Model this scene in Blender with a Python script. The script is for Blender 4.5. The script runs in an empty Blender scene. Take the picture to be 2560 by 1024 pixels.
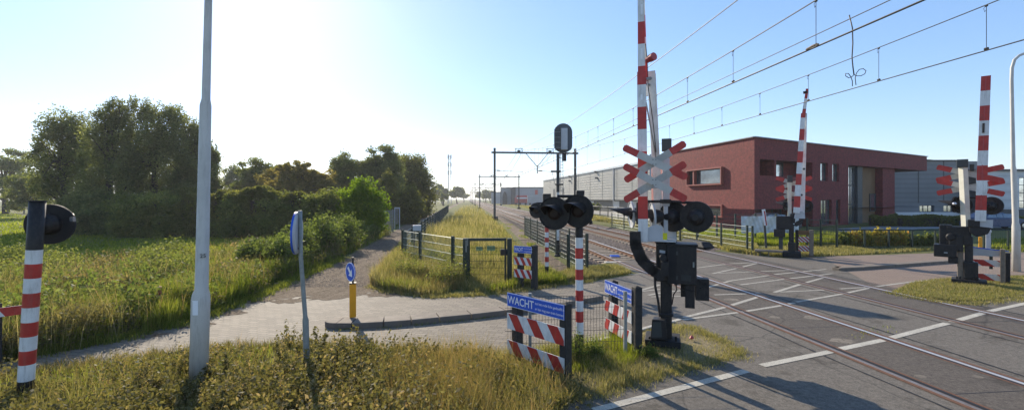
import bpy, math, random
import numpy as np
from mathutils import Vector, Matrix
sc = bpy.context.scene
R = math.radians
# ---------------------------------------------------------------- camera, sky, sun, exposure
FPX, HC = 1100.0, 2.6                      # focal length in pixels of the 2560-wide photo, eye height
cam = bpy.data.cameras.new("camera")
cam.sensor_width = 36.0
cam.lens = 36.0 * FPX / 2560.0
cam.shift_y = -15.0 / 2560.0
cam.clip_start = 0.1
cam.clip_end = 6000
camo = bpy.data.objects.new("camera", cam)
camo.location = (0, 0, HC)
camo.rotation_euler = (R(90), 0, 0)
sc.collection.objects.link(camo)
sc.camera = camo

SUN_AZ, SUN_EL = -29.2, 26.5
world = bpy.data.worlds.new("World")
sc.world = world
world.use_nodes = True
nt = world.node_tree
bg = nt.nodes['Background']
sky = nt.nodes.new('ShaderNodeTexSky')
sky.sky_type = 'NISHITA'
sky.sun_disc = False
sky.sun_elevation = R(SUN_EL)
sky.sun_rotation = R(SUN_AZ)
sky.air_density = 1.0
sky.dust_density = 0.22
sky.ozone_density = 4.0
hs = nt.nodes.new('ShaderNodeMix'); hs.data_type = 'RGBA'; hs.blend_type = 'MULTIPLY'; hs.inputs[0].default_value = 1.0
hs.inputs[7].default_value = (0.140, 0.140, 0.146, 1)
sat = nt.nodes.new('ShaderNodeHueSaturation'); sat.inputs['Saturation'].default_value = 1.12
nt.links.new(sky.outputs[0], sat.inputs['Color']); nt.links.new(sat.outputs[0], hs.inputs[6])
gm = nt.nodes.new('ShaderNodeGamma'); gm.inputs[1].default_value = 0.68; nt.links.new(hs.outputs[2], gm.inputs[0])
h2 = nt.nodes.new('ShaderNodeMix'); h2.data_type = 'RGBA'; h2.blend_type = 'MULTIPLY'; h2.inputs[0].default_value = 1.0
h2.inputs[7].default_value = (5.25, 5.3, 5.75, 1); nt.links.new(gm.outputs[0], h2.inputs[6]); nt.links.new(h2.outputs[2], bg.inputs[0])
bg.inputs[1].default_value = 0.14
sl = bpy.data.lights.new("sun", 'SUN')
sl.energy = 4.8
sl.angle = R(0.5)
sl.color = (1.0, 0.88, 0.70)
so = bpy.data.objects.new("sun", sl)
sv = Vector((math.sin(R(SUN_AZ)) * math.cos(R(SUN_EL)), math.cos(R(SUN_AZ)) * math.cos(R(SUN_EL)), math.sin(R(SUN_EL))))
so.rotation_euler = sv.to_track_quat('Z', 'Y').to_euler()
so.location = (-20, 10, 30)
sc.collection.objects.link(so)
sc.view_settings.view_transform = 'Standard'
sc.view_settings.look = 'None'
sc.view_settings.exposure = 0.74
sc.view_settings.gamma = 1.0
sc.cycles.max_bounces = 8
sc.cycles.transmission_bounces = 8
sc.cycles.diffuse_bounces = 5
sc.cycles.transparent_max_bounces = 8

rnd = random.Random(7)
rng = np.random.default_rng(11)

# ---------------------------------------------------------------- helpers: photo measurements to metres
def G(px, py, z=0.0):
    y = FPX * (HC - z) / (py - 497.0)
    return Vector(((px - 1280.0) / FPX * y, y, z))
def W(px, py, y):
    return Vector(((px - 1280.0) / FPX * y, y, HC - (py - 497.0) / FPX * y))
TH = math.atan((1165 - 1280) / FPX)
TU = Vector((math.sin(TH), math.cos(TH), 0))      # along the tracks
TN = Vector((math.cos(TH), -math.sin(TH), 0))     # across the tracks, to the right
def TP(d, t, z=0.0):
    p = TN * d + TU * t
    return Vector((p.x, p.y, z))

class MB:
    """collects faces for one mesh; T maps local to world"""
    def __init__(s, T=None):
        s.v = []; s.f = []; s.m = []; s.T = T
    def add(s, vs, fs, mi=0):
        n = len(s.v)
        for p in vs:
            p = Vector(p)
            s.v.append(s.T @ p if s.T is not None else p)
        for f in fs:
            s.f.append([i + n for i in f]); s.m.append(mi)
        return s
    def box(s, x0, x1, y0, y1, z0, z1, mi=0):
        vs = [(x0, y0, z0), (x1, y0, z0), (x1, y1, z0), (x0, y1, z0), (x0, y0, z1), (x1, y0, z1), (x1, y1, z1), (x0, y1, z1)]
        return s.add(vs, [(0, 3, 2, 1), (4, 5, 6, 7), (0, 1, 5, 4), (1, 2, 6, 5), (2, 3, 7, 6), (3, 0, 4, 7)], mi)
    def prism(s, poly, d, mi=0):
        """poly: 3-D points; d: extrusion vector"""
        n = len(poly); d = Vector(d)
        vs = [Vector(p) for p in poly] + [Vector(p) + d for p in poly]
        fs = [list(range(n))[::-1], list(range(n, 2 * n))] + [(i, (i + 1) % n, n + (i + 1) % n, n + i) for i in range(n)]
        return s.add(vs, fs, mi)
    def bar(s, a, b, w, h, mi=0, up=(0, 0, 1), w2=None, h2=None):
        a = Vector(a); b = Vector(b); d = (b - a).normalized(); up = Vector(up)
        if abs(d.dot(up)) > 0.98: up = Vector((0, 1, 0))
        r = d.cross(up).normalized(); u = r.cross(d)
        w2 = w if w2 is None else w2; h2 = h if h2 is None else h2
        vs = []
        for p, ww, hh in ((a, w, h), (b, w2, h2)):
            for i, j in ((-1, -1), (1, -1), (1, 1), (-1, 1)):
                vs.append(p + r * ww / 2 * i + u * hh / 2 * j)
        return s.add(vs, [(0, 1, 2, 3), (7, 6, 5, 4), (0, 4, 5, 1), (1, 5, 6, 2), (2, 6, 7, 3), (3, 7, 4, 0)], mi)
    def tube(s, pts, rad, n=10, mi=0, cap=True, mis=None):
        pts = [Vector(p) for p in pts]
        if not isinstance(rad, (list, tuple)): rad = [rad] * len(pts)
        vs = []; prev = None
        for i, p in enumerate(pts):
            d = (pts[min(i + 1, len(pts) - 1)] - pts[max(i - 1, 0)]).normalized()
            ref = Vector((0, 0, 1)) if abs(d.z) < 0.95 else Vector((1, 0, 0))
            if prev is None: r = d.cross(ref).normalized()
            else:
                r = (prev - d * prev.dot(d))
                r = r.normalized() if r.length > 1e-6 else d.cross(ref).normalized()
            prev = r; u = r.cross(d)
            for k in range(n):
                a = 2 * math.pi * k / n
                vs.append(p + (r * math.cos(a) + u * math.sin(a)) * rad[i])
        for i in range(len(pts) - 1):
            q = mis[i] if mis else mi
            fs = [(i * n + k, i * n + (k + 1) % n, (i + 1) * n + (k + 1) % n, (i + 1) * n + k) for k in range(n)]
            if i == 0: s.add(vs, [], q)
            base = len(s.v) - len(vs)
            for f in fs: s.f.append([base + j for j in f][::-1]); s.m.append(q)
        if cap:
            base = len(s.v) - len(vs)
            s.f.append([base + k for k in range(n)]); s.m.append(mis[0] if mis else mi)
            s.f.append([base + (len(pts) - 1) * n + k for k in range(n)][::-1]); s.m.append(mis[-1] if mis else mi)
        return s
    def lathe(s, c, ax, prof, n=24, mi=0):
        """prof: list of (distance along ax, radius)"""
        c = Vector(c); ax = Vector(ax).normalized()
        return s.tube2([c + ax * a for a, r in prof], [max(r, 1e-4) for a, r in prof], ax, n, mi)
    def tube2(s, pts, rad, ax, n, mi):
        ref = Vector((0, 0, 1)) if abs(ax.z) < 0.95 else Vector((1, 0, 0))
        r = ax.cross(ref).normalized(); u = r.cross(ax); vs = []
        for p, q in zip(pts, rad):
            for k in range(n):
                a = 2 * math.pi * k / n
                vs.append(p + (r * math.cos(a) + u * math.sin(a)) * q)
        fs = []
        for i in range(len(pts) - 1):
            fs += [(i * n + (k + 1) % n, i * n + k, (i + 1) * n + k, (i + 1) * n + (k + 1) % n) for k in range(n)]
        fs.append([k for k in range(n)]); fs.append([(len(pts) - 1) * n + k for k in range(n)][::-1])
        return s.add(vs, fs, mi)

def wloc(o):
    l = Vector((0, 0, 0))
    while o is not None:
        l = l + o.location; o = o.parent
    return l
def tag(o, label=None, cat=None, group=None, kind=None):
    if label: o['label'] = label
    if cat: o['category'] = cat
    if group: o['group'] = group
    if kind: o['kind'] = kind
    return o
def thing(name, loc, label, cat, group=None):
    o = bpy.data.objects.new(name, None); sc.collection.objects.link(o)
    o.empty_display_size = 0.2
    o.location = loc
    return tag(o, label, cat, group)
def obj(name, mb, mats, parent=None, loc=None, smooth=False, bevel=0.0, label=None):
    """link the collected faces as ONE mesh object"""
    base = wloc(parent) if parent else Vector((0, 0, 0))
    l = Vector(loc) if loc is not None else base
    me = bpy.data.meshes.new(name)
    me.from_pydata([tuple(p - l) for p in mb.v], [], mb.f)
    if not isinstance(mats, (list, tuple)): mats = [mats]
    for m in mats: me.materials.append(m)
    if len(mats) > 1: me.polygons.foreach_set('material_index', mb.m)
    if smooth:
        me.polygons.foreach_set('use_smooth', [len(f) <= 4 for f in mb.f])
    me.update()
    o = bpy.data.objects.new(name, me); sc.collection.objects.link(o)
    if parent is not None:
        o.parent = parent; o.location = l - base
    else: o.location = l
    if bevel:
        b = o.modifiers.new('bevel', 'BEVEL'); b.width = bevel; b.segments = 2; b.limit_method = 'ANGLE'
        b.harden_normals = False
    if label: o['label'] = label
    return o
def copy_tree(o, parent=None):
    c = o.copy(); sc.collection.objects.link(c)
    if parent is not None: c.parent = parent
    for ch in list(o.children): copy_tree(ch, c)
    return c
def npmesh(name, V, F, mat, tint=None, parent=None, loc=None):
    base = wloc(parent) if parent else Vector((0, 0, 0))
    l = np.array(loc if loc is not None else base, dtype=float)
    me = bpy.data.meshes.new(name)
    k = F.shape[1]
    me.vertices.add(len(V)); me.vertices.foreach_set('co', (V - l).astype(np.float32).ravel())
    me.loops.add(F.size); me.loops.foreach_set('vertex_index', F.astype(np.int32).ravel())
    me.polygons.add(len(F)); me.polygons.foreach_set('loop_start', np.arange(0, F.size, k, dtype=np.int32))
    me.polygons.foreach_set('loop_total', np.full(len(F), k, dtype=np.int32))
    me.materials.append(mat)
    if tint is not None:
        a = me.attributes.new('tint', 'FLOAT', 'POINT'); a.data.foreach_set('value', tint.astype(np.float32))
    me.update(calc_edges=True)
    o = bpy.data.objects.new(name, me); sc.collection.objects.link(o)
    if parent is not None: o.parent = parent; o.location = Vector(l) - base
    else: o.location = Vector(l)
    return o

# ---------------------------------------------------------------- materials
def newmat(name):
    m = bpy.data.materials.new(name); m.use_nodes = True
    return m, m.node_tree, m.node_tree.nodes['Principled BSDF']
def coords(nt, scale=1.0):
    tc = nt.nodes.new('ShaderNodeTexCoord')
    return tc.outputs['Object']
def noise(nt, vec, scale, detail=5, rough=0.6):
    n = nt.nodes.new('ShaderNodeTexNoise'); n.inputs['Scale'].default_value = scale
    n.inputs['Detail'].default_value = detail; n.inputs['Roughness'].default_value = rough
    nt.links.new(vec, n.inputs['Vector']); return n.outputs['Fac']
def ramp(nt, fac, stops):
    r = nt.nodes.new('ShaderNodeValToRGB'); e = r.color_ramp.elements
    while len(e) < len(stops): e.new(0.5)
    for q, (p, c) in zip(e, stops): q.position = p; q.color = (*c, 1) if len(c) == 3 else c
    nt.links.new(fac, r.inputs[0]); return r.outputs[0]
def mixc(nt, fac, a, b, mode='MIX'):
    n = nt.nodes.new('ShaderNodeMix'); n.data_type = 'RGBA'; n.blend_type = mode
    for i, v in ((0, fac), (6, a), (7, b)):
        if isinstance(v, (int, float)): n.inputs[i].default_value = v
        elif isinstance(v, tuple): n.inputs[i].default_value = (*v, 1)
        else: nt.links.new(v, n.inputs[i])
    return n.outputs[2]
def bump(nt, bs, h, strength=0.3, dist=0.02):
    b = nt.nodes.new('ShaderNodeBump'); b.inputs['Strength'].default_value = strength; b.inputs['Distance'].default_value = dist
    nt.links.new(h, b.inputs['Height']); nt.links.new(b.outputs[0], bs.inputs['Normal']); return b
def sh(c, k): return tuple(min(1, x * k) for x in c)
def paint(name, col, rough=0.5, metal=0.0, dirt=0.25, scale=6.0, bmp=0.0, spec=0.4, bscale=60, streak=0.0, dust=None):
    m, nt, bs = newmat(name); v = coords(nt)
    f = noise(nt, v, scale, 6, 0.65)
    c = ramp(nt, f, [(0.3, sh(col, 1 - dirt)), (0.62, col), (0.85, sh(col, 1 + dirt * 0.3))])
    if streak or dust:
        mp = nt.nodes.new('ShaderNodeMapping'); mp.inputs['Scale'].default_value = (1, 1, 0.12 if streak else 0.6); nt.links.new(v, mp.inputs[0])
        g = noise(nt, mp.outputs[0], 22, 6, 0.75)
        if streak: c = mixc(nt, ramp(nt, g, [(0.50, (0, 0, 0)), (0.72, (streak,) * 3)]), c, sh((0.16, 0.14, 0.11), 1.0))
        if dust: c = mixc(nt, ramp(nt, g, [(0.42, (0, 0, 0)), (0.75, (0.75, 0.75, 0.75))]), c, dust)
    nt.links.new(c, bs.inputs['Base Color'])
    r = nt.nodes.new('ShaderNodeMapRange'); r.inputs[3].default_value = min(1, rough + 0.12); r.inputs[4].default_value = max(0.05, rough - 0.12)
    nt.links.new(f, r.inputs[0]); nt.links.new(r.outputs[0], bs.inputs['Roughness'])
    bs.inputs['Metallic'].default_value = metal
    bs.inputs['Specular IOR Level'].default_value = spec
    if bmp: bump(nt, bs, noise(nt, v, bscale, 4), bmp, 0.01)
    return m
def leafmat(name, a, b, c=None, trans=0.45, rough=0.6):
    m, nt, bs = newmat(name)
    at = nt.nodes.new('ShaderNodeAttribute'); at.attribute_name = 'tint'
    st = [(0.0, a), (0.75, b), (1.0, c or b)]
    col = ramp(nt, at.outputs['Fac'], st)
    bs.inputs['Roughness'].default_value = rough; bs.inputs['Specular IOR Level'].default_value = 0.08
    nt.links.new(col, bs.inputs['Base Color'])
    tr = nt.nodes.new('ShaderNodeBsdfTranslucent')
    hs = mixc(nt, 1.0, col, (1.5, 1.45, 0.75), 'MULTIPLY'); nt.links.new(hs, tr.inputs[0])
    mx = nt.nodes.new('ShaderNodeMixShader'); mx.inputs[0].default_value = trans
    nt.links.new(bs.outputs[0], mx.inputs[1]); nt.links.new(tr.outputs[0], mx.inputs[2])
    nt.links.new(mx.outputs[0], nt.nodes['Material Output'].inputs[0])
    return m

M = {}
M['black'] = paint('black_paint', (0.012, 0.012, 0.014), 0.5, 0, 0.3, 8, 0.05, spec=0.3, dust=(0.045, 0.040, 0.036))
M['black_matt'] = paint('black_matt', (0.012, 0.012, 0.014), 0.75, 0, 0.3, 8)
M['dark_cream'] = paint('cream_paint', (0.62, 0.60, 0.50), 0.5, 0, 0.2, 4)
M['white'] = paint('white_paint', (0.74, 0.74, 0.72), 0.42, 0, 0.2, 5, streak=0.45)
M['red'] = paint('red_paint', (0.50, 0.038, 0.030), 0.42, 0, 0.3, 7, streak=0.3)
M['red_faded'] = paint('red_faded', (0.45, 0.07, 0.07), 0.5, 0, 0.2, 7)
M['blue'] = paint('blue_sign', (0.022, 0.10, 0.55), 0.4, 0, 0.12, 5)
M['buckgrey'] = paint('greyed_white_shaded', (0.40, 0.39, 0.355), 0.5, 0, 0.2, 5, streak=0.4)  # darker copy of the crossbuck white, shade painted into the rear planks
M['buckwhite'] = paint('white_shade_greyed', (0.50, 0.49, 0.45), 0.5, 0, 0.2, 5)  # white greyed so the crossbucks' shade is in the colour
M['signwhite'] = paint('sign_white', (0.82, 0.83, 0.84), 0.4, 0, 0.05, 5)
M['yellow'] = paint('yellow_plastic', (0.80, 0.34, 0.012), 0.45, 0, 0.12, 5)
M['lime'] = paint('yellow_sticker', (0.75, 0.72, 0.02), 0.5, 0, 0.1, 5)
M['steel'] = paint('galvanised', (0.27, 0.28, 0.26), 0.55, 0.2, 0.25, 12, 0.05)
M['zinc'] = paint('zinc_grey', (0.47, 0.49, 0.51), 0.55, 0.1, 0.18, 3, 0.05)
M['winglass'] = paint('window_glass', (0.85, 0.88, 0.90), 0.04, 0.9, 0.6, 0.6, spec=1.0)
M['greypost'] = paint('grey_painted_post', (0.56, 0.54, 0.49), 0.5, 0, 0.16, 2.5, 0.04, streak=0.35)
M['darkgreen'] = paint('dark_green_coating', (0.012, 0.028, 0.022), 0.4, 0, 0.2, 8)
M['wire'] = paint('fence_wire', (0.06, 0.085, 0.07), 0.25, 0.3, 0.2, 8, spec=0.9)
M['copper'] = paint('dark_copper_wire', (0.045, 0.045, 0.045), 0.5, 0.6, 0.1, 8)
M['mast'] = paint('dark_grey_mast', (0.06, 0.065, 0.065), 0.55, 0.2, 0.25, 3)
M['recplastic'] = paint('dark_recycled_plastic', (0.035, 0.032, 0.029), 0.8, 0, 0.35, 18, 0.2)
M['sleeperwood'] = paint('bleached_sleeper', (0.36, 0.285, 0.21), 0.9, 0, 0.35, 8, 0.3)
M['woodgrey'] = paint('weathered_wood', (0.24, 0.19, 0.145), 0.85, 0, 0.3, 14, 0.3)
M['concrete'] = paint('concrete', (0.42, 0.40, 0.36), 0.85, 0, 0.22, 5, 0.2)
M['kerbtop'] = paint('kerb_concrete', (0.20, 0.165, 0.130), 0.85, 0, 0.3, 3, 0.25)
M['lens'] = paint('dark_red_lens', (0.012, 0.003, 0.003), 0.5, 0, 0.1, 8)
M['trunk'] = paint('bark', (0.07, 0.055, 0.04), 0.9, 0, 0.4, 9, 0.5)
M['roadline'] = None
M['glass'] = paint('dark_glass', (0.22, 0.25, 0.28), 0.05, 0.75, 0.5, 0.8, spec=1.0)
M['rubber'] = paint('rubber', (0.02, 0.02, 0.02), 0.8)
M['chrome'] = paint('bright_metal', (0.6, 0.6, 0.62), 0.25, 0.9, 0.05)
M['tan'] = paint('tan_cladding', (0.20, 0.115, 0.055), 0.7, 0, 0.12, 1.0)
M['tarp'] = paint('white_tarpaulin', (0.70, 0.71, 0.69), 0.45, 0, 0.3, 2.5, 0.9, bscale=4)
M['rust'] = paint('rusty_rail_side', (0.15, 0.07, 0.038), 0.85, 0, 0.35, 20, 0.3)
M['raildull'] = paint('dull_rail', (0.34, 0.27, 0.22), 0.4, 0.7, 0.3, 6)
M['railtop'] = paint('polished_rail', (0.62, 0.59, 0.55), 0.36, 0.6, 0.1, 3)
M['greenplate'] = paint('green_plate', (0.26, 0.38, 0.18), 0.5)

def asphalt(name, base, dark, spk=0.5):
    m, nt, bs = newmat(name); v = coords(nt)
    big = noise(nt, v, 0.35, 5, 0.6); mid = noise(nt, v, 3.0, 6, 0.7)
    fine = noise(nt, v, 70.0, 3, 0.8)
    c1 = ramp(nt, big, [(0.35, dark), (0.7, base)])
    c2 = mixc(nt, 0.55, c1, ramp(nt, mid, [(0.3, sh(dark, 0.8)), (0.75, sh(base, 1.15))]))
    c3 = mixc(nt, spk, c2, ramp(nt, fine, [(0.38, sh(dark, 0.35)), (0.5, base), (0.66, sh(base, 2.4))]))
    mot = noise(nt, v, 14.0, 5, 0.8); c3 = mixc(nt, 0.45, c3, ramp(nt, mot, [(0.36, sh(dark, 0.55)), (0.5, base), (0.64, sh(base, 1.7))]))
    st = noise(nt, v, 0.9, 6, 0.7); c3 = mixc(nt, 1.0, c3, ramp(nt, st, [(0.36, (0.62, 0.60, 0.57)), (0.46, (1, 1, 1)), (0.66, (1.0, 1.0, 1.0)), (0.74, (1.2, 1.19, 1.16))]), 'MULTIPLY')
    vo = nt.nodes.new('ShaderNodeTexVoronoi'); vo.feature = 'DISTANCE_TO_EDGE'; vo.inputs['Scale'].default_value = 0.33
    wn = nt.nodes.new('ShaderNodeTexNoise'); wn.inputs['Scale'].default_value = 1.4; wn.inputs['Detail'].default_value = 6; nt.links.new(v, wn.inputs['Vector'])
    wv = mixc(nt, 0.22, v, wn.outputs['Color'], 'ADD'); nt.links.new(wv, vo.inputs['Vector'])
    ck = ramp(nt, vo.outputs['Distance'], [(0.0, (0.55, 0.55, 0.55)), (0.006, (1, 1, 1))])
    c4 = mixc(nt, 1.0, c3, ck, 'MULTIPLY')
    nt.links.new(c4, bs.inputs['Base Color']); bs.inputs['Roughness'].default_value = 0.82
    bs.inputs['Specular IOR Level'].default_value = 0.3
    bump(nt, bs, fine, 0.5, 0.01)
    return m
M['asphalt'] = asphalt('asphalt_road', (0.134, 0.117, 0.096), (0.094, 0.082, 0.067))
M['asphalt_dark'] = asphalt('asphalt_between_rails', (0.098, 0.082, 0.066), (0.062, 0.051, 0.041))

def bricks(name, c1, c2, mortar, ang=0.0, patch=(0.12, 0.10, 0.08)):
    m, nt, bs = newmat(name); v = coords(nt)
    mp = nt.nodes.new('ShaderNodeMapping'); mp.inputs['Rotation'].default_value = (0, 0, ang); nt.links.new(v, mp.inputs[0])
    b = nt.nodes.new('ShaderNodeTexBrick'); b.inputs['Scale'].default_value = 1.0
    b.inputs['Brick Width'].default_value = 0.23; b.inputs['Row Height'].default_value = 0.115
    b.inputs['Mortar Size'].default_value = 0.011; b.inputs['Mortar Smooth'].default_value = 0.3; b.inputs['Bias'].default_value = -0.1
    b.inputs['Color1'].default_value = (*c1, 1); b.inputs['Color2'].default_value = (*c2, 1); b.inputs['Mortar'].default_value = (*mortar, 1)
    nt.links.new(mp.outputs[0], b.inputs['Vector'])
    f = noise(nt, v, 0.8, 6, 0.7)
    c = mixc(nt, ramp(nt, f, [(0.45, (0, 0, 0)), (0.75, (0.7, 0.7, 0.7))]), b.outputs['Color'], patch)
    f2 = noise(nt, v, 30, 3, 0.7)
    c = mixc(nt, 0.35, c, ramp(nt, f2, [(0.3, sh(c1, 0.4)), (0.7, sh(c1, 1.5))]))
    nt.links.new(c, bs.inputs['Base Color']); bs.inputs['Roughness'].default_value = 0.85
    bump(nt, bs, b.outputs['Fac'], -0.6, 0.012)
    return m
M['brick_pave'] = bricks('brick_paving', (0.215, 0.180, 0.137), (0.085, 0.071, 0.055), (0.028, 0.023, 0.016), 0.25, (0.115, 0.093, 0.068))
M['brick_pave_red'] = bricks('reddish_brick_paving', (0.225, 0.160, 0.118), (0.160, 0.113, 0.086), (0.07, 0.052, 0.04), 0.5, (0.18, 0.142, 0.105))

def dirt():
    m, nt, bs = newmat('gravel_path'); v = coords(nt)
    mp = nt.nodes.new('ShaderNodeMapping'); mp.inputs['Rotation'].default_value = (0, 0, 0.22); nt.links.new(v, mp.inputs[0])
    mp2 = nt.nodes.new('ShaderNodeMapping'); mp2.inputs['Scale'].default_value = (1.6, 0.16, 1); nt.links.new(mp.outputs[0], mp2.inputs[0])
    f = noise(nt, v, 1.3, 6, 0.75); ru = noise(nt, mp2.outputs[0], 2.2, 5, 0.7); g = noise(nt, v, 9, 7, 0.85)
    c = ramp(nt, f, [(0.32, (0.105, 0.075, 0.050)), (0.5, (0.195, 0.145, 0.098)), (0.68, (0.27, 0.21, 0.145))])
    c = mixc(nt, 0.5, c, ramp(nt, ru, [(0.36, (0.075, 0.052, 0.034)), (0.5, (0.17, 0.125, 0.083)), (0.64, (0.27, 0.205, 0.14))]))
    c = mixc(nt, 0.5, c, ramp(nt, g, [(0.36, (0.035, 0.025, 0.017)), (0.5, (0.15, 0.11, 0.075)), (0.64, (0.36, 0.29, 0.21))]))
    nt.links.new(c, bs.inputs['Base Color']); bs.inputs['Roughness'].default_value = 0.95; bs.inputs['Specular IOR Level'].default_value = 0.15
    bump(nt, bs, g, 1.0, 0.06); return m
M['dirt'] = dirt()
def ballast():
    m, nt, bs = newmat('ballast_stones'); v = coords(nt)
    vo = nt.nodes.new('ShaderNodeTexVoronoi'); vo.inputs['Scale'].default_value = 16; nt.links.new(v, vo.inputs['Vector'])
    f = noise(nt, v, 0.6, 4)
    c = ramp(nt, vo.outputs['Color'], [(0.1, (0.040, 0.031, 0.027)), (0.5, (0.092, 0.070, 0.060)), (0.9, (0.18, 0.145, 0.125))])
    c = mixc(nt, 0.4, c, ramp(nt, f, [(0.35, (0.09, 0.056, 0.040)), (0.7, (0.12, 0.095, 0.082))]))
    nt.links.new(c, bs.inputs['Base Color']); bs.inputs['Roughness'].default_value = 0.95
    bump(nt, bs, vo.outputs['Distance'], -1.0, 0.05); return m
M['ballast'] = ballast()
def grassground():
    m, nt, bs = newmat('grass_soil'); v = coords(nt)
    f = noise(nt, v, 0.25, 6, 0.65); g = noise(nt, v, 5.0, 6, 0.75); h = noise(nt, v, 60, 3, 0.8)
    c = ramp(nt, f, [(0.3, (0.075, 0.10, 0.022)), (0.5, (0.12, 0.135, 0.035)), (0.68, (0.20, 0.165, 0.065))])
    c = mixc(nt, 0.5, c, ramp(nt, g, [(0.3, (0.045, 0.05, 0.018)), (0.5, (0.12, 0.13, 0.035)), (0.7, (0.22, 0.19, 0.08))]))
    c = mixc(nt, 0.4, c, ramp(nt, h, [(0.35, (0.03, 0.03, 0.012)), (0.65, (0.26, 0.25, 0.10))]))
    nt.links.new(c, bs.inputs['Base Color']); bs.inputs['Roughness'].default_value = 0.95
    bs.inputs['Specular IOR Level'].default_value = 0.1
    bump(nt, bs, g, 0.8, 0.08); return m
M['ground'] = grassground()
def drysoil():
    m, nt, bs = newmat('dry_soil'); v = coords(nt)
    g = noise(nt, v, 4.0, 6, 0.75); h = noise(nt, v, 50, 3, 0.8)
    c = ramp(nt, g, [(0.3, (0.11, 0.085, 0.045)), (0.5, (0.22, 0.17, 0.09)), (0.7, (0.30, 0.24, 0.13))])
    c = mixc(nt, 0.4, c, ramp(nt, h, [(0.35, (0.05, 0.04, 0.02)), (0.65, (0.34, 0.28, 0.15))]))
    nt.links.new(c, bs.inputs['Base Color']); bs.inputs['Roughness'].default_value = 0.95
    bump(nt, bs, h, 0.6, 0.03); return m
M['drysoil'] = drysoil()
def worn_line(name='worn_road_paint', k=1.0, th=.36):
    m, nt, bs = newmat(name); v = coords(nt)
    f = noise(nt, v, 45, 5, 0.8); g = noise(nt, v, 2.5, 4)
    c = mixc(nt, ramp(nt, f, [(th, (0, 0, 0)), (th + .14, (1, 1, 1))]), (0.13, 0.115, 0.095), sh((0.46, 0.43, 0.36), k))
    c = mixc(nt, 0.3, c, ramp(nt, g, [(0.35, sh((0.24, 0.215, 0.18), k)), (0.65, sh((0.48, 0.45, 0.38), k))]))
    nt.links.new(c, bs.inputs['Base Color']); bs.inputs['Roughness'].default_value = 0.8; return m
M['roadline'] = worn_line(); M['hatchline'] = worn_line('faded_hatching_paint', .90, .39)
def wallbrick(name, a, b, mor):
    m, nt, bs = newmat(name); v = coords(nt)
    sep = nt.nodes.new('ShaderNodeSeparateXYZ'); nt.links.new(v, sep.inputs[0])
    ad = nt.nodes.new('ShaderNodeMath'); ad.operation = 'ADD'; nt.links.new(sep.outputs[0], ad.inputs[0]); nt.links.new(sep.outputs[1], ad.inputs[1])
    cb = nt.nodes.new('ShaderNodeCombineXYZ'); nt.links.new(ad.outputs[0], cb.inputs[0]); nt.links.new(sep.outputs[2], cb.inputs[1])
    t = nt.nodes.new('ShaderNodeTexBrick'); t.inputs['Scale'].default_value = 1.0
    t.inputs['Brick Width'].default_value = 0.32; t.inputs['Row Height'].default_value = 0.09; t.inputs['Mortar Size'].default_value = 0.012
    t.inputs['Color1'].default_value = (*a, 1); t.inputs['Color2'].default_value = (*b, 1); t.inputs['Mortar'].default_value = (*mor, 1)
    nt.links.new(cb.outputs[0], t.inputs['Vector'])
    f = noise(nt, v, 1.2, 6, 0.7); f2 = noise(nt, v, 4.5, 5, 0.85)
    c = mixc(nt, 0.35, t.outputs['Color'], ramp(nt, f, [(0.3, sh(a, 0.7)), (0.7, sh(a, 1.25))]))
    c = mixc(nt, 0.45, c, ramp(nt, f2, [(0.38, sh(a, 0.35)), (0.62, sh(a, 2.0))]))
    nt.links.new(c, bs.inputs['Base Color']); bs.inputs['Roughness'].default_value = 0.85
    bump(nt, bs, t.outputs['Fac'], -0.4, 0.01); return m
M['redbrick'] = wallbrick('red_brickwork', (0.175, 0.030, 0.027), (0.098, 0.018, 0.019), (0.05, 0.018, 0.020))
def cladding(name, col, step=0.35, seam=3.2):
    m, nt, bs = newmat(name); v = coords(nt)
    sep = nt.nodes.new('ShaderNodeSeparateXYZ'); nt.links.new(v, sep.inputs[0])
    mm = nt.nodes.new('ShaderNodeMath'); mm.operation = 'FRACT'
    dv = nt.nodes.new('ShaderNodeMath'); dv.operation = 'DIVIDE'; dv.inputs[1].default_value = step
    nt.links.new(sep.outputs[2], dv.inputs[0]); nt.links.new(dv.outputs[0], mm.inputs[0])
    ln = ramp(nt, mm.outputs[0], [(0.0, (0.55, 0.55, 0.55)), (0.08, (0.9, 0.9, 0.9)), (0.5, (1, 1, 1)), (0.95, (0.85, 0.85, 0.85))])
    f = noise(nt, v, 0.5, 5)
    c = mixc(nt, 1.0, ramp(nt, f, [(0.3, sh(col, 0.88)), (0.7, sh(col, 1.08))]), ln, 'MULTIPLY')
    nt.links.new(c, bs.inputs['Base Color']); bs.inputs['Roughness'].default_value = 0.5; bs.inputs['Metallic'].default_value = 0.15
    bump(nt, bs, mm.outputs[0], 0.5, 0.05); return m
M['clad'] = cladding('grey_metal_cladding', (0.24, 0.245, 0.24), 0.55)
M['clad2'] = cladding('pale_grey_cladding', (0.36, 0.37, 0.38), 0.6)
M['clad3'] = cladding('dark_grey_cladding', (0.17, 0.18, 0.20), 0.7)
M['clad_white'] = cladding('whitish_cladding', (0.55, 0.57, 0.60), 1.2)
M['darkclad'] = paint('anthracite', (0.05, 0.055, 0.06), 0.5)
M['roof'] = paint('roof_edge', (0.30, 0.30, 0.30), 0.6)

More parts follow.
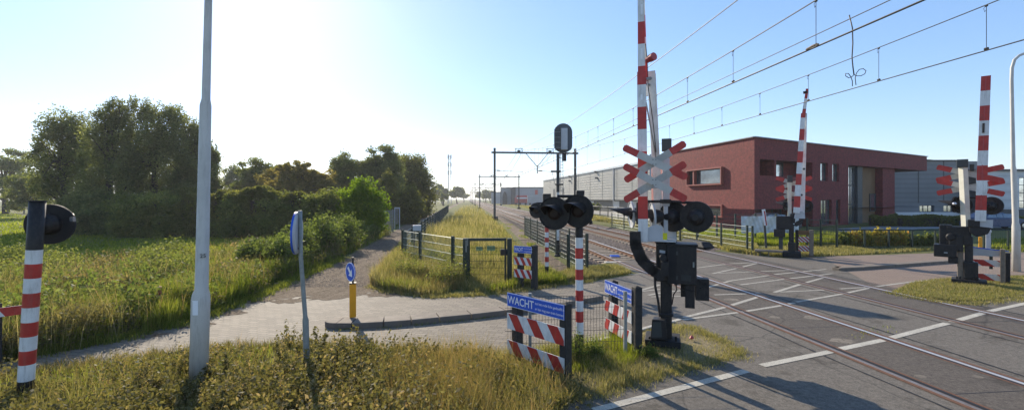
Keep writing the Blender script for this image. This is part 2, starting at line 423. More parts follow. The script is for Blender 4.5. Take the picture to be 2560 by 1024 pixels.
L = {}
L['dark'] = leafmat('leaf_dark', (0.080, 0.098, 0.044), (0.175, 0.20, 0.082), (0.27, 0.28, 0.12), 0.52)
L['mid'] = leafmat('leaf_mid', (0.075, 0.096, 0.030), (0.165, 0.19, 0.055), (0.26, 0.27, 0.09), 0.5)
L['pale'] = leafmat('leaf_pale', (0.10, 0.125, 0.040), (0.175, 0.205, 0.070), (0.25, 0.27, 0.11), 0.52)
L['olive'] = leafmat('leaf_olive', (0.125, 0.115, 0.035), (0.235, 0.20, 0.06), (0.32, 0.26, 0.09), 0.52)
L['bright'] = leafmat('leaf_bright', (0.07, 0.13, 0.008), (0.16, 0.24, 0.012), (0.25, 0.33, 0.02), 0.55)
L['hedge'] = leafmat('leaf_hedge', (0.065, 0.078, 0.026), (0.155, 0.160, 0.048), (0.27, 0.26, 0.06), 0.5)
L['willow'] = leafmat('leaf_willow', (0.07, 0.10, 0.03), (0.14, 0.18, 0.05), (0.24, 0.27, 0.11), 0.5)
L['autumn'] = leafmat('leaf_autumn', (0.17, 0.18, 0.04), (0.38, 0.30, 0.07), (0.52, 0.20, 0.08), 0.55)
L['grass'] = leafmat('grass_green', (0.080, 0.112, 0.018), (0.19, 0.225, 0.038), (0.34, 0.32, 0.10), 0.52)
L['weeds'] = leafmat('weed_leaf', (0.055, 0.056, 0.024), (0.165, 0.148, 0.066), (0.36, 0.265, 0.16), 0.42)
L['straw'] = leafmat('dry_straw', (0.13, 0.14, 0.045), (0.30, 0.265, 0.125), (0.44, 0.37, 0.23), 0.42)
L['straw_red'] = leafmat('reddish_straw', (0.15, 0.145, 0.05), (0.31, 0.235, 0.11), (0.38, 0.24, 0.15), 0.42)
L['lime'] = leafmat('grass_lime', (0.10, 0.14, 0.014), (0.22, 0.26, 0.030), (0.34, 0.34, 0.08), 0.55)
# ---------------------------------------------------------------- the ground and the roads
def sheet(name, pts, mat, z=0.0, cat=None):
    b = MB(); b.add([Vector((p[0], p[1], z)) for p in pts], [list(range(len(pts)))])
    o = obj(name, b, mat, loc=(0, 0, 0)); o['kind'] = 'structure'
    # make the face look up
    if o.data.polygons[0].normal.z < 0: o.data.flip_normals()
    return o
def PX(*a, z=0.0): return [G(x, y, z) for x, y in a]
def EDGE(d): return 17.6 + (d - 6.14) * 0.54          # where the crossing ends and the open ballast begins
DL, DR = 4.9, 13.1
FAR = 2600
gl = [TP(-2600, -40), TP(DL, -40), TP(DL, EDGE(DL)), TP(DL, FAR), TP(-2600, FAR)]
gr = [TP(DR, -40), TP(3000, -40), TP(3000, FAR), TP(DR, FAR), TP(DR, EDGE(DR))]
gm = [TP(DL, -40), TP(DR, -40), TP(DR, EDGE(DR)), TP(DL, EDGE(DL))]
b = MB()
for q in (gl, gr, gm): b.add(q, [list(range(len(q)))])
o = obj('ground', b, M['ground'], loc=(0, 0, 0)); o['kind'] = 'structure'

# sunk track bed with ballast
b = MB(); prof = [(DL, 0.0), (DL + .45, -.10), (DL + .75, -.19), (9.08, -.19), (DR - .85, -.19), (DR - .35, -.10), (DR, 0.0)]
rows = []
for tt in (None, 26, 40, 80, 200, 600, FAR):
    rows.append([TP(d, EDGE(d) if tt is None else tt, z) for d, z in prof])
vs = [p for r in rows for p in r]; n = len(prof)
fs = [(i * n + j, i * n + j + 1, (i + 1) * n + j + 1, (i + 1) * n + j) for i in range(len(rows) - 1) for j in range(n - 1)]
b.add(vs, fs)
b.add([TP(d, EDGE(d), z) for d, z in prof] + [TP(DR, EDGE(DR), 0), TP(DL, EDGE(DL), 0)], [list(range(n))])
o = obj('ballast_bed', b, M['ballast'], loc=(0, 0, 0)); o['kind'] = 'structure'

# asphalt of the crossing road
asp = PX((1180, 1500), (1375, 1060), (1440, 1003), (1500, 984), (1600, 955), (1720, 922), (1820, 898), (1852, 886), (1848, 874), (1815, 856), (1765, 832), (1712, 812), (1680, 808), (1625, 822), (1560, 770), (1487, 702), (1560, 690), (1600, 684))
asp += [TP(DL + .9, EDGE(DL + .9) + .0), TP(DR - .8, EDGE(DR - .8) + .0)]
asp += PX((1962, 645), (2060, 640), (2085, 660), (2216, 731), (2300, 748), (2390, 760), (2470, 757), (2560, 742), (2900, 705))
asp += [Vector((60, 12, 0)), Vector((60, -20, 0)), Vector((-4, -20, 0)), Vector((-4, 1, 0))]
sheet('road', asp, M['asphalt'], 0.004)
# darker asphalt panels between and beside the rails
for nm, d0, d1 in (('crossing_panel', 6.36, 7.74), ('crossing_panel', 10.41, 11.79), ('crossing_panel', 11.91, 12.35)):
    sheet(nm, [TP(d0, 3.5), TP(d1, 3.5), TP(d1, EDGE(d1)), TP(d0, EDGE(d0))], M['asphalt_dark'], 0.008)
# brick lane on the left of the crossing
br = PX((1625, 822), (1560, 770), (1487, 702), (1400, 712), (1330, 724), (1270, 733), (1180, 741), (1080, 744), (1000, 738), (950, 727), (922, 715), (926, 700), (945, 680), (850, 662), (760, 690), (650, 742), (560, 775), (480, 805), (220, 866), (0, 908), (-350, 960), (-700, 1010),
        (-700, 1120), (-350, 1010), (0, 942), (150, 925), (300, 905), (480, 882), (600, 866), (700, 862), (850, 870), (1000, 884), (1150, 892), (1262, 888), (1400, 872), (1500, 853), (1590, 832))
sheet('brick_road', br, M['brick_pave'], 0.004)
dp = PX((650, 742), (760, 690), (860, 645), (930, 610), (975, 585), (1010, 562), (1060, 541), (1105, 524), (1130, 513.5), (1147, 506), (1158, 501), (1160, 501.3), (1152, 507.5), (1125, 521), (1085, 541), (1040, 568), (1000, 600), (972, 640), (940, 680), (922, 715), (930, 722), (860, 735), (760, 740), (700, 745))
sheet('dirt_path', dp, M['dirt'], 0.008)
# narrow path along the railway behind the gate
sheet('service_path', PX((1400, 705), (1300, 600), (1262, 560), (1238, 540), (1215, 526), (1195, 515), (1202, 515), (1235, 531), (1262, 547), (1310, 580), (1380, 640), (1470, 700)), M['dirt'], 0.006)
# brick road on the right and its verge
sheet('side_road', PX((1962, 645), (2060, 640), (2110, 639), (2200, 637), (2340, 632), (2440, 630), (2560, 631), (3100, 640), (3400, 700), (2900, 705), (2700, 715), (2560, 688), (2480, 688), (2400, 695), (2350, 698), (2290, 704), (2216, 731), (2085, 660), (2060, 640.5)), M['brick_pave_red'], 0.0062)
sheet('verge', PX((2216, 729), (2290, 706), (2350, 700), (2400, 697), (2480, 690), (2560, 690), (2760, 712), (2900, 704), (2560, 742), (2470, 757), (2390, 760), (2300, 748)), M['drysoil'], 0.0075)
sheet('verge', PX((1440, 1003), (1500, 984), (1600, 955), (1720, 922), (1820, 898), (1852, 886), (1848, 874), (1815, 856), (1765, 832), (1712, 812), (1680, 808), (1625, 824), (1590, 834), (1500, 856), (1400, 876), (1262, 892), (1150, 896), (1150, 1060), (1375, 1060)), M['drysoil'], 0.0075)
sheet('far_road', PX((2095, 571), (2180, 566), (2300, 562), (2440, 560), (2700, 558), (2700, 566), (2440, 570), (2300, 572), (2100, 583)), M['clad2'], 0.01)
# concrete road beyond the far side of the tracks
sheet('yard_road', PX((1478, 533), (1560, 545), (1660, 556), (1660, 546), (1560, 532), (1478, 524), (1330, 511), (1290, 508), (1290, 510), (1330, 514)), M['concrete'], 0.01)

# ragged gravel spilling over the brick where the path starts, and along the lane edge
b = MB()
for i_, (x, y, rx, ry) in enumerate(((690, 735, 60, 14), (760, 712, 90, 12), (640, 748, 40, 8), (870, 728, 70, 12), (900, 690, 60, 10), (560, 782, 50, 6), (470, 812, 60, 6), (350, 838, 60, 6), (820, 742, 60, 7), (960, 735, 50, 6), (720, 752, 40, 5))):
    c = G(x, y); ax_ = (G(x + rx, y) - G(x - rx, y)).length / 2; ay_ = (G(x, y - ry) - G(x, y + ry)).length / 2
    b.add([(c.x + math.cos(k * .25) * ax_ * (1 + .28 * math.sin(k * 1.7 + x) + .15 * math.sin(k * 3.1)), c.y + math.sin(k * .25) * ay_ * (1 + .28 * math.sin(k * 2.3 + y)), .0084 + .0001 * i_) for k in range(25)], [list(range(25))])
o = obj('loose_gravel', b, M['dirt'], loc=(0, 0, 0)); o['kind'] = 'structure'
# painted markings
def stripe(mb, pts, w, z=0.014):
    P = [G(x, y, 0) for x, y in pts]
    for a, c in zip(P[:-1], P[1:]):
        d = (c - a).normalized(); nn = Vector((-d.y, d.x, 0)) * w / 2
        mb.add([a - nn + Vector((0, 0, z)), c - nn + Vector((0, 0, z)), c + nn + Vector((0, 0, z)), a + nn + Vector((0, 0, z))], [(0, 1, 2, 3)])
lines = [([(1485, 1026), (1866, 927)], .13), ([(1905, 914), (2077, 879)], .13), ([(2098, 873), (2212, 849)], .13), ([(2222, 846), (2368, 808)], .13), ([(2380, 805), (2466, 780)], .13), ([(2474, 778), (2560, 759), (2700, 735), (2900, 712)], .13),
         ([(1600, 826), (1640, 815), (1702, 797)], .13), ([(1706, 799.5), (1846, 781), (1940, 766), (1986, 757)], .12), ([(1990, 755), (2105, 735), (2186, 717)], .12), ([(2192, 716), (2290, 703), (2350, 699)], .12),
         ([(1708, 794), (1806, 770), (1896, 742)], .14), ([(1936, 731), (2000, 711)], .14), ([(2010, 708), (2066, 692)], .12),
         ([(1781, 684), (1841, 671)], .12), ([(1851, 668.5), (1896, 657)], .12), ([(1700, 674), (1746, 669)], .12), ([(1746, 669), (1826, 659), (1896, 656)], .12),
         ([(1746, 725), (1826, 702), (1926, 688)], .12), ([(1936, 686), (2066, 673)], .12), ([(1851, 712), (1960, 698), (2081, 684)], .12),
         ([(1786, 737), (1900, 733)], .11), ([(1950, 730), (2060, 725)], .11), ([(2100, 722), (2166, 718)], .11), ([(1796, 683), (1986, 675)], .1),
         ([(1597, 727), (1650, 712)], .12), ([(1597, 729), (1660, 722)], .1), ([(1620, 738), (1660, 731), (1746, 722)], .12), ([(1628, 742), (1740, 740)], .1), ([(1570, 686), (1612, 683.5)], .1)]
b = MB(); bl = b; bh_ = MB()
for i, (p, w) in enumerate(lines):
    b = bl if i < 7 else bh_
    stripe(b, p, w if i < 6 else w * .8, 0.0098 + 0.00004 * i)
o = obj('road_markings', bl, M['roadline'], loc=(0, 0, 0)); o['kind'] = 'structure'
o = obj('crossing_hatching', bh_, M['hatchline'], loc=(0, 0, 0)); o['kind'] = 'structure'
# repair patches
b = MB()
for (x, y, r) in ((2036, 794, .22), (2105, 852, .20), (1936, 793, .12), (1828, 749, .18), (2445, 942, .07), (2300, 941, .08)):
    c = G(x, y); b.add([(c.x + math.cos(a * .45) * r * (1 + .2 * math.sin(a * 2)), c.y + math.sin(a * .45) * r * .8, 0.0092) for a in range(14)], [list(range(14))])
o = obj('asphalt_patches', b, M['brick_pave'], loc=(0, 0, 0)); o['kind'] = 'structure'

# tar joints between the asphalt and the track panels
b = MB()
for d_, z_ in ((5.92, .0088), (8.15, .00885), (9.95, .0089), (12.4, .00895)):
    t_ = 3.5
    while t_ < EDGE(d_):
        w0, w1 = rnd.uniform(.012, .03), rnd.uniform(.012, .03); o0 = .02 * math.sin(t_ * 1.7 + d_); o1 = .02 * math.sin((t_ + .5) * 1.7 + d_)
        b.add([TP(d_ + o0 - w0, t_, z_), TP(d_ + o0 + w0, t_, z_), TP(d_ + o1 + w1, t_ + .5, z_), TP(d_ + o1 - w1, t_ + .5, z_)], [(0, 1, 2, 3)]); t_ += .5
for d0_, d1_ in ((6.36, 7.74), (10.41, 11.79)):
    for t_ in (5.2, 8.2, 11.2, 14.2):
        if t_ < EDGE(d0_): b.add([TP(d0_, t_, .0091), TP(d1_, t_, .0091), TP(d1_, t_ + .018, .0091), TP(d0_, t_ + .018, .0091)], [(0, 1, 2, 3)])
o = obj('tar_joints', b, M['black_matt'], loc=(0, 0, 0)); o['kind'] = 'structure'
# raised island with kerb stones
def kerb(name, pts, w, h, mat, side=1, kind=True, z0=0.0):
    P = [G(x, y) for x, y in pts]; b = MB(); L_ = []; R_ = []
    for i, p in enumerate(P):
        d = (P[min(i + 1, len(P) - 1)] - P[max(i - 1, 0)]).normalized(); nn = Vector((-d.y, d.x, 0)) * side
        L_.append(p); R_.append(p + nn * w)
    # stones
    for i in range(len(P) - 1):
        ln = (P[i + 1] - P[i]).length; k = max(1, int(ln / .6))
        for j in range(k):
            a, c = j / k, (j + 1) / k - 0.02 / max(ln, .1)
            q = [L_[i].lerp(L_[i + 1], a), L_[i].lerp(L_[i + 1], c), R_[i].lerp(R_[i + 1], c), R_[i].lerp(R_[i + 1], a)]
            b.prism([Vector((v.x, v.y, z0)) for v in q], (0, 0, h))
    o = obj(name, b, mat, loc=(0, 0, 0), bevel=0.012); o['kind'] = 'structure'; return o
kerb('kerb', [(840, 822), (880, 822), (960, 818), (1030, 813), (1100, 806), (1180, 798), (1265, 788), (1340, 778), (1420, 766), (1510, 750)], .42, .12, M['kerbtop'])
b = MB(); c = G(840, 822) + Vector((0, .21, 0)); b.prism([(c.x - math.sin(a * math.pi / 12) * .3, c.y - .21 * math.cos(a * math.pi / 12), 0) for a in range(13)], (0, 0, .121))
o = obj('kerb', b, M['kerbtop'], loc=(0, 0, 0), bevel=.012); o['kind'] = 'structure'
kerb('kerb', [(1262, 889), (1400, 874), (1500, 855), (1590, 833), (1640, 818), (1690, 806)], .10, .04, M['concrete'])
kerb('kerb', [(2080, 674), (2100, 677), (2160, 674), (2240, 668), (2330, 661), (2420, 655)], .35, .11, M['kerbtop'])

# ---------------------------------------------------------------- railway tracks
def rail_profile(mb, d, t0, t1, ztop, h):
    w = .036
    pr = [(-.065, ztop - h), (.065, ztop - h), (.065, ztop - h + .02), (.012, ztop - h + .035), (.012, ztop - .045), (w, ztop - .035), (w, ztop - .006), (w * .6, ztop), (-w * .6, ztop), (-w, ztop - .006), (-w, ztop - .035), (-.012, ztop - .045), (-.012, ztop - h + .035), (-.065, ztop - h + .02)]
    n = len(pr); vs = [TP(d + a, t0, z) for a, z in pr] + [TP(d + a, t1, z) for a, z in pr]
    mb.add(vs, [list(range(n)), list(range(n, 2 * n))[::-1]])
    for i in range(n):
        mb.add([vs[i], vs[(i + 1) % n], vs[n + (i + 1) % n], vs[n + i]], [(0, 1, 2, 3)], 1 if i == 7 or i == 6 or i == 8 else 0)
ZR = 0.015
for dc, lab in ((7.05, 'nearer railway track with two rails, running through the crossing'), (11.1, 'farther railway track, beside the red building side')):
    t = thing('railway_track', TP(dc, 18), lab, 'railway track', 'the two parallel railway tracks')
    for s in (-1, 1):
        b = MB(); rail_profile(b, dc + s * .75, 2.0, 900, ZR, .165)
        obj('rail', b, [M['rust'], M['railtop' if s > 0 else 'raildull']], t)
    # flangeway grooves and guard strips inside the crossing
    b = MB()
    for s in (-1, 1):
        dd = dc + s * .75
        q0, q1 = dd - s * .11, dd - s * .05
        b.add([TP(q0, 3, .0112), TP(q1, 3, .0112), TP(q1, EDGE(q1), .0112), TP(q0, EDGE(q0), .0112)], [(0, 1, 2, 3)])
    obj('flange_groove', b, M['black_matt'], t)
    b = MB()
    for s in (-1, 1):
        dd = dc + s * .75
        for q0, q1 in ((dd + s * .045, dd + s * .12), (dd - s * .16, dd - s * .115)):
            b.add([TP(q0, 3, .0125), TP(q1, 3, .0125), TP(q1, EDGE(q1), .0125), TP(q0, EDGE(q0), .0125)], [(0, 1, 2, 3)])
    obj('guard_strip', b, M['rust'], t)
    t0 = EDGE(dc) + .2
    b = MB(); first = None
    ctr = TP(dc, t0, -.145)
    Tm = Matrix.Translation(ctr) @ Matrix.Rotation(-TH, 4, 'Z')
    b.T = Tm; b.box(-1.27, 1.27, -.12, .12, -.06, .015)
    for s in (-.75, .75): b.box(s - .12, s + .12, -.07, .07, .015, .04, 1)
    first = obj('sleeper', b, [M['sleeperwood'], M['rust']], t, loc=ctr)
    for k in range(1, 96):
        c = first.copy(); sc.collection.objects.link(c); c.parent = t
        c.location = first.location + TU * (.6 * k)
    b = MB()
    for k in range(96, 420):
        b.T = Matrix.Translation(ctr + TU * (.6 * k)) @ Matrix.Rotation(-TH, 4, 'Z'); b.box(-1.27, 1.27, -.12, .12, -.06, .015)
    o = obj('sleeper', b, M['sleeperwood'], t); o['kind'] = 'stuff'
    # concrete block where the open sleepers start
    b = MB(); b.T = Matrix.Translation(TP(dc - .75 + .0, EDGE(dc - .75) + .18, 0)) @ Matrix.Rotation(-TH, 4, 'Z')
    b.box(-.55, .55, -.18, .10, -.16, -.012); obj('end_block', b, M['concrete'], t, bevel=.02)
# blue track magnet between the rails
b = MB(); p = G(1537, 634); b.T = Matrix.Translation((p.x, p.y, -.14)); b.box(-.22, .22, -.15, .15, 0, .07)
tag(obj('track_magnet', b, M['blue'], loc=(p.x, p.y, -.14), bevel=.03), 'small blue box lying between the rails of the nearer track', 'track magnet')
b = MB(); p = TP(12.9, 23.6); b.T = Matrix.Translation(p) @ Matrix.Rotation(-TH, 4, 'Z')
b.add([(-.35, -1.4, 0), (.35, -1.4, 0), (.35, 1.2, 0), (-.35, 1.2, 0), (-.25, -1.0, .28), (.25, -1.0, .28), (.25, 1.0, .28), (-.25, 1.0, .28)], [(4, 5, 6, 7), (0, 1, 5, 4), (1, 2, 6, 5), (2, 3, 7, 6), (3, 0, 4, 7)])
tag(obj('cable_cover', b, M['black_matt'], loc=p, bevel=.05), 'low black cover beside the farther track near the dark wire fence', 'cable cover')

# loose ballast stones
def stones(name, n, dr, tr, zf, size, mat, label):
    d = rng.uniform(dr[0], dr[1], n); t = tr[0] + (tr[1] - tr[0]) * rng.random(n) ** 1.8
    keep = t > EDGE(d) + .1
    d, t = d[keep], t[keep]; n = len(d)
    r = size * rng.uniform(.6, 1.3, n)
    base = np.array([[1, 0, 0], [-1, 0, 0], [0, 1, 0], [0, -1, 0], [0, 0, .8], [0, 0, -.5]], float)
    fc = np.array([[0, 2, 4], [2, 1, 4], [1, 3, 4], [3, 0, 4]])
    jit = base[None] * r[:, None, None] * rng.uniform(.6, 1.4, (n, 6, 3))
    cx = d * TN.x + t * TU.x; cy = d * TN.y + t * TU.y; cz = zf(d)
    V = jit + np.stack([cx, cy, cz], 1)[:, None, :]
    F = fc[None] + (np.arange(n) * 6)[:, None, None]
    o = npmesh(name, V.reshape(-1, 3), F.reshape(-1, 3), mat)
    return tag(o, label, 'ballast', kind='stuff')
def zprof(d): return np.interp(d, [p[0] for p in prof], [p[1] for p in prof]) + .0
stones('ballast', 42000, (4.6, 13.2), (17, 75), zprof, .034, M['ballast'], 'brown grey crushed stone ballast heaped beside and between the rails')

def lane_stones():
    n = 9000; y = 13 + 22 * rng.random(n) ** 1.6; c = np.interp(y, [12, 15, 19, 25, 33, 45], [-5.6, -5.4, -6.0, -7.0, -8.3, -9.6]); x = c + rng.uniform(-1.7, 1.5, n)
    r = rng.uniform(.006, .024, n); base = np.array([[1, 0, 0], [-1, 0, 0], [0, 1, 0], [0, -1, 0], [0, 0, .7]], float); fc = np.array([[0, 2, 4], [2, 1, 4], [1, 3, 4], [3, 0, 4]])
    V = base[None] * r[:, None, None] * rng.uniform(.6, 1.4, (n, 5, 3)) + np.stack([x, y, np.full(n, .009)], 1)[:, None, :]
    F = fc[None] + (np.arange(n) * 5)[:, None, None]
    return tag(npmesh('gravel', V.reshape(-1, 3), F.reshape(-1, 3), M['ballast']), 'loose stones scattered over the gravel lane beside the saplings', 'gravel', kind='stuff')
lane_stones()
# ---------------------------------------------------------------- overhead line
def parab(h0, h1, tc=18.0):
    return lambda t: h0 + (h1 - h0) * ((t - tc) / 36.0) ** 2 if t > tc - 36 else h1
def span(fn):    # repeat after the first portal
    def g(t):
        if t <= 54: return fn(t)
        u = ((t - 54) / 59.0) % 1.0
        return fn(54) - (fn(54) - fn(18)) * 4 * u * (1 - u)
    return g
def wire(name, d, fn, rad, parent, t0=-8, t1=350, mat=None):
    ts = list(np.arange(t0, 60, 1.5)) + list(np.arange(60, t1, 6.0)); b = MB()
    b.tube([TP(d, t, fn(t)) for t in ts], [rad if t < 30 else rad * min(2.0, t / 30) for t in ts], 5)
    return obj(name, b, M['copper'], parent, smooth=True)
def const(h): return lambda t: h
def tline(px, d): # distance along the track where a wire at offset d is seen at photo column px
    k = (px - 1280) / FPX
    return (d * TN.x - k * d * TN.y) / (k * TU.y - TU.x)
g1 = 'overhead contact lines above the two tracks'
ol = thing('overhead_line', TP(7.05, 20, 5.7), 'overhead line above the nearer track, with five wires and many droppers', 'overhead line', g1)
m1 = span(parab(6.45, 8.75)); wire('contact_wire', 7.05, const(5.68), .014, ol); wire('contact_wire', 7.12, const(5.70), .011, ol)
wire('auxiliary_wire', 7.05, const(5.92), .009, ol); wire('messenger_wire', 7.05, m1, .013, ol)
wire('feeder_wire', 6.6, span(parab(7.38, 8.9)), .013, ol)
def dropper(par, d, t, z0, z1):
    b = MB(); b.tube([TP(d, t, z0), TP(d, t, z1)], .006, 5); b.tube([TP(d, t - .03, z0 + .015), TP(d, t + .03, z0 + .015)], .03, 6)
    b.tube([TP(d, t - .02, z1 - .02), TP(d, t + .02, z1 - .02)], .022, 6)
    b.tube([TP(d, t, z1), TP(d, t + .05, z1 - .06), TP(d, t + .03, z1 - .14), TP(d, t, z1 - .1)], .005, 4)
    obj('dropper', b, M['copper'], par)
for px in (2040, 1833, 1719, 1641, 1583, 1534, 1495, 1470):
    t = tline(px, 7.05); dropper(ol, 7.05, t, 5.7, m1(t))
for k in range(12):
    t = 27.8 + 2.45 * k; dropper(ol, 7.05, t, 5.7, m1(t))
ol2 = thing('overhead_line', TP(11.1, 20, 5.8), 'overhead line above the farther track, its lowest wire crossing the right of the sky', 'overhead line', g1)
m2 = span(parab(6.60, 8.75)); wire('contact_wire', 11.1, const(5.78), .014, ol2); wire('messenger_wire', 11.1, m2, .012, ol2)
for px in (2466, 2197, 2021, 1900, 1805, 1735, 1674, 1607, 1562, 1533, 1500, 1468):
    t = tline(px, 11.1); dropper(ol2, 11.1, t, 5.8, m2(t))
# splice clamp on the contact wire and the looped jumper cable
b = MB(); t = tline(2030, 7.05); b.tube([TP(7.05, t - .16, 5.70), TP(7.05, t - .05, 5.72), TP(7.05, t + .14, 5.70)], .028, 6); obj('splice_clamp', b, M['woodgrey'], ol)
tj = tline(2131, 11.1)
b = MB(); A = W(2123, 38, 12.9); B_ = W(2130, 143, 12.9); C_ = W(2135, 187, 12.9)
b.tube([A, W(2131, 70, 12.9), W(2132, 110, 12.9), B_, W(2132, 165, 12.9), C_], .016, 6)
def loop(pts): b.tube([W(x, y, 12.9) for x, y in pts], .011, 5)
loop([(2135, 187), (2142, 190), (2152, 190), (2162, 185), (2165, 177), (2158, 172), (2148, 174), (2141, 183), (2138, 195), (2140, 213)])
loop([(2135, 187), (2130, 192), (2122, 195), (2114, 190), (2114, 184), (2121, 184), (2127, 192), (2131, 203), (2131, 216)])
obj('jumper_cable', b, M['copper'], ol2, smooth=True)

# catenary portals
def portal():
    p0 = TP(3.5, 54)
    t = thing('catenary_portal', p0, 'nearest dark steel catenary portal spanning both tracks behind the railway signal', 'catenary portal', 'catenary portals receding along the railway')
    H = 8.85
    for d in (3.5, 13.6):
        b = MB(); b.T = Matrix.Translation(TP(d, 54)) @ Matrix.Rotation(-TH, 4, 'Z')
        b.box(-.13, .13, -.13, -.10, 0, H); b.box(-.13, .13, .10, .13, 0, H); b.box(-.02, .02, -.10, .10, 0, H)
        m = obj('mast', b, M['mast'], t)
        b = MB(); b.T = Matrix.Translation(TP(d, 54)) @ Matrix.Rotation(-TH, 4, 'Z'); b.box(-.4, .4, -.4, .4, -.15, .45); obj('footing', b, M['black'], m, bevel=.04)
    b = MB(); b.bar(TP(3.1, 54.0, 8.3), TP(14.0, 54.0, 8.3), .18, .22); obj('beam', b, M['mast'], t)
    for d in (6.5, 10.4):
        b = MB(); b.T = Matrix.Translation(TP(d, 54, 8.42)) @ Matrix.Rotation(-TH, 4, 'Z')
        b.box(-.42, -.34, -.05, .05, 0, .36); b.box(.34, .42, -.05, .05, 0, .36); b.box(-.5, .5, -.05, .05, .36, .42); b.box(-.2, .2, -.08, .08, .0, .2)
        obj('insulator_bracket', b, M['mast'], t)
    b = MB(); b.tube([TP(7.4, 54, 8.2), TP(8.8, 54, 6.6)], .045, 6); b.tube([TP(10.1, 54, 8.2), TP(8.8, 54, 6.6)], .045, 6); b.bar(TP(8.8, 54, 6.75), TP(8.8, 54, 5.75), .12, .12)
    obj('drop_frame', b, M['mast'], t)
    for d0, d1 in ((3.6, 7.0), (8.8, 11.1)):
        b = MB(); b.tube([TP(d0, 54, 6.1), TP(d1, 54, 5.95)], .03, 6); b.tube([TP(d0 + .15, 54, 6.1), TP(d0 + .6, 54, 6.08)], .07, 8)
        obj('registration_arm', b, M['mast'], t)
    return t
po = portal()
plab = ['second catenary portal along the railway, smaller behind the nearest one', 'third catenary portal from the crossing, thin in the distance', 'fourth catenary portal from the crossing, faint in the distance', 'fifth catenary portal from the crossing, barely visible', 'sixth catenary portal from the crossing, tiny near the horizon', 'farthest catenary portal, at the vanishing point of the tracks']
for k in range(1, 7):
    c = copy_tree(po); c.location = po.location + TU * 59 * k; c['label'] = plab[k - 1]
# ---------------------------------------------------------------- signs, posts and crossing equipment
class FR:
    """frame at a foot point, local x to the right as seen from the road, y away, z up; px/py convert photo pixels"""
    def __init__(s, px, py, yoff=0.0):
        s.px0 = px; s.g = G(px, py); s.Y = s.g.y; s.a = math.atan2(s.g.x, s.g.y)
        s.M = Matrix.Translation(s.g) @ Matrix.Rotation(-s.a, 4, 'Z')
    def x(s, px, d=0.0):
        k = (px - 1280.0) / FPX; ca, sa = math.cos(s.a), math.sin(s.a)
        return (k * (s.g.y + d * ca) - s.g.x - d * sa) / (ca + k * sa)
    def z(s, py, d=0.0, x=0.0):
        return HC - (py - 497.0) * (s.g.y + d * math.cos(s.a) - x * math.sin(s.a)) / FPX
    def mb(s): return MB(s.M)
    def rect(s, b, x0, y0, x1, y1, d0, d1, mi=0):
        xa, xb = s.x(x0, d0), s.x(x1, d0); xm = (xa + xb) / 2
        return b.box(xa, xb, d0, d1, s.z(y1, d0, xm), s.z(y0, d0, xm), mi)
    def p(s, px, py, d=0.0):
        x = s.x(px, d); return Vector((x, d, s.z(py, d, x)))

def banded(b, lo, hi, r, bands, n=20):
    """post with colour bands; bands: list of (fraction, material index)"""
    pts = [lo]; mis = []
    for f, mi in bands:
        q = lo.lerp(hi, f); pts.append(q); mis.append(mi)
    b.tube(pts, r, n, mis=mis)

def lamp(parent, c, face, r=.27, dm='black'):
    """round black signal disc with hood, lens and rear housing; face = direction it shines"""
    c = Vector(c); f = Vector(face).normalized(); side = f.cross(Vector((0, 0, 1))).normalized()
    b = MB(); b.lathe(c, f, [(-.012, r * .985), (.006, r), (.02, r), (.02, r * .94), (.006, r * .92)], 32)
    d = obj('signal_disc', b, M[dm], parent)
    b = MB(); b.lathe(c, -f, [(.01, r * .52), (.07, r * .5), (.16, r * .40), (.20, r * .22), (.24, r * .2)], 20); obj('lamp_housing', b, M['black'], d, smooth=False)
    b = MB(); b.lathe(c, f, [(.012, r * .40), (.03, r * .38), (.045, r * .2)], 20); obj('lens', b, M['lens'], d, smooth=True)
    b = MB(); n = 16; vs = []
    for i in range(n + 1):
        a = math.pi * (i / n) * 1.1 - .05 * math.pi
        o = side * math.cos(a) * r * .54 + Vector((0, 0, 1)) * math.sin(a) * r * .54
        ln = .12 + .30 * max(0, math.sin(a))
        vs += [c + o + f * .01, c + o + f * ln, c + o * .95 + f * .01, c + o * .95 + f * ln]
    for i in range(n):
        k = i * 4
        b.add([], []); 
    base = len(b.v); b.add(vs, [])
    for i in range(n):
        k = base + i * 4
        b.f += [[k, k + 4, k + 5, k + 1], [k + 2, k + 3, k + 7, k + 6], [k + 1, k + 5, k + 7, k + 3]]; b.m += [0, 0, 0]
    obj('hood', b, M['black'], d)
    return d

def plank(b, frame_x, frame_z, c, L_, w, ang, d, th=.012, wi=0):
    """crossbuck plank: cut corners, red ends; local xz plane at depth d"""
    ca, sa = math.cos(ang), math.sin(ang); h = L_ / 2; e = .03; q = L_ * .235
    def P(u, v, dd): return (c[0] + u * ca - v * sa, dd, c[1] + u * sa + v * ca)
    def seg(us, mi):
        n = len(us)
        b.add([P(u, v, d) for u, v in us] + [P(u, v, d + th) for u, v in us], [list(range(n)), list(range(n, 2 * n))[::-1]] + [(i, n + i, n + (i + 1) % n, (i + 1) % n) for i in range(n)], mi)
    hw = w / 2
    seg([(-h + q, -hw), (h - q, -hw), (h - q, hw), (-h + q, hw)], wi)
    seg([(h - q + .0005, -hw), (h - e, -hw), (h, -hw + e), (h, hw - e), (h - e, hw), (h - q + .0005, hw)], 1)
    seg([(-h + q - .0005, hw), (-h + e, hw), (-h, hw - e), (-h, -hw + e), (-h + e, -hw), (-h + q - .0005, -hw)], 1)

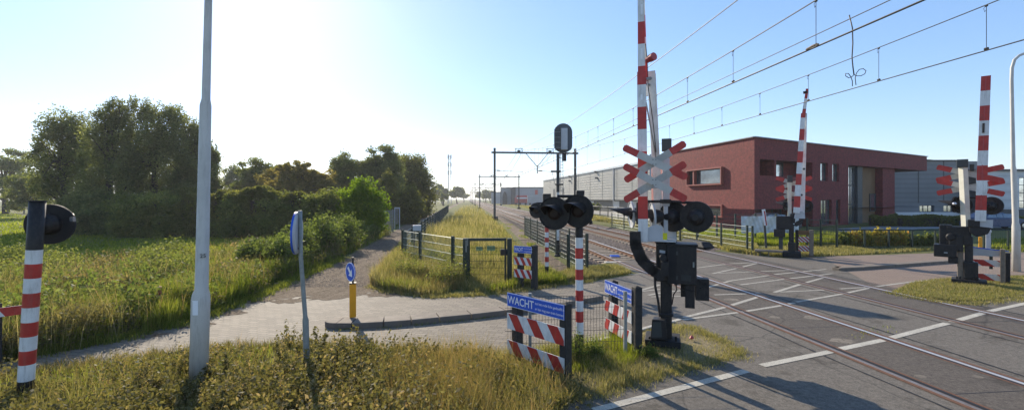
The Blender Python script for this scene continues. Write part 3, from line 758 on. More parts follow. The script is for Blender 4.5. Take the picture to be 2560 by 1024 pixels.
def text_mesh(b, s, o, u, v, size, mi=0, extrude=0.002, bold=False, squeeze=1.0):
    cu = bpy.data.curves.new('t', 'FONT'); cu.body = s; cu.size = size; cu.resolution_u = 3; cu.offset = 0.012 * size if bold else 0.0
    ob = bpy.data.objects.new('t', cu); me = ob.to_mesh()
    u = Vector(u).normalized(); v = Vector(v).normalized(); o = Vector(o)
    b.add([o + u * p.co.x * squeeze + v * p.co.y for p in me.vertices], [list(f.vertices) for f in me.polygons], mi)
    w = max([p.co.x for p in me.vertices] or [0]) * squeeze
    ob.to_mesh_clear(); bpy.data.objects.remove(ob); bpy.data.curves.remove(cu)
    return w

def striped_board(name, parent, o, u, v, L_, h, lab=None, first=-.02, period=.0, slope=-.62, back=False):
    """board with diagonal red bars; o = lower left corner, u along, v up, normal = u x v towards the viewer"""
    u = Vector(u).normalized(); v = Vector(v).normalized(); n = u.cross(v).normalized()
    b = MB(); o = Vector(o)
    # body
    b.prism([o, o + u * L_, o + u * L_ + v * h, o + v * h], -n * .012, 0)
    P = period or L_ / 2.85
    k = -3
    while True:
        a0 = first * L_ + k * P; a1 = a0 + P * .5
        if a0 - abs(slope) * h > L_ + 1: break
        poly = [(a0, h), (a1, h), (a1 - slope * h, 0), (a0 - slope * h, 0)]
        # clip to 0..L
        def clip(pl, X, keep):
            out = []
            for i in range(len(pl)):
                p, q = pl[i], pl[(i + 1) % len(pl)]
                ip, iq = keep(p[0]), keep(q[0])
                if ip: out.append(p)
                if ip != iq:
                    t = (X - p[0]) / (q[0] - p[0]); out.append((X, p[1] + (q[1] - p[1]) * t))
            return out
        poly = clip(poly, 0.0, lambda x: x >= 0); poly = clip(poly, L_, lambda x: x <= L_) if len(poly) > 2 else poly
        if len(poly) > 2:
            b.add([o + u * x + v * y + n * .0015 for x, y in poly], [list(range(len(poly)))[::-1]], 1)
            b.add([o + u * x + v * y - n * .0135 for x, y in poly], [list(range(len(poly)))], 1)
        k += 1
    return obj(name, b, [M['white'], M['red']], parent, label=lab)

def warning_board(A, B_, top, label, group, posts=((0.03, 0), (.93, 0)), panel=True, stripes=((.47, .30), (.16, -.01)), sz=1.0, text=True, bh=.235, bgap=.0, slope=-.62, boards_h=.17, front=1, ext=.0, period=0, postw=.13, first=-.02):
    """wooden posts with a blue panel and two striped boards between the ground points A (left) and B (right)"""
    A = Vector(A); B_ = Vector(B_); A.z = B_.z = 0; u = (B_ - A).normalized(); L_ = (B_ - A).length
    v = Vector((0, 0, 1)); n = u.cross(v).normalized()       # n points to the reader
    t = thing('warning_board', (A + B_) / 2, label, 'warning board', group)
    for f, ex in posts:
        c = A + u * L_ * f - n * (postw / 2 + .014); w = postw
        b = MB(); b.T = Matrix.Translation(c) @ Matrix.Rotation(math.atan2(u.y, u.x), 4, 'Z')
        H = top + ex
        b.add([(-w / 2, -w / 2, 0), (w / 2, -w / 2, 0), (w / 2, w / 2, 0), (-w / 2, w / 2, 0), (-w / 2, -w / 2, H - .03), (w / 2, -w / 2, H - .03), (w / 2, w / 2, H - .03), (-w / 2, w / 2, H - .03), (0, 0, H)],
              [(0, 1, 5, 4), (1, 2, 6, 5), (2, 3, 7, 6), (3, 0, 4, 7), (4, 5, 8), (5, 6, 8), (6, 7, 8), (7, 4, 8)])
        obj('post', b, M['recplastic'] if front else M['woodgrey'], t, bevel=.006)
    for za, zb in [(s[0], s[1]) for s in stripes]:
        striped_board('striped_board', t, A + v * zb, u, v, L_, za - zb, slope=slope, period=period, first=first)
    if panel:
        b = MB(); o = A + v * (top - bh); b.prism([o, o + u * L_, o + u * L_ + v * bh, o + v * bh], -n * .012, 0)
        e = .007
        for q in (((0, 0), (L_, 0), (L_, e), (0, e)), ((0, bh - e), (L_, bh - e), (L_, bh), (0, bh)), ((0, e), (e, e), (e, bh - e), (0, bh - e)), ((L_ - e, e), (L_, e), (L_, bh - e), (L_ - e, bh - e))):
            b.add([o + u * x + v * y + n * .002 for x, y in q], [(0, 1, 2, 3)], 1)
        p = obj('blue_panel', b, [M['blue'] if front else M['zinc'], M['signwhite']], t)
        if text:
            b = MB(); s = bh * .80; lm = M['signwhite']
            w = text_mesh(b, 'WACHT', o + u * .02 + v * bh * .24 + n * .004, u, v, s, bold=True, squeeze=(L_ * .40) / (s * 3.08))
            obj('headline', b, lm, p); b = MB(); q = bh * .25; sq = (L_ * .53) / (q * 12.6)
            text_mesh(b, 'tot het rode licht gedoofd is', o + u * (.03 + w + .015) + v * bh * .60 + n * .004, u, v, q, squeeze=sq, bold=True); obj('text_line', b, lm, p); b = MB()
            text_mesh(b, 'er kan nog een trein komen', o + u * (.03 + w + .015) + v * bh * .22 + n * .004, u, v, q, squeeze=sq, bold=True)
            obj('text_line', b, lm, p)
    return t

# nearest board: seen from the front, blue panel reading WACHT
gW = 'red and white striped WACHT boards at the crossing'
A = W(1268, 0, 7.15); B_ = W(1410, 0, 6.28)
warning_board(A, B_, 1.085, 'nearest and largest blue WACHT sign over striped boards, left of the banded post', gW, posts=((.13, .0), (.97, .03)), stripes=((.755, .505), (.325, .105)), bh=.215, slope=-.70, first=.02)
A = W(1512, 0, 8.35); B_ = W(1578, 0, 7.42)
warning_board(A, B_, 1.07, 'blue WACHT sign over striped boards beside the black barrier machine, seen at a steep angle', gW, posts=((.20, .03), (1.05, .08)), stripes=((.70, .50), (.36, .16)), bh=.235, slope=.42, first=-.3)
A = W(1285, 0, 12.95); B_ = W(1329, 0, 12.6)
warning_board(A, B_, 1.23, 'small weathered WACHT sign with striped boards right of the green gate', gW, posts=((.30, -.1), (1.06, .06)), stripes=((.90, .68), (.55, .31)), bh=.20, slope=-.55, postw=.15)

# far side boards, seen from behind
f = FR(2520, 712)
t = thing('warning_board', f.g, 'striped board seen from behind at the right, beside the pale lamp post', 'warning board', gW)
b = f.mb(); f.rect(b, 2500, 623, 2513, 712, -.08, .08); obj('post', b, M['woodgrey'], t, bevel=.01)
b = f.mb(); f.rect(b, 2513, 632, 2526, 708, .1, .24); obj('post', b, M['recplastic'], t, bevel=.01)
b = f.mb(); b.add([f.p(2428, 617, .08), f.p(2500, 626, .08), f.p(2500, 640, .08), f.p(2428, 638, .08)], [(3, 2, 1, 0)]); b.add([f.p(2428, 617, .1), f.p(2500, 626, .1), f.p(2500, 640, .1), f.p(2428, 638, .1)], [(0, 1, 2, 3)]); b.bar(f.p(2428, 617, .09), f.p(2522, 628, .09), .03, .03, 1)
obj('sign_back', b, [M['zinc'], M['blue']], t)
for ya, yb, yc, yd in ((646, 662, 650, 667), (681, 697, 683, 702)):
    n = u_ = (f.M.to_3x3() @ Vector((1, 0, 0)))
    o = f.M @ f.p(2430, yb, .08); e = f.M @ f.p(2500, yd, .08); striped_board('striped_board', t, o, (e - o), (0, 0, 1), (e - o).length, f.z(ya) - f.z(yb), slope=-1.3, first=-.05, period=.55)
b = f.mb(); f.rect(b, 2473, 640, 2482, 672, .5, .6); obj('rear_post', b, M['darkgreen'], t)

f = FR(2034, 660)
f = FR(2030, 642)
t = thing('warning_board', f.g, 'faded striped board between wooden posts under the far tilted barrier', 'warning board', gW)
b = f.mb(); f.rect(b, 2023, 575, 2034, 640, -.08, .08); obj('post', b, M['woodgrey'], t, bevel=.01)
b = f.mb(); f.rect(b, 1988, 574, 1996, 636, .02, .16); obj('post', b, M['recplastic'], t, bevel=.01)
b = f.mb(); f.rect(b, 1996, 576, 2023, 587, .0, .03); obj('wooden_rail', b, M['tan'], t)
for ya, yb in ((591, 605), (614, 628)):
    o = f.M @ f.p(1996, yb, .0); e = f.M @ f.p(2023, yb, .0); striped_board('striped_board', t, o, (e - o), (0, 0, 1), (e - o).length, f.z(ya) - f.z(yb), slope=-1.0, first=.2)

# far left piece of a striped board
A = W(-60, 0, 6.55); B_ = W(60, 0, 6.9); A.z = B_.z = 0
t = thing('warning_board', (A + B_) / 2, 'red end of a striped board at the left edge, just behind the leftmost banded post', 'warning board', gW)
u = (B_ - A).normalized(); striped_board('striped_board', t, Vector((A.x, A.y, .80)), u, (0, 0, 1), (B_ - A).length, .14, slope=-.6, first=.42, period=1.4)
b = MB(); b.bar(A + u * .1 + Vector((0, .1, 0)), A + u * .1 + Vector((0, .1, 1.0)), .12, .12); obj('post', b, M['recplastic'], t, bevel=.01)

# banded light posts
M['signalgrey'] = paint('signal_board_grey', (0.085, 0.10, 0.115), .6, 0, .2, 3)
gP = 'red and white banded signal posts'
def band_list(n, start, first_white=True):
    pass
# leftmost: seen from behind
lo = G(60, 1018); hi = W(94, 503, 5.49)
t = thing('banded_signal_post', lo, 'leftmost red and white banded post, leaning, its black disc seen from behind', 'crossing signal', gP)
tot = 1018 - 503
ys = [940, 900, 866, 832, 797, 761, 726, 690, 655, 621, 503]; mi = [2, 0, 1, 0, 1, 0, 1, 0, 1, 0, 2]
lo.z = -.05
b = MB(); banded(b, lo, hi, .078, [((1018 - y) / tot, m) for y, m in zip(ys, mi)]); o = obj('post', b, [M['white'], M['red'], M['black']], t, smooth=True)
b = MB(); b.tube([hi, hi + Vector((0, 0, .012))], .088, 20); obj('cap', b, M['black'], t)
face = Vector((-.38, 1, 0)).normalized()
d = lamp(t, W(125, 560, 5.75), face, r=.262, dm='black_matt')
b = MB(); b.bar(W(92, 561, 5.5), W(122, 561, 5.7), .06, .06); obj('bracket', b, M['black'], t)
b = MB(); f_ = W(180, 548, 5.75); b.box(f_.x - .012, f_.x + .03, f_.y - .02, f_.y + .02, f_.z - .03, f_.z + .03); obj('catch', b, M['chrome'], t)
# near centre: two lights towards the road
lo = G(1450, 893); hi = W(1447, 490, lo.y)
t = thing('banded_signal_post', lo, 'central banded post with two round hooded black lights, between the WACHT signs', 'crossing signal', gP)
ys = [833, 803, 776, 750, 724, 698, 672, 645, 619, 593, 490]; mi = [2, 0, 1, 0, 1, 0, 1, 0, 1, 0, 2]
b = MB(); banded(b, lo, hi, .064, [((893 - y) / 403, m) for y, m in zip(ys, mi)]); obj('post', b, [M['white'], M['red'], M['black']], t, smooth=True)
fc = Vector((-.62, -1, -.03)).normalized(); Yp = lo.y
lamp(t, W(1445, 527, Yp - .26), fc, r=.265); lamp(t, W(1386, 533, Yp - .12), Vector((-.5, -1, -.03)), r=.27)
b = MB(); b.tube([W(1452, 491, Yp), W(1393, 490, Yp + .02)], .025, 8); obj('crossbar', b, M['black'], t)
b = MB(); b.bar(W(1450, 488, Yp), W(1450, 476, Yp), .13, .13); obj('cap_box', b, M['black'], t, bevel=.01)
b = MB(); b.tube([W(1474, 545, Yp + .05), W(1478, 560, Yp + .05)], .03, 8); b.tube([W(1450, 520, Yp), W(1470, 530, Yp + .05)], .03, 8); obj('rear_bracket', b, M['black'], t)
# smaller one behind
lo = G(1367, 697); hi = W(1367, 505, lo.y)
t = thing('banded_signal_post', lo, 'slimmer banded post farther off, right of the small WACHT sign, with two dark discs', 'crossing signal', gP)
ys = [665, 654, 641, 629, 617, 605, 593, 580, 568, 505]; mi = [2, 0, 1, 0, 1, 0, 1, 0, 1, 2]
b = MB(); banded(b, lo, hi, .062, [((697 - y) / 192, m) for y, m in zip(ys, mi)], 14); obj('post', b, [M['white'], M['red'], M['black']], t, smooth=True)
lamp(t, W(1341, 526, lo.y - .1), Vector((-.6, -1, 0)), r=.25); lamp(t, W(1388, 526, lo.y + .1), Vector((.8, 1, 0)), r=.25)
b = MB(); b.tube([W(1341, 507, lo.y), W(1388, 507, lo.y)], .025, 8); b.tube([W(1341, 507, lo.y), W(1341, 515, lo.y)], .025, 8); obj('crossbar', b, M['black'], t)
b = MB(); b.bar(W(1367, 507, lo.y), W(1367, 484, lo.y), .26, .2); obj('cap_box', b, M['black'], t, bevel=.02)

# grey street lamp posts
def lamp_post(pts, label, extra=None, name='street_lamp'):
    """pts: list of (px, py, radius) at one distance"""
    base = G(pts[0][0], pts[0][1]); Yb = base.y
    t = thing(name, base, label, 'lamp post', 'lamp posts at the crossing')
    b = MB(); P = [W(x, y, Yb) for x, y, r in pts]; P[0].z = -.05
    b.tube(P, [r for x, y, r in pts], 24); obj('post', b, M['greypost'], t, smooth=True)
    return t, Yb
t, Yb = lamp_post([(495, 985, .108), (502, 748, .108), (503, 735, .100), (504, 722, .078), (514, 264, .067), (515, 248, .050), (521, 0, .044), (533, -560, .036)], 'thick grey lamp post in the left foreground, numbered 25 with a white sticker')
b = MB(); b.tube([W(533, -560, Yb), W(560, -600, Yb), W(620, -610, Yb)], [.04, .035, .03], 10); b.bar(W(620, -610, Yb), W(720, -610, Yb), .2, .1); obj('lamp_head', b, M['greypost'], t)
# sticker and number wrapped on the post face towards the camera
def wrap_plate(t, name, px, py, w, h, r, mat, txt=None, cx=None, off=0.0):
    c = W(cx, py, Yb); to = Vector((-c.x, -c.y, 0)).normalized(); a0 = math.atan2(to.y, to.x) + off
    b = MB(); n = 6; vs = []
    for i in range(n + 1):
        a = a0 + (i / n - .5) * (w / r)
        for z in (-h / 2, h / 2): vs.append(c + Vector((math.cos(a) * r, math.sin(a) * r, z)))
    b.add(vs, [(2 * i, 2 * i + 2, 2 * i + 3, 2 * i + 1) for i in range(n)])
    o = obj(name, b, mat, t)
    if txt:
        b = MB(); m = Vector((math.cos(a0), math.sin(a0), 0)); u = Vector((-m.y, m.x, 0))
        text_mesh(b, txt, c + m * (r + .003) - u * w * .42 + Vector((0, 0, -h * .35)), u, (0, 0, 1), h * .95, bold=True); obj('number', b, M['black'], o)
wrap_plate(t, 'number_plate', 502, 637, .085, .070, .0775, M['buckwhite'], '25', 508)
wrap_plate(t, 'sticker', 488, 764, .075, .19, .1095, M['signwhite'], None, 502, -.62)
t, Yr = lamp_post([(2541, 678, .115), (2540, 565, .108), (2539, 556, .085), (2534, 425, .075), (2533, 415, .06), (2529, 200, .05), (2530, 170, .05), (2536, 150, .048), (2548, 139, .045), (2570, 130, .045), (2680, 118, .04)], 'pale slender lamp post with a curved top at the right edge')

# round traffic sign seen from behind
lo = G(767, 960); lo2 = W(767, 880, lo.y)
t = thing('traffic_sign', lo, 'round traffic sign seen edge-on from behind, blue rim and grey back on a slim pole', 'traffic sign')
b = MB(); b.tube([lo, W(766, 880, lo.y), W(764, 800, lo.y), W(763, 790, lo.y), W(752, 640, lo.y), W(750, 526, lo.y)], [.042, .042, .042, .03, .029, .029], 14); obj('pole', b, M['steel'], t, smooth=True)
c = W(742, 582, lo.y + .04); ax = Vector((-.987, -.24, .02)).normalized()
b = MB(); b.lathe(c, ax, [(-.03, .26), (-.012, .294), (-.006, .294)], 36); b.lathe(c, ax, [(-.006, .298), (.018, .3), (.02, .29)], 36, 1)
ro = obj('sign_disc', b, [M['zinc'], M['blue']], t)
b = MB(); b.tube([W(750, 545, lo.y), W(744, 545, lo.y + .03)], .02, 6); b.tube([W(750, 620, lo.y), W(744, 620, lo.y + .03)], .02, 6); obj('clamp', b, M['rust'], t)

# yellow bollard with keep-left arrow on the island
bs_ = G(882, 806); bs_.z = .12; 
t = thing('traffic_bollard', bs_, 'yellow bollard carrying a blue arrow disc, on the rounded end of the kerb island', 'bollard')
Yb2 = bs_.y
b = MB(); b.T = Matrix.Translation(bs_) @ Matrix.Rotation(.35, 4, 'Z'); Hb = W(880, 708, Yb2).z - .12
b.box(-.066, .066, -.066, .066, 0, Hb); obj('body', b, M['yellow'], t, bevel=.02)
b = MB(); b.T = Matrix.Translation(bs_) @ Matrix.Rotation(.35, 4, 'Z'); b.box(-.07, .07, -.07, .07, Hb, Hb + .02); b.box(-.02, .02, -.02, .02, Hb + .02, Hb + .55); obj('stem', b, M['black'], t)
c = W(876.5, 679, Yb2 - .02); ax = Vector((-.69, -.73, 0)).normalized(); side = Vector((0, 0, 1)).cross(ax).normalized()
b = MB(); b.lathe(c, ax, [(-.01, .195), (.008, .2), (.01, .19)], 32, 0); b.lathe(c, ax, [(.0105, .2), (.0125, .2), (.0125, .182)], 32, 1); b.lathe(c, ax, [(.011, .184), (.0135, .184), (.0135, .01)], 32, 0)
dd = obj('sign_disc', b, [M['blue'], M['signwhite']], t)
b = MB(); o = c + ax * .016; e1 = (side * .707 - Vector((0, 0, 1)) * .707); e2 = (side * .707 + Vector((0, 0, 1)) * .707)
def A2(x, y): return o + e1 * x + e2 * y
b.add([A2(-.13, -.032), A2(.01, -.032), A2(.01, .032), A2(-.13, .032)], [(0, 1, 2, 3)]); b.add([A2(.01, -.10), A2(.135, 0), A2(.01, .10)], [(0, 1, 2)])
obj('arrow', b, M['signwhite'], dd)

# yellow and grey bollards far right
p = G(2451, 622)
f = FR(2451, 628); t = thing('traffic_bollard', f.g, 'short yellow bollard behind the right barrier machine', 'bollard')
b = f.mb(); f.rect(b, 2446, 592, 2456, 626, -.07, .07); obj('body', b, M['yellow'], t, bevel=.03)
f = FR(2473, 640); t = thing('traffic_bollard', f.g, 'dark grey blue post beside the short yellow bollard', 'bollard')
b = f.mb(); f.rect(b, 2464, 580, 2477, 640, -.1, .1); f.rect(b, 2462, 575, 2479, 581, -.12, .12); obj('body', b, M['zinc'], t, bevel=.02)
M['redframe_dull'] = paint('sun_bleached_red', (.28, .06, .05), .7, 0, .4, 9)
# small red topped marker in the weeds
f = FR(400, 800); t = thing('marker_post', f.g, 'small red topped marker post half hidden in the weeds left of the brick lane', 'marker post')
b = f.mb(); f.rect(b, 397, 736, 403, 800, -.03, .03); obj('post', b, M['woodgrey'], t)
b = f.mb(); f.rect(b, 395, 716, 405, 736, -.04, .04); obj('red_top', b, M['redframe_dull'], t, bevel=.02)

# railway signal with oval head seen from behind
f = FR(1395, 640); t = thing('railway_signal', f.g, 'tall railway signal with an oval head seen from behind, ladder and platform', 'railway signal')
b = f.mb(); f.rect(b, 1391, 385, 1399, 480, -.09, .09); obj('upper_mast', b, M['mast'], t)
b = f.mb(); f.rect(b, 1391.5, 480, 1398.5, 600, -.07, .07); obj('white_mast', b, M['white'], t)
b = f.mb(); f.rect(b, 1391, 600, 1399, 640, -.08, .08); f.rect(b, 1386, 637, 1401, 657, -.15, .15); obj('foot', b, M['black'], t, bevel=.02)
b = f.mb(); r = f.x(1431) - f.x(1408); cx = f.x(1408); zt = f.z(308) - r; zb = f.z(380) + r * .7
pts = [(cx + r * math.cos(a), zt + r * math.sin(a)) for a in np.linspace(0, math.pi, 15)] + [(cx + r * math.cos(a), zb + r * .75 * math.sin(a)) for a in np.linspace(math.pi, 2 * math.pi, 15)]
b.prism([(x, .05, z) for x, z in pts], (0, .05, 0)); hd = obj('signal_head', b, M['signalgrey'], t)
b = f.mb(); f.rect(b, 1402, 320, 1419, 374, -.12, .05); obj('lamp_cabinet', b, M['zinc'], hd, bevel=.015)
b = f.mb(); f.rect(b, 1388, 318, 1401, 374, -.2, .02); obj('louvre_cage', b, M['darkclad'], hd)
b = f.mb(); f.rect(b, 1405, 382, 1416, 402, -.08, .12); obj('lower_box', b, M['black'], t, bevel=.02)
for r_ in ((1377, 426, 1402, 429), (1388, 459, 1408, 462)):
    b = f.mb(); f.rect(b, *r_, -.25, .25); obj('platform', b, M['mast'], t)
b = f.mb()
for x in (1401, 1407): b.tube([f.p(x, 385, -.1), f.p(x + 1, 480, -.1)], .012, 5)
for k in range(12): b.tube([f.p(1401, 388 + k * 8, -.1), f.p(1407.5, 388 + k * 8, -.1)], .01, 5)
obj('ladder', b, M['steel'], t); b = f.mb()
for k in range(4): b.tube([f.p(1386, 330 + k * 13, -.22), f.p(1402, 330 + k * 13, -.22)], .012, 5)
b.tube([f.p(1386, 322, -.22), f.p(1386, 372, -.22)], .01, 5)
obj('cage_rungs', b, M['steel'], hd)
b = f.mb(); b.tube([f.p(1380, 429, -.2), f.p(1387, 460, -.2)], .01, 5); obj('brace', b, M['steel'], t)
f = FR(1197, 540)
# ---------------------------------------------------------------- barrier machines with crossbucks
def beam(parent, pts, w0, w1, th, period, phase, frame, name='barrier_beam', side=0, lab=None, mats=None):
    """banded beam along a polyline in local frame coordinates (x, d, z); bands every period metres of height"""
    b = MB(frame.M)
    a, c = Vector(pts[0]), Vector(pts[1]); n = (c - a).length
    cuts = [0.0]; z = phase
    while z < n:
        if z > 0.01: cuts.append(z)
        z += period
    cuts.append(n)
    k0 = 0 if phase > 0.01 else 1
    for i in range(len(cuts) - 1):
        p = a.lerp(c, cuts[i] / n); q = a.lerp(c, cuts[i + 1] / n)
        f0, f1 = cuts[i] / n, cuts[i + 1] / n
        b.bar(p, q, w0 + (w1 - w0) * f0, th, (i + side) % 2, up=(0, 1, 0), w2=w0 + (w1 - w0) * f1)
    return obj(name, b, mats or [M['white'], M['red']], parent, label=lab)

# --- centre machine
f = FR(1665, 862)
t = thing('barrier_machine', f.g, 'large black barrier machine in the centre with double crossbuck, four lights and raised striped arm', 'level crossing barrier', 'level crossing barriers with crossbucks')
b = f.mb()
f.rect(b, 1612, 852, 1702, 868, -.28, .28); 
for x in (1624, 1640, 1690):
    for dd in (-.2, .2): b.tube([f.p(x, 853, dd), f.p(x, 840, dd)], .022, 8)
obj('base_plate', b, M['black_matt'], t, bevel=.015)
b = f.mb(); f.rect(b, 1651, 700, 1680, 852, -.11, .11); f.rect(b, 1646, 783, 1684, 790, -.16, .16); obj('lower_mast', b, M['black'], t, bevel=.02)
b = f.mb(); b.add([f.p(1626, 848, -.3), f.p(1668, 850, -.3), f.p(1664, 800, -.3), f.p(1630, 797, -.3), f.p(1626, 848, 0), f.p(1668, 850, 0), f.p(1664, 792, 0), f.p(1634, 790, 0)], [(0, 1, 2, 3), (4, 7, 6, 5), (0, 4, 5, 1), (1, 5, 6, 2), (2, 6, 7, 3), (3, 7, 4, 0)])
obj('junction_box', b, M['black'], t, bevel=.015)
b = f.mb(); b.add([f.p(1628, 842, -.303), f.p(1655, 842, -.303), f.p(1653, 804, -.303), f.p(1632, 804, -.303)], [(0, 1, 2, 3)]); obj('junction_box_lid', b, M['mast'], t)
b = f.mb(); b.tube([f.p(1637, 688, -.12), f.p(1638, 715, -.14), f.p(1645, 750, -.14), f.p(1650, 790, -.12)], .022, 8); b.tube([f.p(1750, 700, -.1), f.p(1765, 712, -.1), f.p(1748, 722, -.2)], .01, 6); obj('cable', b, M['black'], t)
b = f.mb(); f.rect(b, 1640, 607, 1672, 704, -.16, .2); f.rect(b, 1638, 604, 1676, 609, -.18, .22); obj('motor_housing', b, M['black'], t, bevel=.02)
b = f.mb(); f.rect(b, 1668, 614, 1742, 711, -.24, .22); f.rect(b, 1664, 610, 1746, 615, -.26, .24); obj('control_cabinet', b, M['black'], t, bevel=.018)
b = f.mb(); f.rect(b, 1668.5, 618, 1691, 708, -.256, -.24); obj('cabinet_door', b, M['black_matt'], t, bevel=.004)
b = f.mb(); b.add([f.p(1649, 624, -.166), f.p(1663, 626, -.166), f.p(1663, 633, -.166), f.p(1649, 631, -.166)], [(0, 1, 2, 3)][::-1]); obj('label_plate', b, M['zinc'], t)
b = f.mb(); f.rect(b, 1702, 707, 1737, 742, -.02, .12); f.rect(b, 1713, 709, 1737, 770, -.12, -.02); f.rect(b, 1739, 697, 1773, 751, -.08, .14); b.tube([f.p(1700, 722, -.15), f.p(1738, 729, -.15)], .008, 6); obj('bell_box', b, M['black'], t, bevel=.015)
# counterweight arm
b = f.mb(); P = [(1588, 578), (1589, 612), (1604, 648), (1632, 676), (1662, 690)]; ws = [.18, .19, .19, .17, .15]
for i in range(4): b.bar(f.p(*P[i], -.34), f.p(*P[i + 1], -.34), ws[i], .14, up=(0, 1, 0), w2=ws[i + 1])
for i in (1, 2, 3): b.lathe(f.p(*P[i], -.41), (0, 1, 0), [(0, ws[i] / 2), (.14, ws[i] / 2)], 16)
obj('counterweight_arm', b, M['black'], t)
b = f.mb(); f.rect(b, 1652, 655, 1672, 690, -.42, -.1); b.tube([f.p(1611, 653, -.45), f.p(1628, 655, -.45), f.p(1645, 662, -.45)], .012, 6); b.lathe(f.p(1658, 645, -.40), (0, 1, 0), [(0, .06), (.25, .06)], 14); obj('hinge', b, M['black'], t, bevel=.01)
# bolts, hinges, vents and a latch on the cabinets
for x, y in ((1644, 612), (1644, 698), (1668, 612), (1668, 698)):
    b = f.mb(); b.lathe(f.p(x, y, -.175), (0, 1, 0), [(0, .008), (.006, .012), (.015, .012)], 8); obj('bolt', b, M['mast'], t)
for y in (628, 690):
    b = f.mb(); f.rect(b, 1690, y, 1695, y + 9, -.262, -.24); obj('cabinet_hinge', b, M['mast'], t)
b = f.mb(); f.rect(b, 1732, 655, 1736, 668, -.265, -.24); obj('latch', b, M['steel'], t)
for k in range(5):
    b = f.mb(); f.rect(b, 1703, 688 + k * 3, 1728, 689.3 + k * 3, -.25, -.24); obj('vent_slat', b, M['mast'], t)
b = f.mb(); b.tube([f.p(1690, 711, -.1), f.p(1692, 724, -.12), f.p(1684, 735, -.12), f.p(1680, 760, -.1)], .012, 6); b.tube([f.p(1673, 700, -.14), f.p(1676, 716, -.14)], .02, 6); obj('cable_conduit', b, M['black_matt'], t)
b = f.mb(); b.lathe(f.p(1690, 712, -.12), (0, 0, 1), [(0, .03), (.04, .03)], 8); b.lathe(f.p(1712, 712, -.12), (0, 0, 1), [(0, .02), (.04, .02)], 8); obj('cable_gland', b, M['black_matt'], t)
# galvanised bracket plates
b = f.mb(); b.prism([f.p(1600, 604, -.26), f.p(1657, 603, -.26), f.p(1657, 566, -.26), f.p(1640, 560, -.26), f.p(1600, 575, -.26)], (0, .02, 0)); b.prism([f.p(1664, 602, .2), f.p(1692, 604, .2), f.p(1690, 575, .2), f.p(1672, 566, .2)], (0, .02, 0)); f.rect(b, 1600, 600, 1690, 604, -.24, .2); obj('bracket_plate', b, M['zinc'], t)
# masts
b = f.mb(); f.rect(b, 1659, 515, 1670, 606, -.07, .05); f.rect(b, 1656, 395, 1674, 515, -.05, .09); f.rect(b, 1648, 500, 1651, 604, .02, .05); obj('upper_mast', b, M['zinc'], t, bevel=.01)
b = f.mb(); f.rect(b, 1653, 582, 1668, 602, -.085, -.07); obj('yellow_sticker', b, M['lime'], t)
b = f.mb(); f.rect(b, 1654, 346, 1679, 376, -.1, .12); obj('top_box', b, M['mast'], t, bevel=.01)
# beams of the raised arm: front beam, rear beam, joined at the top
per = f.z(163) - f.z(218)
beam(t, [f.p(1608, 604, -.30), f.p(1604, 180, -.24)], .165, .150, .05, per, f.z(548) - f.z(604) + .0, f, name='barrier_beam', side=0)
beam(t, [f.p(1604, 180, -.22), f.p(1600, -300, -.18)], .125, .09, .04, per, f.z(166) - f.z(180), f, name='barrier_tip', side=1)
beam(t, [f.p(1650, 604, .36), f.p(1628, 178, .02)], .15, .14, .05, 9, 0, f, name='rear_beam', side=1, mats=[M['white'], M['white']])
beam(t, [f.p(1657, 604, .40), f.p(1637, 185, .06)], .04, .03, .07, per, .2, f, name='rear_beam_edge', side=1)
beam(t, [f.p(1616, 240, -.14), f.p(1606, -60, -.12)], .06, .05, .05, per, .26, f, name='tip_rib', side=0)
b = f.mb(); b.tube([f.p(1613, 198, -.2), f.p(1626, 196, 0)], .03, 8); b.tube([f.p(1613, 210, -.2), f.p(1624, 212, 0)], .02, 8); b.tube([f.p(1615, 255, -.1), f.p(1638, 380, .1), f.p(1640, 400, .1)], .015, 6); obj('strut', b, M['steel'], t)
for yy in (25, 80, 135, 250, 307, 362):
    b = f.mb(); f.rect(b, 1601.5, yy - 14, 1606.5, yy + 12, -.275 if yy > 180 else -.245, -.24 if yy > 180 else -.2); o = obj('reflector', b, M['red'] if yy in (80, 307) else M['signwhite'], t)
b = f.mb(); b.tube([f.p(1616, 152, -.15), f.p(1624, 148, -.2)], .05, 10); b.lathe(f.p(1622, 148, -.15), (.7, -.7, .1), [(0, .045), (.03, .066), (.13, .07), (.13, .05)], 16); obj('arm_lamp', b, M['red_faded'], t)
b = f.mb(); b.tube([f.p(1614, 110, -.18), f.p(1618, 150, -.16), f.p(1620, 215, -.1), f.p(1632, 300, .0), f.p(1640, 380, .05)], .008, 5); obj('arm_cable', b, M['black'], t)
# crossbucks: two crosses, one above the other
an = .49
def cross(fr, t, cx, cy, L_, w, d, lab=None, a1=an, a2=None):
    a2 = a1 if a2 is None else a2
    b = MB(fr.M); c = (fr.x(cx, d), fr.z(cy, d)); plank(b, 0, 0, c, L_, w, a2, d + .045, wi=3); plank(b, 0, 0, c, L_, w, -a1, d)
    for q in ((-.012, .02), (.012, .02), (-.012, -.02), (.012, -.02)): b.lathe((c[0] + q[0] * 2, d - .006, c[1] + q[1] * 2), (0, 1, 0), [(0, .008), (.01, .008)], 8, 2)
    return obj('crossbuck', b, [M['buckwhite'], M['red'], M['black'], M['buckgrey']], t)
cross(f, t, 1636, 404, 1.16, .122, -.46, a1=.49, a2=.56); cross(f, t, 1636, 455, 1.16, .122, -.53, a1=.53, a2=.56)
b = f.mb(); f.rect(b, 1624, 385, 1628, 475, -.41, -.37); b.tube([f.p(1626, 400, -.4), f.p(1662, 400, 0)], .02, 8); b.tube([f.p(1626, 468, -.4), f.p(1662, 468, 0)], .02, 8); obj('crossbuck_bracket', b, M['zinc'], t)
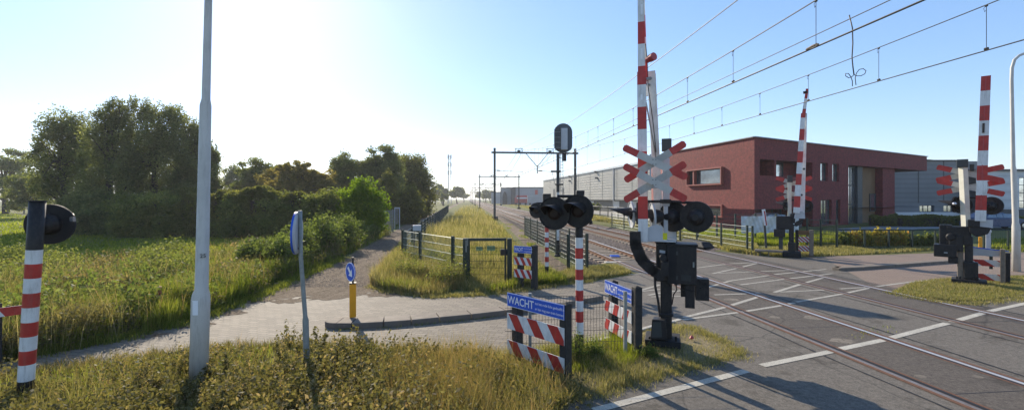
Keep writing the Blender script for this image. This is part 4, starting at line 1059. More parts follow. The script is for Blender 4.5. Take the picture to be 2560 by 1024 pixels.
# lights
b = f.mb(); b.tube([f.p(1594, 560, -.2), f.p(1594, 507, -.2), f.p(1600, 504, -.2), f.p(1650, 503, -.1), f.p(1665, 503, 0), f.p(1735, 507, .0)], .026, 10); f.rect(b, 1650, 498, 1678, 508, -.1, .1); obj('light_bar', b, M['black'], t)
R3 = f.M.to_3x3()
lamp(t, f.M @ f.p(1632, 541, -.05), R3 @ Vector((-1, -.22, -.06)), r=.255, dm='zinc'); lamp(t, f.M @ f.p(1579, 536, .15), R3 @ Vector((-1, -.30, -.06)), r=.25, dm='zinc')
lamp(t, f.M @ f.p(1682, 541, .12), R3 @ Vector((.5, 1, 0)), r=.275); lamp(t, f.M @ f.p(1741, 542, -.02), R3 @ Vector((.15, 1, 0)), r=.275)

# --- right machine
f = FR(2420, 710)
t = thing('barrier_machine', f.g, 'right barrier machine with cream mast, crossbucks and upright arm, left of the pale lamp post', 'level crossing barrier', 'level crossing barriers with crossbucks')
b = f.mb(); f.rect(b, 2378, 700, 2468, 714, -.3, .3)
for x in (2392, 2400, 2435, 2444): b.tube([f.p(x, 701, -.2), f.p(x, 690, -.2)], .025, 8)
obj('base_plate', b, M['black_matt'], t, bevel=.03)
b = f.mb(); f.rect(b, 2411, 590, 2433, 702, -.14, .14); f.rect(b, 2409, 655, 2446, 698, -.2, .1); obj('lower_mast', b, M['black'], t, bevel=.03)
b = f.mb(); f.rect(b, 2393, 617, 2409, 700, -.1, .1); obj('timber_post', b, M['woodgrey'], t, bevel=.02)
b = f.mb(); f.rect(b, 2334, 611, 2392, 642, -.25, .15); f.rect(b, 2370, 642, 2395, 658, -.2, .1); obj('control_cabinet', b, M['black'], t, bevel=.02)
b = f.mb(); f.rect(b, 2360, 630, 2369, 632, -.256, -.25); obj('label_plate', b, M['zinc'], t)
b = f.mb(); f.rect(b, 2348, 561, 2380, 612, -.12, .14); f.rect(b, 2366, 566, 2428, 612, -.16, .16); f.rect(b, 2372, 590, 2408, 628, -.2, .1); b.lathe(f.p(2377, 592, -.26), (0, 1, 0), [(0, .1), (.1, .12), (.2, .12)], 16); obj('motor_housing', b, M['black'], t, bevel=.025)
b = f.mb(); b.prism([f.p(2420, 550, -.3), f.p(2476, 552, -.3), f.p(2481, 566, -.3), f.p(2470, 585, -.3), f.p(2440, 592, -.3), f.p(2424, 580, -.3)], (0, .16, 0)); f.rect(b, 2419, 549, 2450, 567, -.36, -.1); obj('counterweight_arm', b, M['black'], t, bevel=.02)
b = f.mb(); b.prism([f.p(2448, 550, -.32), f.p(2483, 549, -.32), f.p(2482, 570, -.32), f.p(2470, 568, -.32), f.p(2450, 566, -.32)], (0, .012, 0)); obj('bracket_plate', b, M['zinc'], t)
b = f.mb(); b.tube([f.p(2415, 565, 0), f.p(2407, 410, 0)], .105, 4); obj('upper_mast', b, M['dark_cream'], t)
b = f.mb(); f.rect(b, 2391, 398, 2421, 418, -.14, .14); f.rect(b, 2424, 410, 2436, 427, .1, .3); obj('top_box', b, M['mast'], t, bevel=.015)
xb_ = f.x(2458, -.36); per = (f.z(190, -.36, xb_) - f.z(525, -.36, xb_)) / 9
beam(t, [f.p(2451, 552, -.36), f.p(2465, 190, -.36)], .23, .20, .05, per, f.z(525, -.36, xb_) - f.z(552, -.36, xb_), f, side=0)
for ya, yb in ((227, 190), (301, 266), (374, 340), (448, 412), (520, 487)):
    b = f.mb(); k = lambda y: 2451 + (552 - y) * 14 / 362
    b.bar(f.p(k(ya), ya, -.389), f.p(k(yb), yb, -.389), .018, .006, up=(0, 1, 0)); obj('beam_groove', b, M['red_faded'], t)
b = f.mb(); b.tube([f.p(2458, 332, -.39), f.p(2459, 308, -.39)], .025, 8); obj('arm_lamp', b, M['black'], t)
cross(f, t, 2422, 434, 1.50, .16, .22, a1=.33, a2=.25); cross(f, t, 2424, 468, 1.50, .16, .27, a1=.30, a2=.24)
b = f.mb(); b.tube([f.p(2395, 493, .2), f.p(2440, 494, .2)], .03, 8); f.rect(b, 2402, 480, 2418, 520, .1, .25); obj('light_bar', b, M['black'], t)
R3 = f.M.to_3x3()
lamp(t, f.M @ f.p(2404, 512, .3), R3 @ Vector((-.5, 1, 0)), r=.27); lamp(t, f.M @ f.p(2388, 511, .15), R3 @ Vector((-1, .3, 0)), r=.25); lamp(t, f.M @ f.p(2478, 514, .2), R3 @ Vector((.35, 1, 0)), r=.27)
b = f.mb(); b.lathe(f.p(2386, 509, -.2), (0, 1, 0), [(0, .02), (.03, .05), (.06, .05)], 12); obj('bright_lens', b, M['chrome'], t)

# --- far machine
f = FR(1978, 642)
t = thing('barrier_machine', f.g, 'far barrier machine in front of the red building, its banded arm slightly tilted', 'level crossing barrier', 'level crossing barriers with crossbucks')
b = f.mb(); f.rect(b, 1956, 629, 2003, 645, -.35, .35); obj('base_plate', b, M['black_matt'], t, bevel=.06)
b = f.mb(); f.rect(b, 1972, 560, 1985, 630, -.12, .12); f.rect(b, 1970, 606, 1988, 630, -.2, .2); obj('lower_mast', b, M['black'], t, bevel=.03)
b = f.mb(); f.rect(b, 1940, 540, 1983, 573, -.2, .2); f.rect(b, 1975, 534, 1988, 558, -.2, .2); obj('motor_housing', b, M['black'], t, bevel=.03)
b = f.mb(); f.rect(b, 1934, 573, 1963, 592, -.2, .2); obj('control_cabinet', b, M['black'], t, bevel=.03)
b = f.mb(); f.rect(b, 1947, 592, 1957, 623, -.1, .1); obj('cabinet_leg', b, M['mast'], t)
b = f.mb(); b.add([f.p(1988, 556, -.22), f.p(2010, 545, -.22), f.p(2006, 558, -.22), f.p(1992, 566, -.22), f.p(1984, 564, -.22)], [(0, 1, 2, 3, 4)]); b.prism([f.p(1984, 564, -.2), f.p(1990, 554, -.2), f.p(2010, 546, -.2), f.p(2003, 559, -.2)], (0, .3, 0)); obj('counterweight_arm', b, M['black'], t)
b = f.mb(); b.prism([f.p(1985, 546, -.25), f.p(2013, 546, -.25), f.p(2012, 533, -.25), f.p(2005, 528, -.25), f.p(1988, 530, -.25)], (0, .5, 0)); obj('bracket_plate', b, M['zinc'], t)
b = f.mb(); f.rect(b, 1969, 454, 1979, 541, -.07, .07); obj('upper_mast', b, M['dark_cream'], t, bevel=.02)
b = f.mb(); f.rect(b, 1968, 438, 1982, 455, -.12, .12); obj('top_box', b, M['mast'], t, bevel=.02)
per = f.z(368) - f.z(395)
beam(t, [f.p(1991, 532, -.35), f.p(2008, 283, -.25)], .24, .17, .06, .49, .25, f, side=0)
beam(t, [f.p(2005, 532, .1), f.p(2013, 283, -.18)], .20, .14, .06, 9, 0, f, name='rear_beam', side=1, mats=[M['white'], M['white']])
beam(t, [f.p(2009.5, 284, -.24), f.p(2018, 222, -.24)], .14, .10, .05, .45, .2, f, name='barrier_tip', side=1)
b = f.mb(); b.tube([f.p(2008, 232, -.26), f.p(2018, 230, -.25)], .06, 8); obj('arm_lamp', b, M['black'], t)
b = f.mb(); b.lathe(f.p(2010, 422, -.3), (0, 1, 0), [(0, .05), (.06, .05)], 8); b.lathe(f.p(2004, 487, -.36), (0, 1, 0), [(0, .05), (.06, .05)], 8); obj('joint', b, M['mast'], t)
cross(f, t, 1984, 458, 1.46, .17, .2, a1=.36, a2=.36); cross(f, t, 1984, 485, 1.46, .17, .25, a1=.36, a2=.36)
R3 = f.M.to_3x3()
lamp(t, f.M @ f.p(2016, 515, .3), R3 @ Vector((.5, 1, 0)), r=.28); lamp(t, f.M @ f.p(1964, 512, .1), R3 @ Vector((-1, .4, 0)), r=.24)
b = f.mb(); b.tube([f.p(1960, 500, .1), f.p(2016, 500, .2)], .03, 8); obj('light_bar', b, M['black'], t)
f = FR(1925, 640)
t = thing('low_rail', f.g, 'low weathered wooden rail on short legs left of the far barrier machine', 'low rail')
b = f.mb(); f.rect(b, 1887, 625, 1958, 630, -.15, .15); obj('plank', b, M['woodgrey'], t, bevel=.01)
for x in (1900, 1922):
    b = f.mb(); f.rect(b, x - 1.5, 630, x + 1.5, 642, -.05, .05); obj('leg', b, M['woodgrey'], t)
f = FR(1916, 626)
t = thing('leaning_sign_post', f.g, 'slim leaning post with a pale narrow sign, in front of the white tarpaulin', 'sign post')
b = f.mb(); b.tube([f.p(1916, 628), f.p(1909, 525)], .055, 8); obj('post', b, M['mast'], t)
b = f.mb(); b.bar(f.p(1908.5, 523, -.08), f.p(1915, 563, -.08), .16, .04, up=(0, 1, 0)); obj('sign_strip', b, [M['signwhite']], t); b = f.mb(); b.bar(f.p(1911, 527, -.105), f.p(1916.5, 563, -.105), .05, .01, up=(0, 1, 0)); obj('red_edge', b, M['red'], t)

# ---------------------------------------------------------------- fences
def fence(label, pts, H, posts=None, rails=5, mesh_dx=0.0, post_w=.06, wire_r=.006, group='wire mesh fences around the railway', rail_r=None, mat='darkgreen', wmat='wire', z0=.08, zs=None, name='wire_fence', extra=0.06):
    pts = [Vector((p[0], p[1], 0)) for p in pts]
    t = thing(name, pts[0], label, 'fence', group)
    for i, p in enumerate(pts):
        if posts is None or i in posts:
            b = MB(); q = pts[min(i + 1, len(pts) - 1)] - pts[max(i - 1, 0)]
            b.T = Matrix.Translation(p) @ Matrix.Rotation(math.atan2(q.y, q.x), 4, 'Z'); b.box(-post_w / 2, post_w / 2, -post_w / 2, post_w / 2, 0, H + extra); obj('post', b, M[mat], t)
    for a, c in zip(pts[:-1], pts[1:]):
        b = MB(); d = (c - a); L_ = d.length
        for k in range(rails):
            z = z0 + (H - z0) * k / (rails - 1)
            b.tube([a + Vector((0, 0, z)), c + Vector((0, 0, z))], rail_r or wire_r * 1.4, 4)
        if mesh_dx:
            for k in range(1, int(L_ / mesh_dx)):
                p = a + d * (k * mesh_dx / L_); b.tube([p + Vector((0, 0, z0)), p + Vector((0, 0, H))], wire_r, 4)
        obj('mesh_panel', b, M[wmat], t)
    return t
M['rodlight'] = paint('pale_green_rod', (.36, .40, .33), .4, .2, .2, 6)
# near mesh panel between the WACHT boards
A = Vector((W(1262, 0, 7.15).x, 7.15)); B2 = Vector((W(1325, 0, 7.1).x, 7.12)); C2 = Vector((W(1563, 0, 7.25).x, 7.25))
fence('low wire mesh fence between the two near WACHT boards, on thin grey posts', [A, B2, C2], 1.02, posts=(1, 2), rails=6, mesh_dx=.05, wire_r=.0024, rail_r=.0035, mat='steel', wmat='mast', post_w=.05)
# left of the gate: horizontal rods
P = [G(1003, 668), G(1050, 673), G(1133, 701), G(1160, 707)]
P = [Vector((W(1007, 0, 17.0).x, 17.0)), Vector((W(1050, 0, 15.9).x, 15.9)), Vector((W(1132, 0, 14.0).x, 14.0)), Vector((W(1160, 0, 13.6).x, 13.6))]
fence('light green rod fence left of the gate, its lowest rods hidden in dry grass', P, 1.36, posts=(0, 1, 2), rails=6, mesh_dx=.05, wire_r=.0022, rail_r=.010, post_w=.085, wmat='rodlight')
tt = [Vector((W(1014, 0, 17.6).x, 17.6))]
P = [Vector((W(1014, 0, 17.4).x, 17.4, 0))]; e = Vector((-14.2, 100, 0)); s_ = P[0]; d = (e - s_).normalized()
P = [s_ + d * 2.5 * k for k in range(0, 30)]
fence('long dark fence running away along the gravel path', P, 1.3, rails=8, mesh_dx=.25, wire_r=.006, rail_r=.013, post_w=.09, wmat='darkgreen')
f = FR(1042, 640); f.Y = 19.0; f.g = Vector((W(1042, 0, 19).x, 19, 0)); f.M = Matrix.Translation(f.g) @ Matrix.Rotation(-f.a, 4, 'Z')
t = thing('grey_cabinet', f.g, 'grey box with a pale lid behind the corner of the rod fence', 'cabinet')
b = f.mb(); f.rect(b, 1032, 563, 1053, 577, -.15, .15); obj('box', b, M['zinc'], t, bevel=.02)
b = f.mb(); f.rect(b, 1034, 577, 1037, 650, -.04, .04); f.rect(b, 1048, 577, 1051, 650, -.04, .04); obj('leg', b, M['black'], t)
# gate
f = FR(1218, 709)
t = thing('pedestrian_gate', f.g, 'dark green mesh gate with lock box, closing the grassy strip beside the railway', 'gate')
for x0, x1 in ((1157, 1171), (1268, 1280)):
    b = f.mb(); f.rect(b, x0, 596, x1, 709, -.08, .08); obj('gate_post', b, M['darkgreen'], t, bevel=.01)
b = f.mb(); f.rect(b, 1171, 595, 1266, 602, -.03, .03); f.rect(b, 1171, 702, 1266, 707, -.03, .03); f.rect(b, 1171, 602, 1175, 702, -.03, .03); f.rect(b, 1261, 602, 1266, 702, -.03, .03); lf = obj('gate_frame', b, M['darkgreen'], t)
b = f.mb()
for k in range(1, 22): x = 1175 + 86 * k / 22; b.tube([f.p(x, 602), f.p(x, 702)], .0035, 4)
for k in range(1, 6): y = 602 + 100 * k / 6; b.tube([f.p(1175, y), f.p(1261, y)], .006, 4)
obj('gate_mesh', b, M['darkgreen'], lf)
b = f.mb(); f.rect(b, 1251, 623, 1268, 638, -.07, .05); obj('lock_box', b, M['black'], lf, bevel=.01)
b = f.mb(); f.rect(b, 1217, 614, 1238, 626, .02, .03); f.rect(b, 1190, 616, 1206, 626, .02, .03); obj('green_plate', b, M['greenplate'], lf)
b = f.mb(); f.rect(b, 1164, 600, 1166.5, 630, -.1, -.08); f.rect(b, 1168, 598, 1170, 614, -.1, -.08); obj('hinge', b, M['steel'], lf)
# right of the gate: mesh, then along the track
P = [G(1281, 706), G(1345, 700), G(1421, 676), G(1467, 680)]
P = [Vector((W(1281, 0, 13.7).x, 13.7)), Vector((W(1400, 0, 15.0).x, 15.0)), Vector((W(1421, 0, 15.4).x, 15.4)), Vector((W(1467, 0, 15.6).x, 15.6))]
fence('fine mesh fence right of the gate, behind the small WACHT sign', P, 1.30, posts=(2, 3), rails=6, mesh_dx=.06, wire_r=.003, rail_r=.006, post_w=.09)
P0 = Vector((W(1467, 0, 15.6).x, 15.6, 0)); P1 = Vector((W(1312, 0, 30.7).x, 30.7, 0)); n = 6
fence('dense green rod fence running back along the nearer track', [P0.lerp(P1, k / n) for k in range(n + 1)], 1.32, rails=8, mesh_dx=.05, wire_r=.0035, rail_r=.0065, post_w=.06, wmat='wire')
P = [TP(13.35, tline(x, 13.35)) for x in (1881, 1868, 1803, 1742, 1690, 1640, 1600, 1560, 1530)]
fence('light rod fence beyond the farther track, in front of bright grass', P, 1.28, rails=6, mesh_dx=.05, wire_r=.0015, rail_r=.011, post_w=.075, wmat='rodlight')
P = [G(1792, 594), G(1838, 598), G(1893, 603), G(1925, 606), G(1990, 602)]
P = [Vector((W(x, 0, 27.5).x, 27.5)) for x in (1700, 1745, 1792, 1838, 1888, 1940, 1995)]
fence('farther rod fence against the red brick wall, carrying a white tarpaulin', P, 1.62, rails=7, mesh_dx=0, wire_r=.006, rail_r=.013, post_w=.09)
f = FR(1925, 600); f.Y = 27.4; f.g = Vector((W(1925, 0, 27.4).x, 27.4, 0)); f.a = 0.0; f.M = Matrix.Translation(f.g)
b = f.mb(); n = 36; vs = []
for i in range(n + 1):
    x = 1853 + (1997 - 1853) * i / n
    for j in range(9):
        y = 540 + 5.2 * j + (1.5 * math.sin(i * .9) if j == 8 else 0); vs.append(f.p(x, y, -.05 + .11 * math.sin(i * .9 + j * 1.3) * math.sin(j * .8 + i * .35) + .06 * math.sin(i * 2.3 - j)))
b.add(vs, [(i * 9 + j, (i + 1) * 9 + j, (i + 1) * 9 + j + 1, i * 9 + j + 1) for i in range(n) for j in range(8)])
o = obj('tarpaulin', b, M['tarp'], loc=f.g, smooth=True); tag(o, 'crumpled white tarpaulin hung on the fence below the red building', 'tarpaulin')
P = [Vector((W(x, 0, y).x, y)) for x, y in ((2018, 23.5), (2052, 23.0), (2092, 22.3))]
fence('tall dark rod fence between the far barrier and the autumn shrubs', P, 1.5, rails=7, mesh_dx=.1, wire_r=.005, rail_r=.014, post_w=.08)
P = [Vector((W(x, 0, 22.8).x, 22.8)) for x in (2092, 2161, 2222, 2280, 2338, 2400, 2460, 2520, 2600, 2700)]
fence('low dark fence with a top rail in front of the autumn coloured shrubs', P, 1.0, rails=2, mesh_dx=.12, wire_r=.004, rail_r=.03, post_w=.07, wmat='darkgreen', extra=.0)
P = [Vector((W(x, 0, y).x, y)) for x, y in ((1480, 68), (1500, 64), (1520, 60), (1545, 56.5), (1570, 53), (1600, 49.5), (1630, 46), (1660, 43), (1700, 40))]
fence('dark bar fence along the pale yard road below the warehouse', P, 1.5, rails=2, mesh_dx=.4, wire_r=.014, rail_r=.03, post_w=.1, wmat='darkgreen')
P = [Vector((W(x, 0, 75.0).x, 75.0)) for x in (-60, -20, 20, 60, 100, 140)]
fence('wooden paddock fence under the pale tree at the left', P, 1.3, rails=2, mesh_dx=0, wire_r=.03, rail_r=.04, post_w=.15, mat='woodgrey', wmat='woodgrey')
# grey panel fence and gate frame by the left hedge
P = [Vector((W(x, 0, y).x, y)) for x, y in ((930, 30), (957, 32.5), (982, 35))]
fence('grey mesh panel fence beside the round bright bush', P, 1.7, rails=8, mesh_dx=.1, wire_r=.01, rail_r=.015, post_w=.1, mat='steel', wmat='steel')
f = FR(993, 575); t = thing('gate_frame', f.g, 'narrow pale gate frame at the end of the grey panel fence', 'gate'); b = f.mb(); f.rect(b, 986, 518, 988, 572, -.04, .04); f.rect(b, 998, 518, 1000, 572, -.04, .04); f.rect(b, 988, 518, 998, 521, -.03, .03); obj('frame', b, M['zinc'], t)
b = f.mb(); [b.tube([f.p(x, 521), f.p(x, 560)], .012, 4) for x in (990, 992.5, 995)]; obj('gate_bars', b, M['zinc'], t)
for x, y in ((577, 580 + 66), (1152, 530)):
    pass

# ---------------------------------------------------------------- buildings
def facept(px, A, B_):
    k = (px - 1280) / FPX
    s = (k * A.y - A.x) / ((B_.x - A.x) - k * (B_.y - A.y)); return A.lerp(B_, s)
def wall(parent, A, B_, z0, z1, ops, mat, name='wall', rev=.3, mat_rev=None):
    """wall from A to B (left to right as seen) with openings [(s0, s1, za, zb)] and their reveals"""
    A = Vector((A.x, A.y, 0)); B_ = Vector((B_.x, B_.y, 0)); L_ = (B_ - A).length; u = (B_ - A) / L_; n = Vector((0, 0, 1)).cross(u).normalized()   # points away from viewer
    if n.y < 0 and abs(u.x) > .3: n = -n
    ss = sorted(set([0, L_] + [v for o in ops for v in o[:2]])); zs = sorted(set([z0, z1] + [v for o in ops for v in o[2:]]))
    b = MB()
    def P(s, z, d=0): q = A + u * s + n * d; return Vector((q.x, q.y, z))
    for i in range(len(ss) - 1):
        for j in range(len(zs) - 1):
            sm, zm = (ss[i] + ss[i + 1]) / 2, (zs[j] + zs[j + 1]) / 2
            if any(o[0] < sm < o[1] and o[2] < zm < o[3] for o in ops): continue
            b.add([P(ss[i], zs[j]), P(ss[i + 1], zs[j]), P(ss[i + 1], zs[j + 1]), P(ss[i], zs[j + 1])], [(0, 1, 2, 3)])
    for s0, s1, za, zb in ops:
        for q in (((s0, za), (s1, za)), ((s1, za), (s1, zb)), ((s1, zb), (s0, zb)), ((s0, zb), (s0, za))):
            b.add([P(*q[0]), P(*q[1]), P(*q[1], rev), P(*q[0], rev)], [(0, 1, 2, 3)])
    return obj(name, b, mat, parent), P
def window(parent, P, s0, s1, za, zb, d=.28, mull=1, frame=.07, out=False, fm='mast', rows=1, gm='winglass'):
    b = MB(); 
    def rectbar(sa, sb, zc, zd, d0, d1):
        v = [P(sa, zc, d0), P(sb, zc, d0), P(sb, zd, d0), P(sa, zd, d0), P(sa, zc, d1), P(sb, zc, d1), P(sb, zd, d1), P(sa, zd, d1)]
        b.add(v, [(0, 1, 2, 3), (7, 6, 5, 4), (0, 4, 5, 1), (1, 5, 6, 2), (2, 6, 7, 3), (3, 7, 4, 0)])
    g = frame
    rectbar(s0, s1, za, za + g, d - .06, d + .02); rectbar(s0, s1, zb - g, zb, d - .06, d + .02); rectbar(s0, s0 + g, za + g, zb - g, d - .06, d + .02); rectbar(s1 - g, s1, za + g, zb - g, d - .06, d + .02)
    for k in range(1, mull): s = s0 + (s1 - s0) * k / mull; rectbar(s - g / 2, s + g / 2, za + g, zb - g, d - .05, d + .015)
    for k in range(1, rows): z = za + (zb - za) * k / rows; rectbar(s0 + g, s1 - g, z - g / 2, z + g / 2, d - .045, d + .012)
    w = obj('window', b, M[fm], parent)
    b = MB(); b.add([P(s0, za, d), P(s1, za, d), P(s1, zb, d), P(s0, zb, d)], [(0, 1, 2, 3)]); obj('pane', b, M[gm], w)
    return w
C0 = Vector((20.38, 37.0, 0)); BR = Vector((51.2, 54.3, 0)); CL = Vector((17.4, 50.4, 0))
rb = thing('red_building', C0, 'dark red brick office with flat roof, framed windows and wide roof overhang', 'building')
H1 = HC + 154 / FPX * 37.0; zg = HC - (523 - 497) / FPX * 37.0      # roof height, height of the lower edge of the upper storey
u = (CL - C0).normalized()
def SL(px): return (facept(px, CL, C0) - CL).length
def ZL(px, py): q = facept(px, CL, C0); return HC - (py - 497) / FPX * q.y
zl0, zl1 = ZL(1765, 460), ZL(1765, 424)
opsL = [(SL(1722), SL(1807), zl0, zl1)]
w1, P = wall(rb, CL, C0, zg, H1, opsL, M['redbrick'])
def trim(parent, P, s0, s1, za, zb, w=.12, out=.28):
    b = MB()
    for sa, sb, zc, zd in ((s0 - w, s1 + w, za - w, za), (s0 - w, s1 + w, zb, zb + w), (s0 - w, s0, za, zb), (s1, s1 + w, za, zb)):
        v = [P(sa, zc, -out), P(sb, zc, -out), P(sb, zd, -out), P(sa, zd, -out), P(sa, zc, .1), P(sb, zc, .1), P(sb, zd, .1), P(sa, zd, .1)]
        b.add(v, [(0, 1, 2, 3), (7, 6, 5, 4), (0, 4, 5, 1), (1, 5, 6, 2), (2, 6, 7, 3), (3, 7, 4, 0)])
    return obj('window_surround', b, M['redframe'], parent)
M['redframe'] = paint('red_window_surround', (0.26, 0.062, 0.05), .6, 0, .12, 3)
sA, sB = SL(1722), SL(1807); sm = sA + (sB - sA) * .2
trim(rb, P, sA, sB, zl0, zl1); window(rb, P, sA, sm - .09, zl0, zl1, d=.2, gm='glass'); window(rb, P, sm + .09, sB, zl0, zl1, d=.2, gm='glass')
b = MB(); v = [P(sm - .09, zl0, -.2), P(sm + .09, zl0, -.2), P(sm + .09, zl1, -.2), P(sm - .09, zl1, -.2), P(sm - .09, zl0, .25), P(sm + .09, zl0, .25), P(sm + .09, zl1, .25), P(sm - .09, zl1, .25)]
b.add(v, [(0, 1, 2, 3), (0, 4, 5, 1), (1, 5, 6, 2), (2, 6, 7, 3), (3, 7, 4, 0)]); obj('window_pier', b, M['redframe'], rb)
# lower storey, set back a little
dn = Vector((0.35, 0.55, 0)); C1 = C0 + Vector((-.33, .9, 0)); CL1 = CL + Vector((.10, 0, 0))
C1 = facept(1874, CL1, C0 + Vector((.1, 0, 0)))
zk0, zk1 = 1.0, 1.95
def SL1(px): return (facept(px, CL1, C1) - CL1).length
w2, P1 = wall(rb, CL1, C1, -.05, zg - .06, [(SL1(1765), SL1(1808), zk0, zk1)], M['redbrick'])
window(rb, P1, SL1(1765), SL1(1808), zk0, zk1, d=.15, rows=3, gm='glass'); trim(rb, P1, SL1(1765), SL1(1808), zk0, zk1)
b = MB(); q = [CL, C0, BR, BR + Vector((-2, 12, 0)), CL + Vector((2, 12, 0))]; b.add([Vector((p.x, p.y, zg - .03)) for p in q], [list(range(5))]); b.add([Vector((p.x, p.y, H1 - .05)) for p in q], [list(range(5))[::-1]]); obj('roof', b, M['darkclad'], rb)
# right face
def SR(px): return (facept(px, C0, BR) - C0).length
def ZR_(px, py): q = facept(px, C0, BR); return HC - (py - 497) / FPX * q.y
zo = ZR_(2318, 427); zw1 = ZR_(2075, 408); zw0 = ZR_(2075, 453); zr1 = ZR_(1898, 397); zr0 = ZR_(1898, 438)
e0 = SR(2121)
ops = [(SR(1899), SR(2031), zr0, zr1), (SR(2051), SR(2070), zw0, zw1), (SR(2081), SR(2098), zw0, zw1), (SR(2052), SR(2079), .15, ZR_(2065, 499)), (SR(2090), SR(2101), .15, ZR_(2065, 499))]
Ee = facept(2121, C0, BR)
# main wall up to the glass, with the ground floor of the first part opened below the upper storey
ops.append((SR(1888), SR(2032), -.05, zg))
w3, P3 = wall(rb, C0, Ee, -.05, H1, ops, M['redbrick'], rev=.35)
for a, c, z0_, z1_, ml in ((2051, 2070, zw0, zw1, 1), (2081, 2098, zw0, zw1, 1), (2052, 2079, .15, ZR_(2065, 499), 2), (2090, 2101, .15, ZR_(2065, 499), 1)):
    window(rb, P3, SR(a), SR(c), z0_, z1_, mull=ml)
# deep loggia
b = MB(); s0, s1 = SR(1899), SR(2031); dp_ = 1.6
b.add([P3(s0, zr0, dp_), P3(s1, zr0, dp_), P3(s1, zr1, dp_), P3(s0, zr1, dp_)], [(0, 1, 2, 3)])
for q in (((s0, zr0), (s1, zr0)), ((s1, zr0), (s1, zr1)), ((s1, zr1), (s0, zr1)), ((s0, zr1), (s0, zr0))): b.add([P3(*q[0], .35), P3(*q[1], .35), P3(*q[1], dp_), P3(*q[0], dp_)], [(0, 1, 2, 3)])
sp = SR(1937); b.add([P3(sp, zr0, .02), P3(sp + .25, zr0, .02), P3(sp + .25, zr1, .02), P3(sp, zr1, .02), P3(sp, zr0, dp_), P3(sp + .25, zr0, dp_), P3(sp + .25, zr1, dp_), P3(sp, zr1, dp_)], [(0, 1, 2, 3), (1, 5, 6, 2), (0, 3, 7, 4)])
obj('loggia', b, M['redbrick'], rb)
window(rb, P3, SR(1900), SR(1913), zr0, zr1, d=.9); window(rb, P3, SR(1945), SR(2000), zr0, zr1, d=dp_ - .05, mull=3)
# ground floor recess
b = MB(); s0, s1 = SR(1888), SR(2032); d0 = 3.0
for q in (((s0, -.05), (s0, zg)), ((s1, zg), (s1, -.05))): b.add([P3(*q[0], .35), P3(*q[1], .35), P3(*q[1], d0), P3(*q[0], d0)], [(0, 1, 2, 3)])
b.add([P3(s0, zg - .02, .35), P3(s1, zg - .02, .35), P3(s1, zg - .02, d0), P3(s0, zg - .02, d0)], [(0, 1, 2, 3)])
obj('recess', b, M['redbrick'], rb); window(rb, P3, s0, s1, .0, zg - .02, d=d0 - .05, mull=6, frame=.1, rows=2)
# tall glazed entrance, tan wall and end pier under the roof band
w4, P4 = wall(rb, Ee, BR, zo, H1, [], M['redbrick'], name='roof_band')
b = MB(); b.add([P4(0, zo, 0), P4((BR - Ee).length, zo, 0), P4((BR - Ee).length, zo, 8), P4(0, zo, 8)], [(3, 2, 1, 0)]); LL = (BR - Ee).length
b.add([P4(LL, zo, 0), P4(LL, zo, 8), P4(LL, H1, 8), P4(LL, H1, 0)], [(0, 1, 2, 3)]); obj('soffit', b, M['redbrick'], rb)
def SE(px): return (facept(px, Ee, BR) - Ee).length
d1 = 1.2
b = MB(); b.add([P4(0, -.05, 0), P4(0, -.05, d1 + 2), P4(0, zo, d1 + 2), P4(0, zo, 0)], [(0, 1, 2, 3)]); obj('side_wall', b, M['redbrick'], rb)
window(rb, P4, .3, SE(2158), .0, zo - .02, d=.8, mull=3, frame=.12, rows=3)
b = MB()
def blk(sa, sb, da, db, mat_i=0, z0_=-.05, z1_=None):
    z1_ = zo - .01 if z1_ is None else z1_
    v = [P4(sa, z0_, da), P4(sb, z0_, da), P4(sb, z1_, da), P4(sa, z1_, da), P4(sa, z0_, db), P4(sb, z0_, db), P4(sb, z1_, db), P4(sa, z1_, db)]
    b.add(v, [(0, 1, 2, 3), (7, 6, 5, 4), (0, 4, 5, 1), (1, 5, 6, 2), (2, 6, 7, 3), (3, 7, 4, 0)], mat_i)
blk(SE(2158), SE(2170), .5, 3, 0); blk(SE(2170), SE(2215), 1.0, 3, 1); blk(SE(2215), SE(2245), .3, 4, 2)
obj('entrance_walls', b, [M['darkclad'], M['tan'], M['redbrick']], rb)
window(rb, lambda s, z, d=0: P4(s, z, d), SE(2200), SE(2214), 1.2, 3.2, d=.96, frame=.12)
b = MB(); b.bar(Vector((C0.x, C0.y - .03, H1 + .04)), Vector((BR.x, BR.y - .03, H1 + .04)), .22, .08); b.bar(Vector((C0.x - .03, C0.y, H1 + .04)), Vector((CL.x - .03, CL.y, H1 + .04)), .22, .08); obj('roof_edge', b, M['roof'], rb)
b = MB(); b.add([Vector((CL.x, CL.y, 0)), Vector((CL.x + 3, CL.y + 14, 0)), Vector((CL.x + 3, CL.y + 14, H1)), Vector((CL.x, CL.y, H1))], [(0, 1, 2, 3)]); obj('wall', b, M['redbrick'], rb)

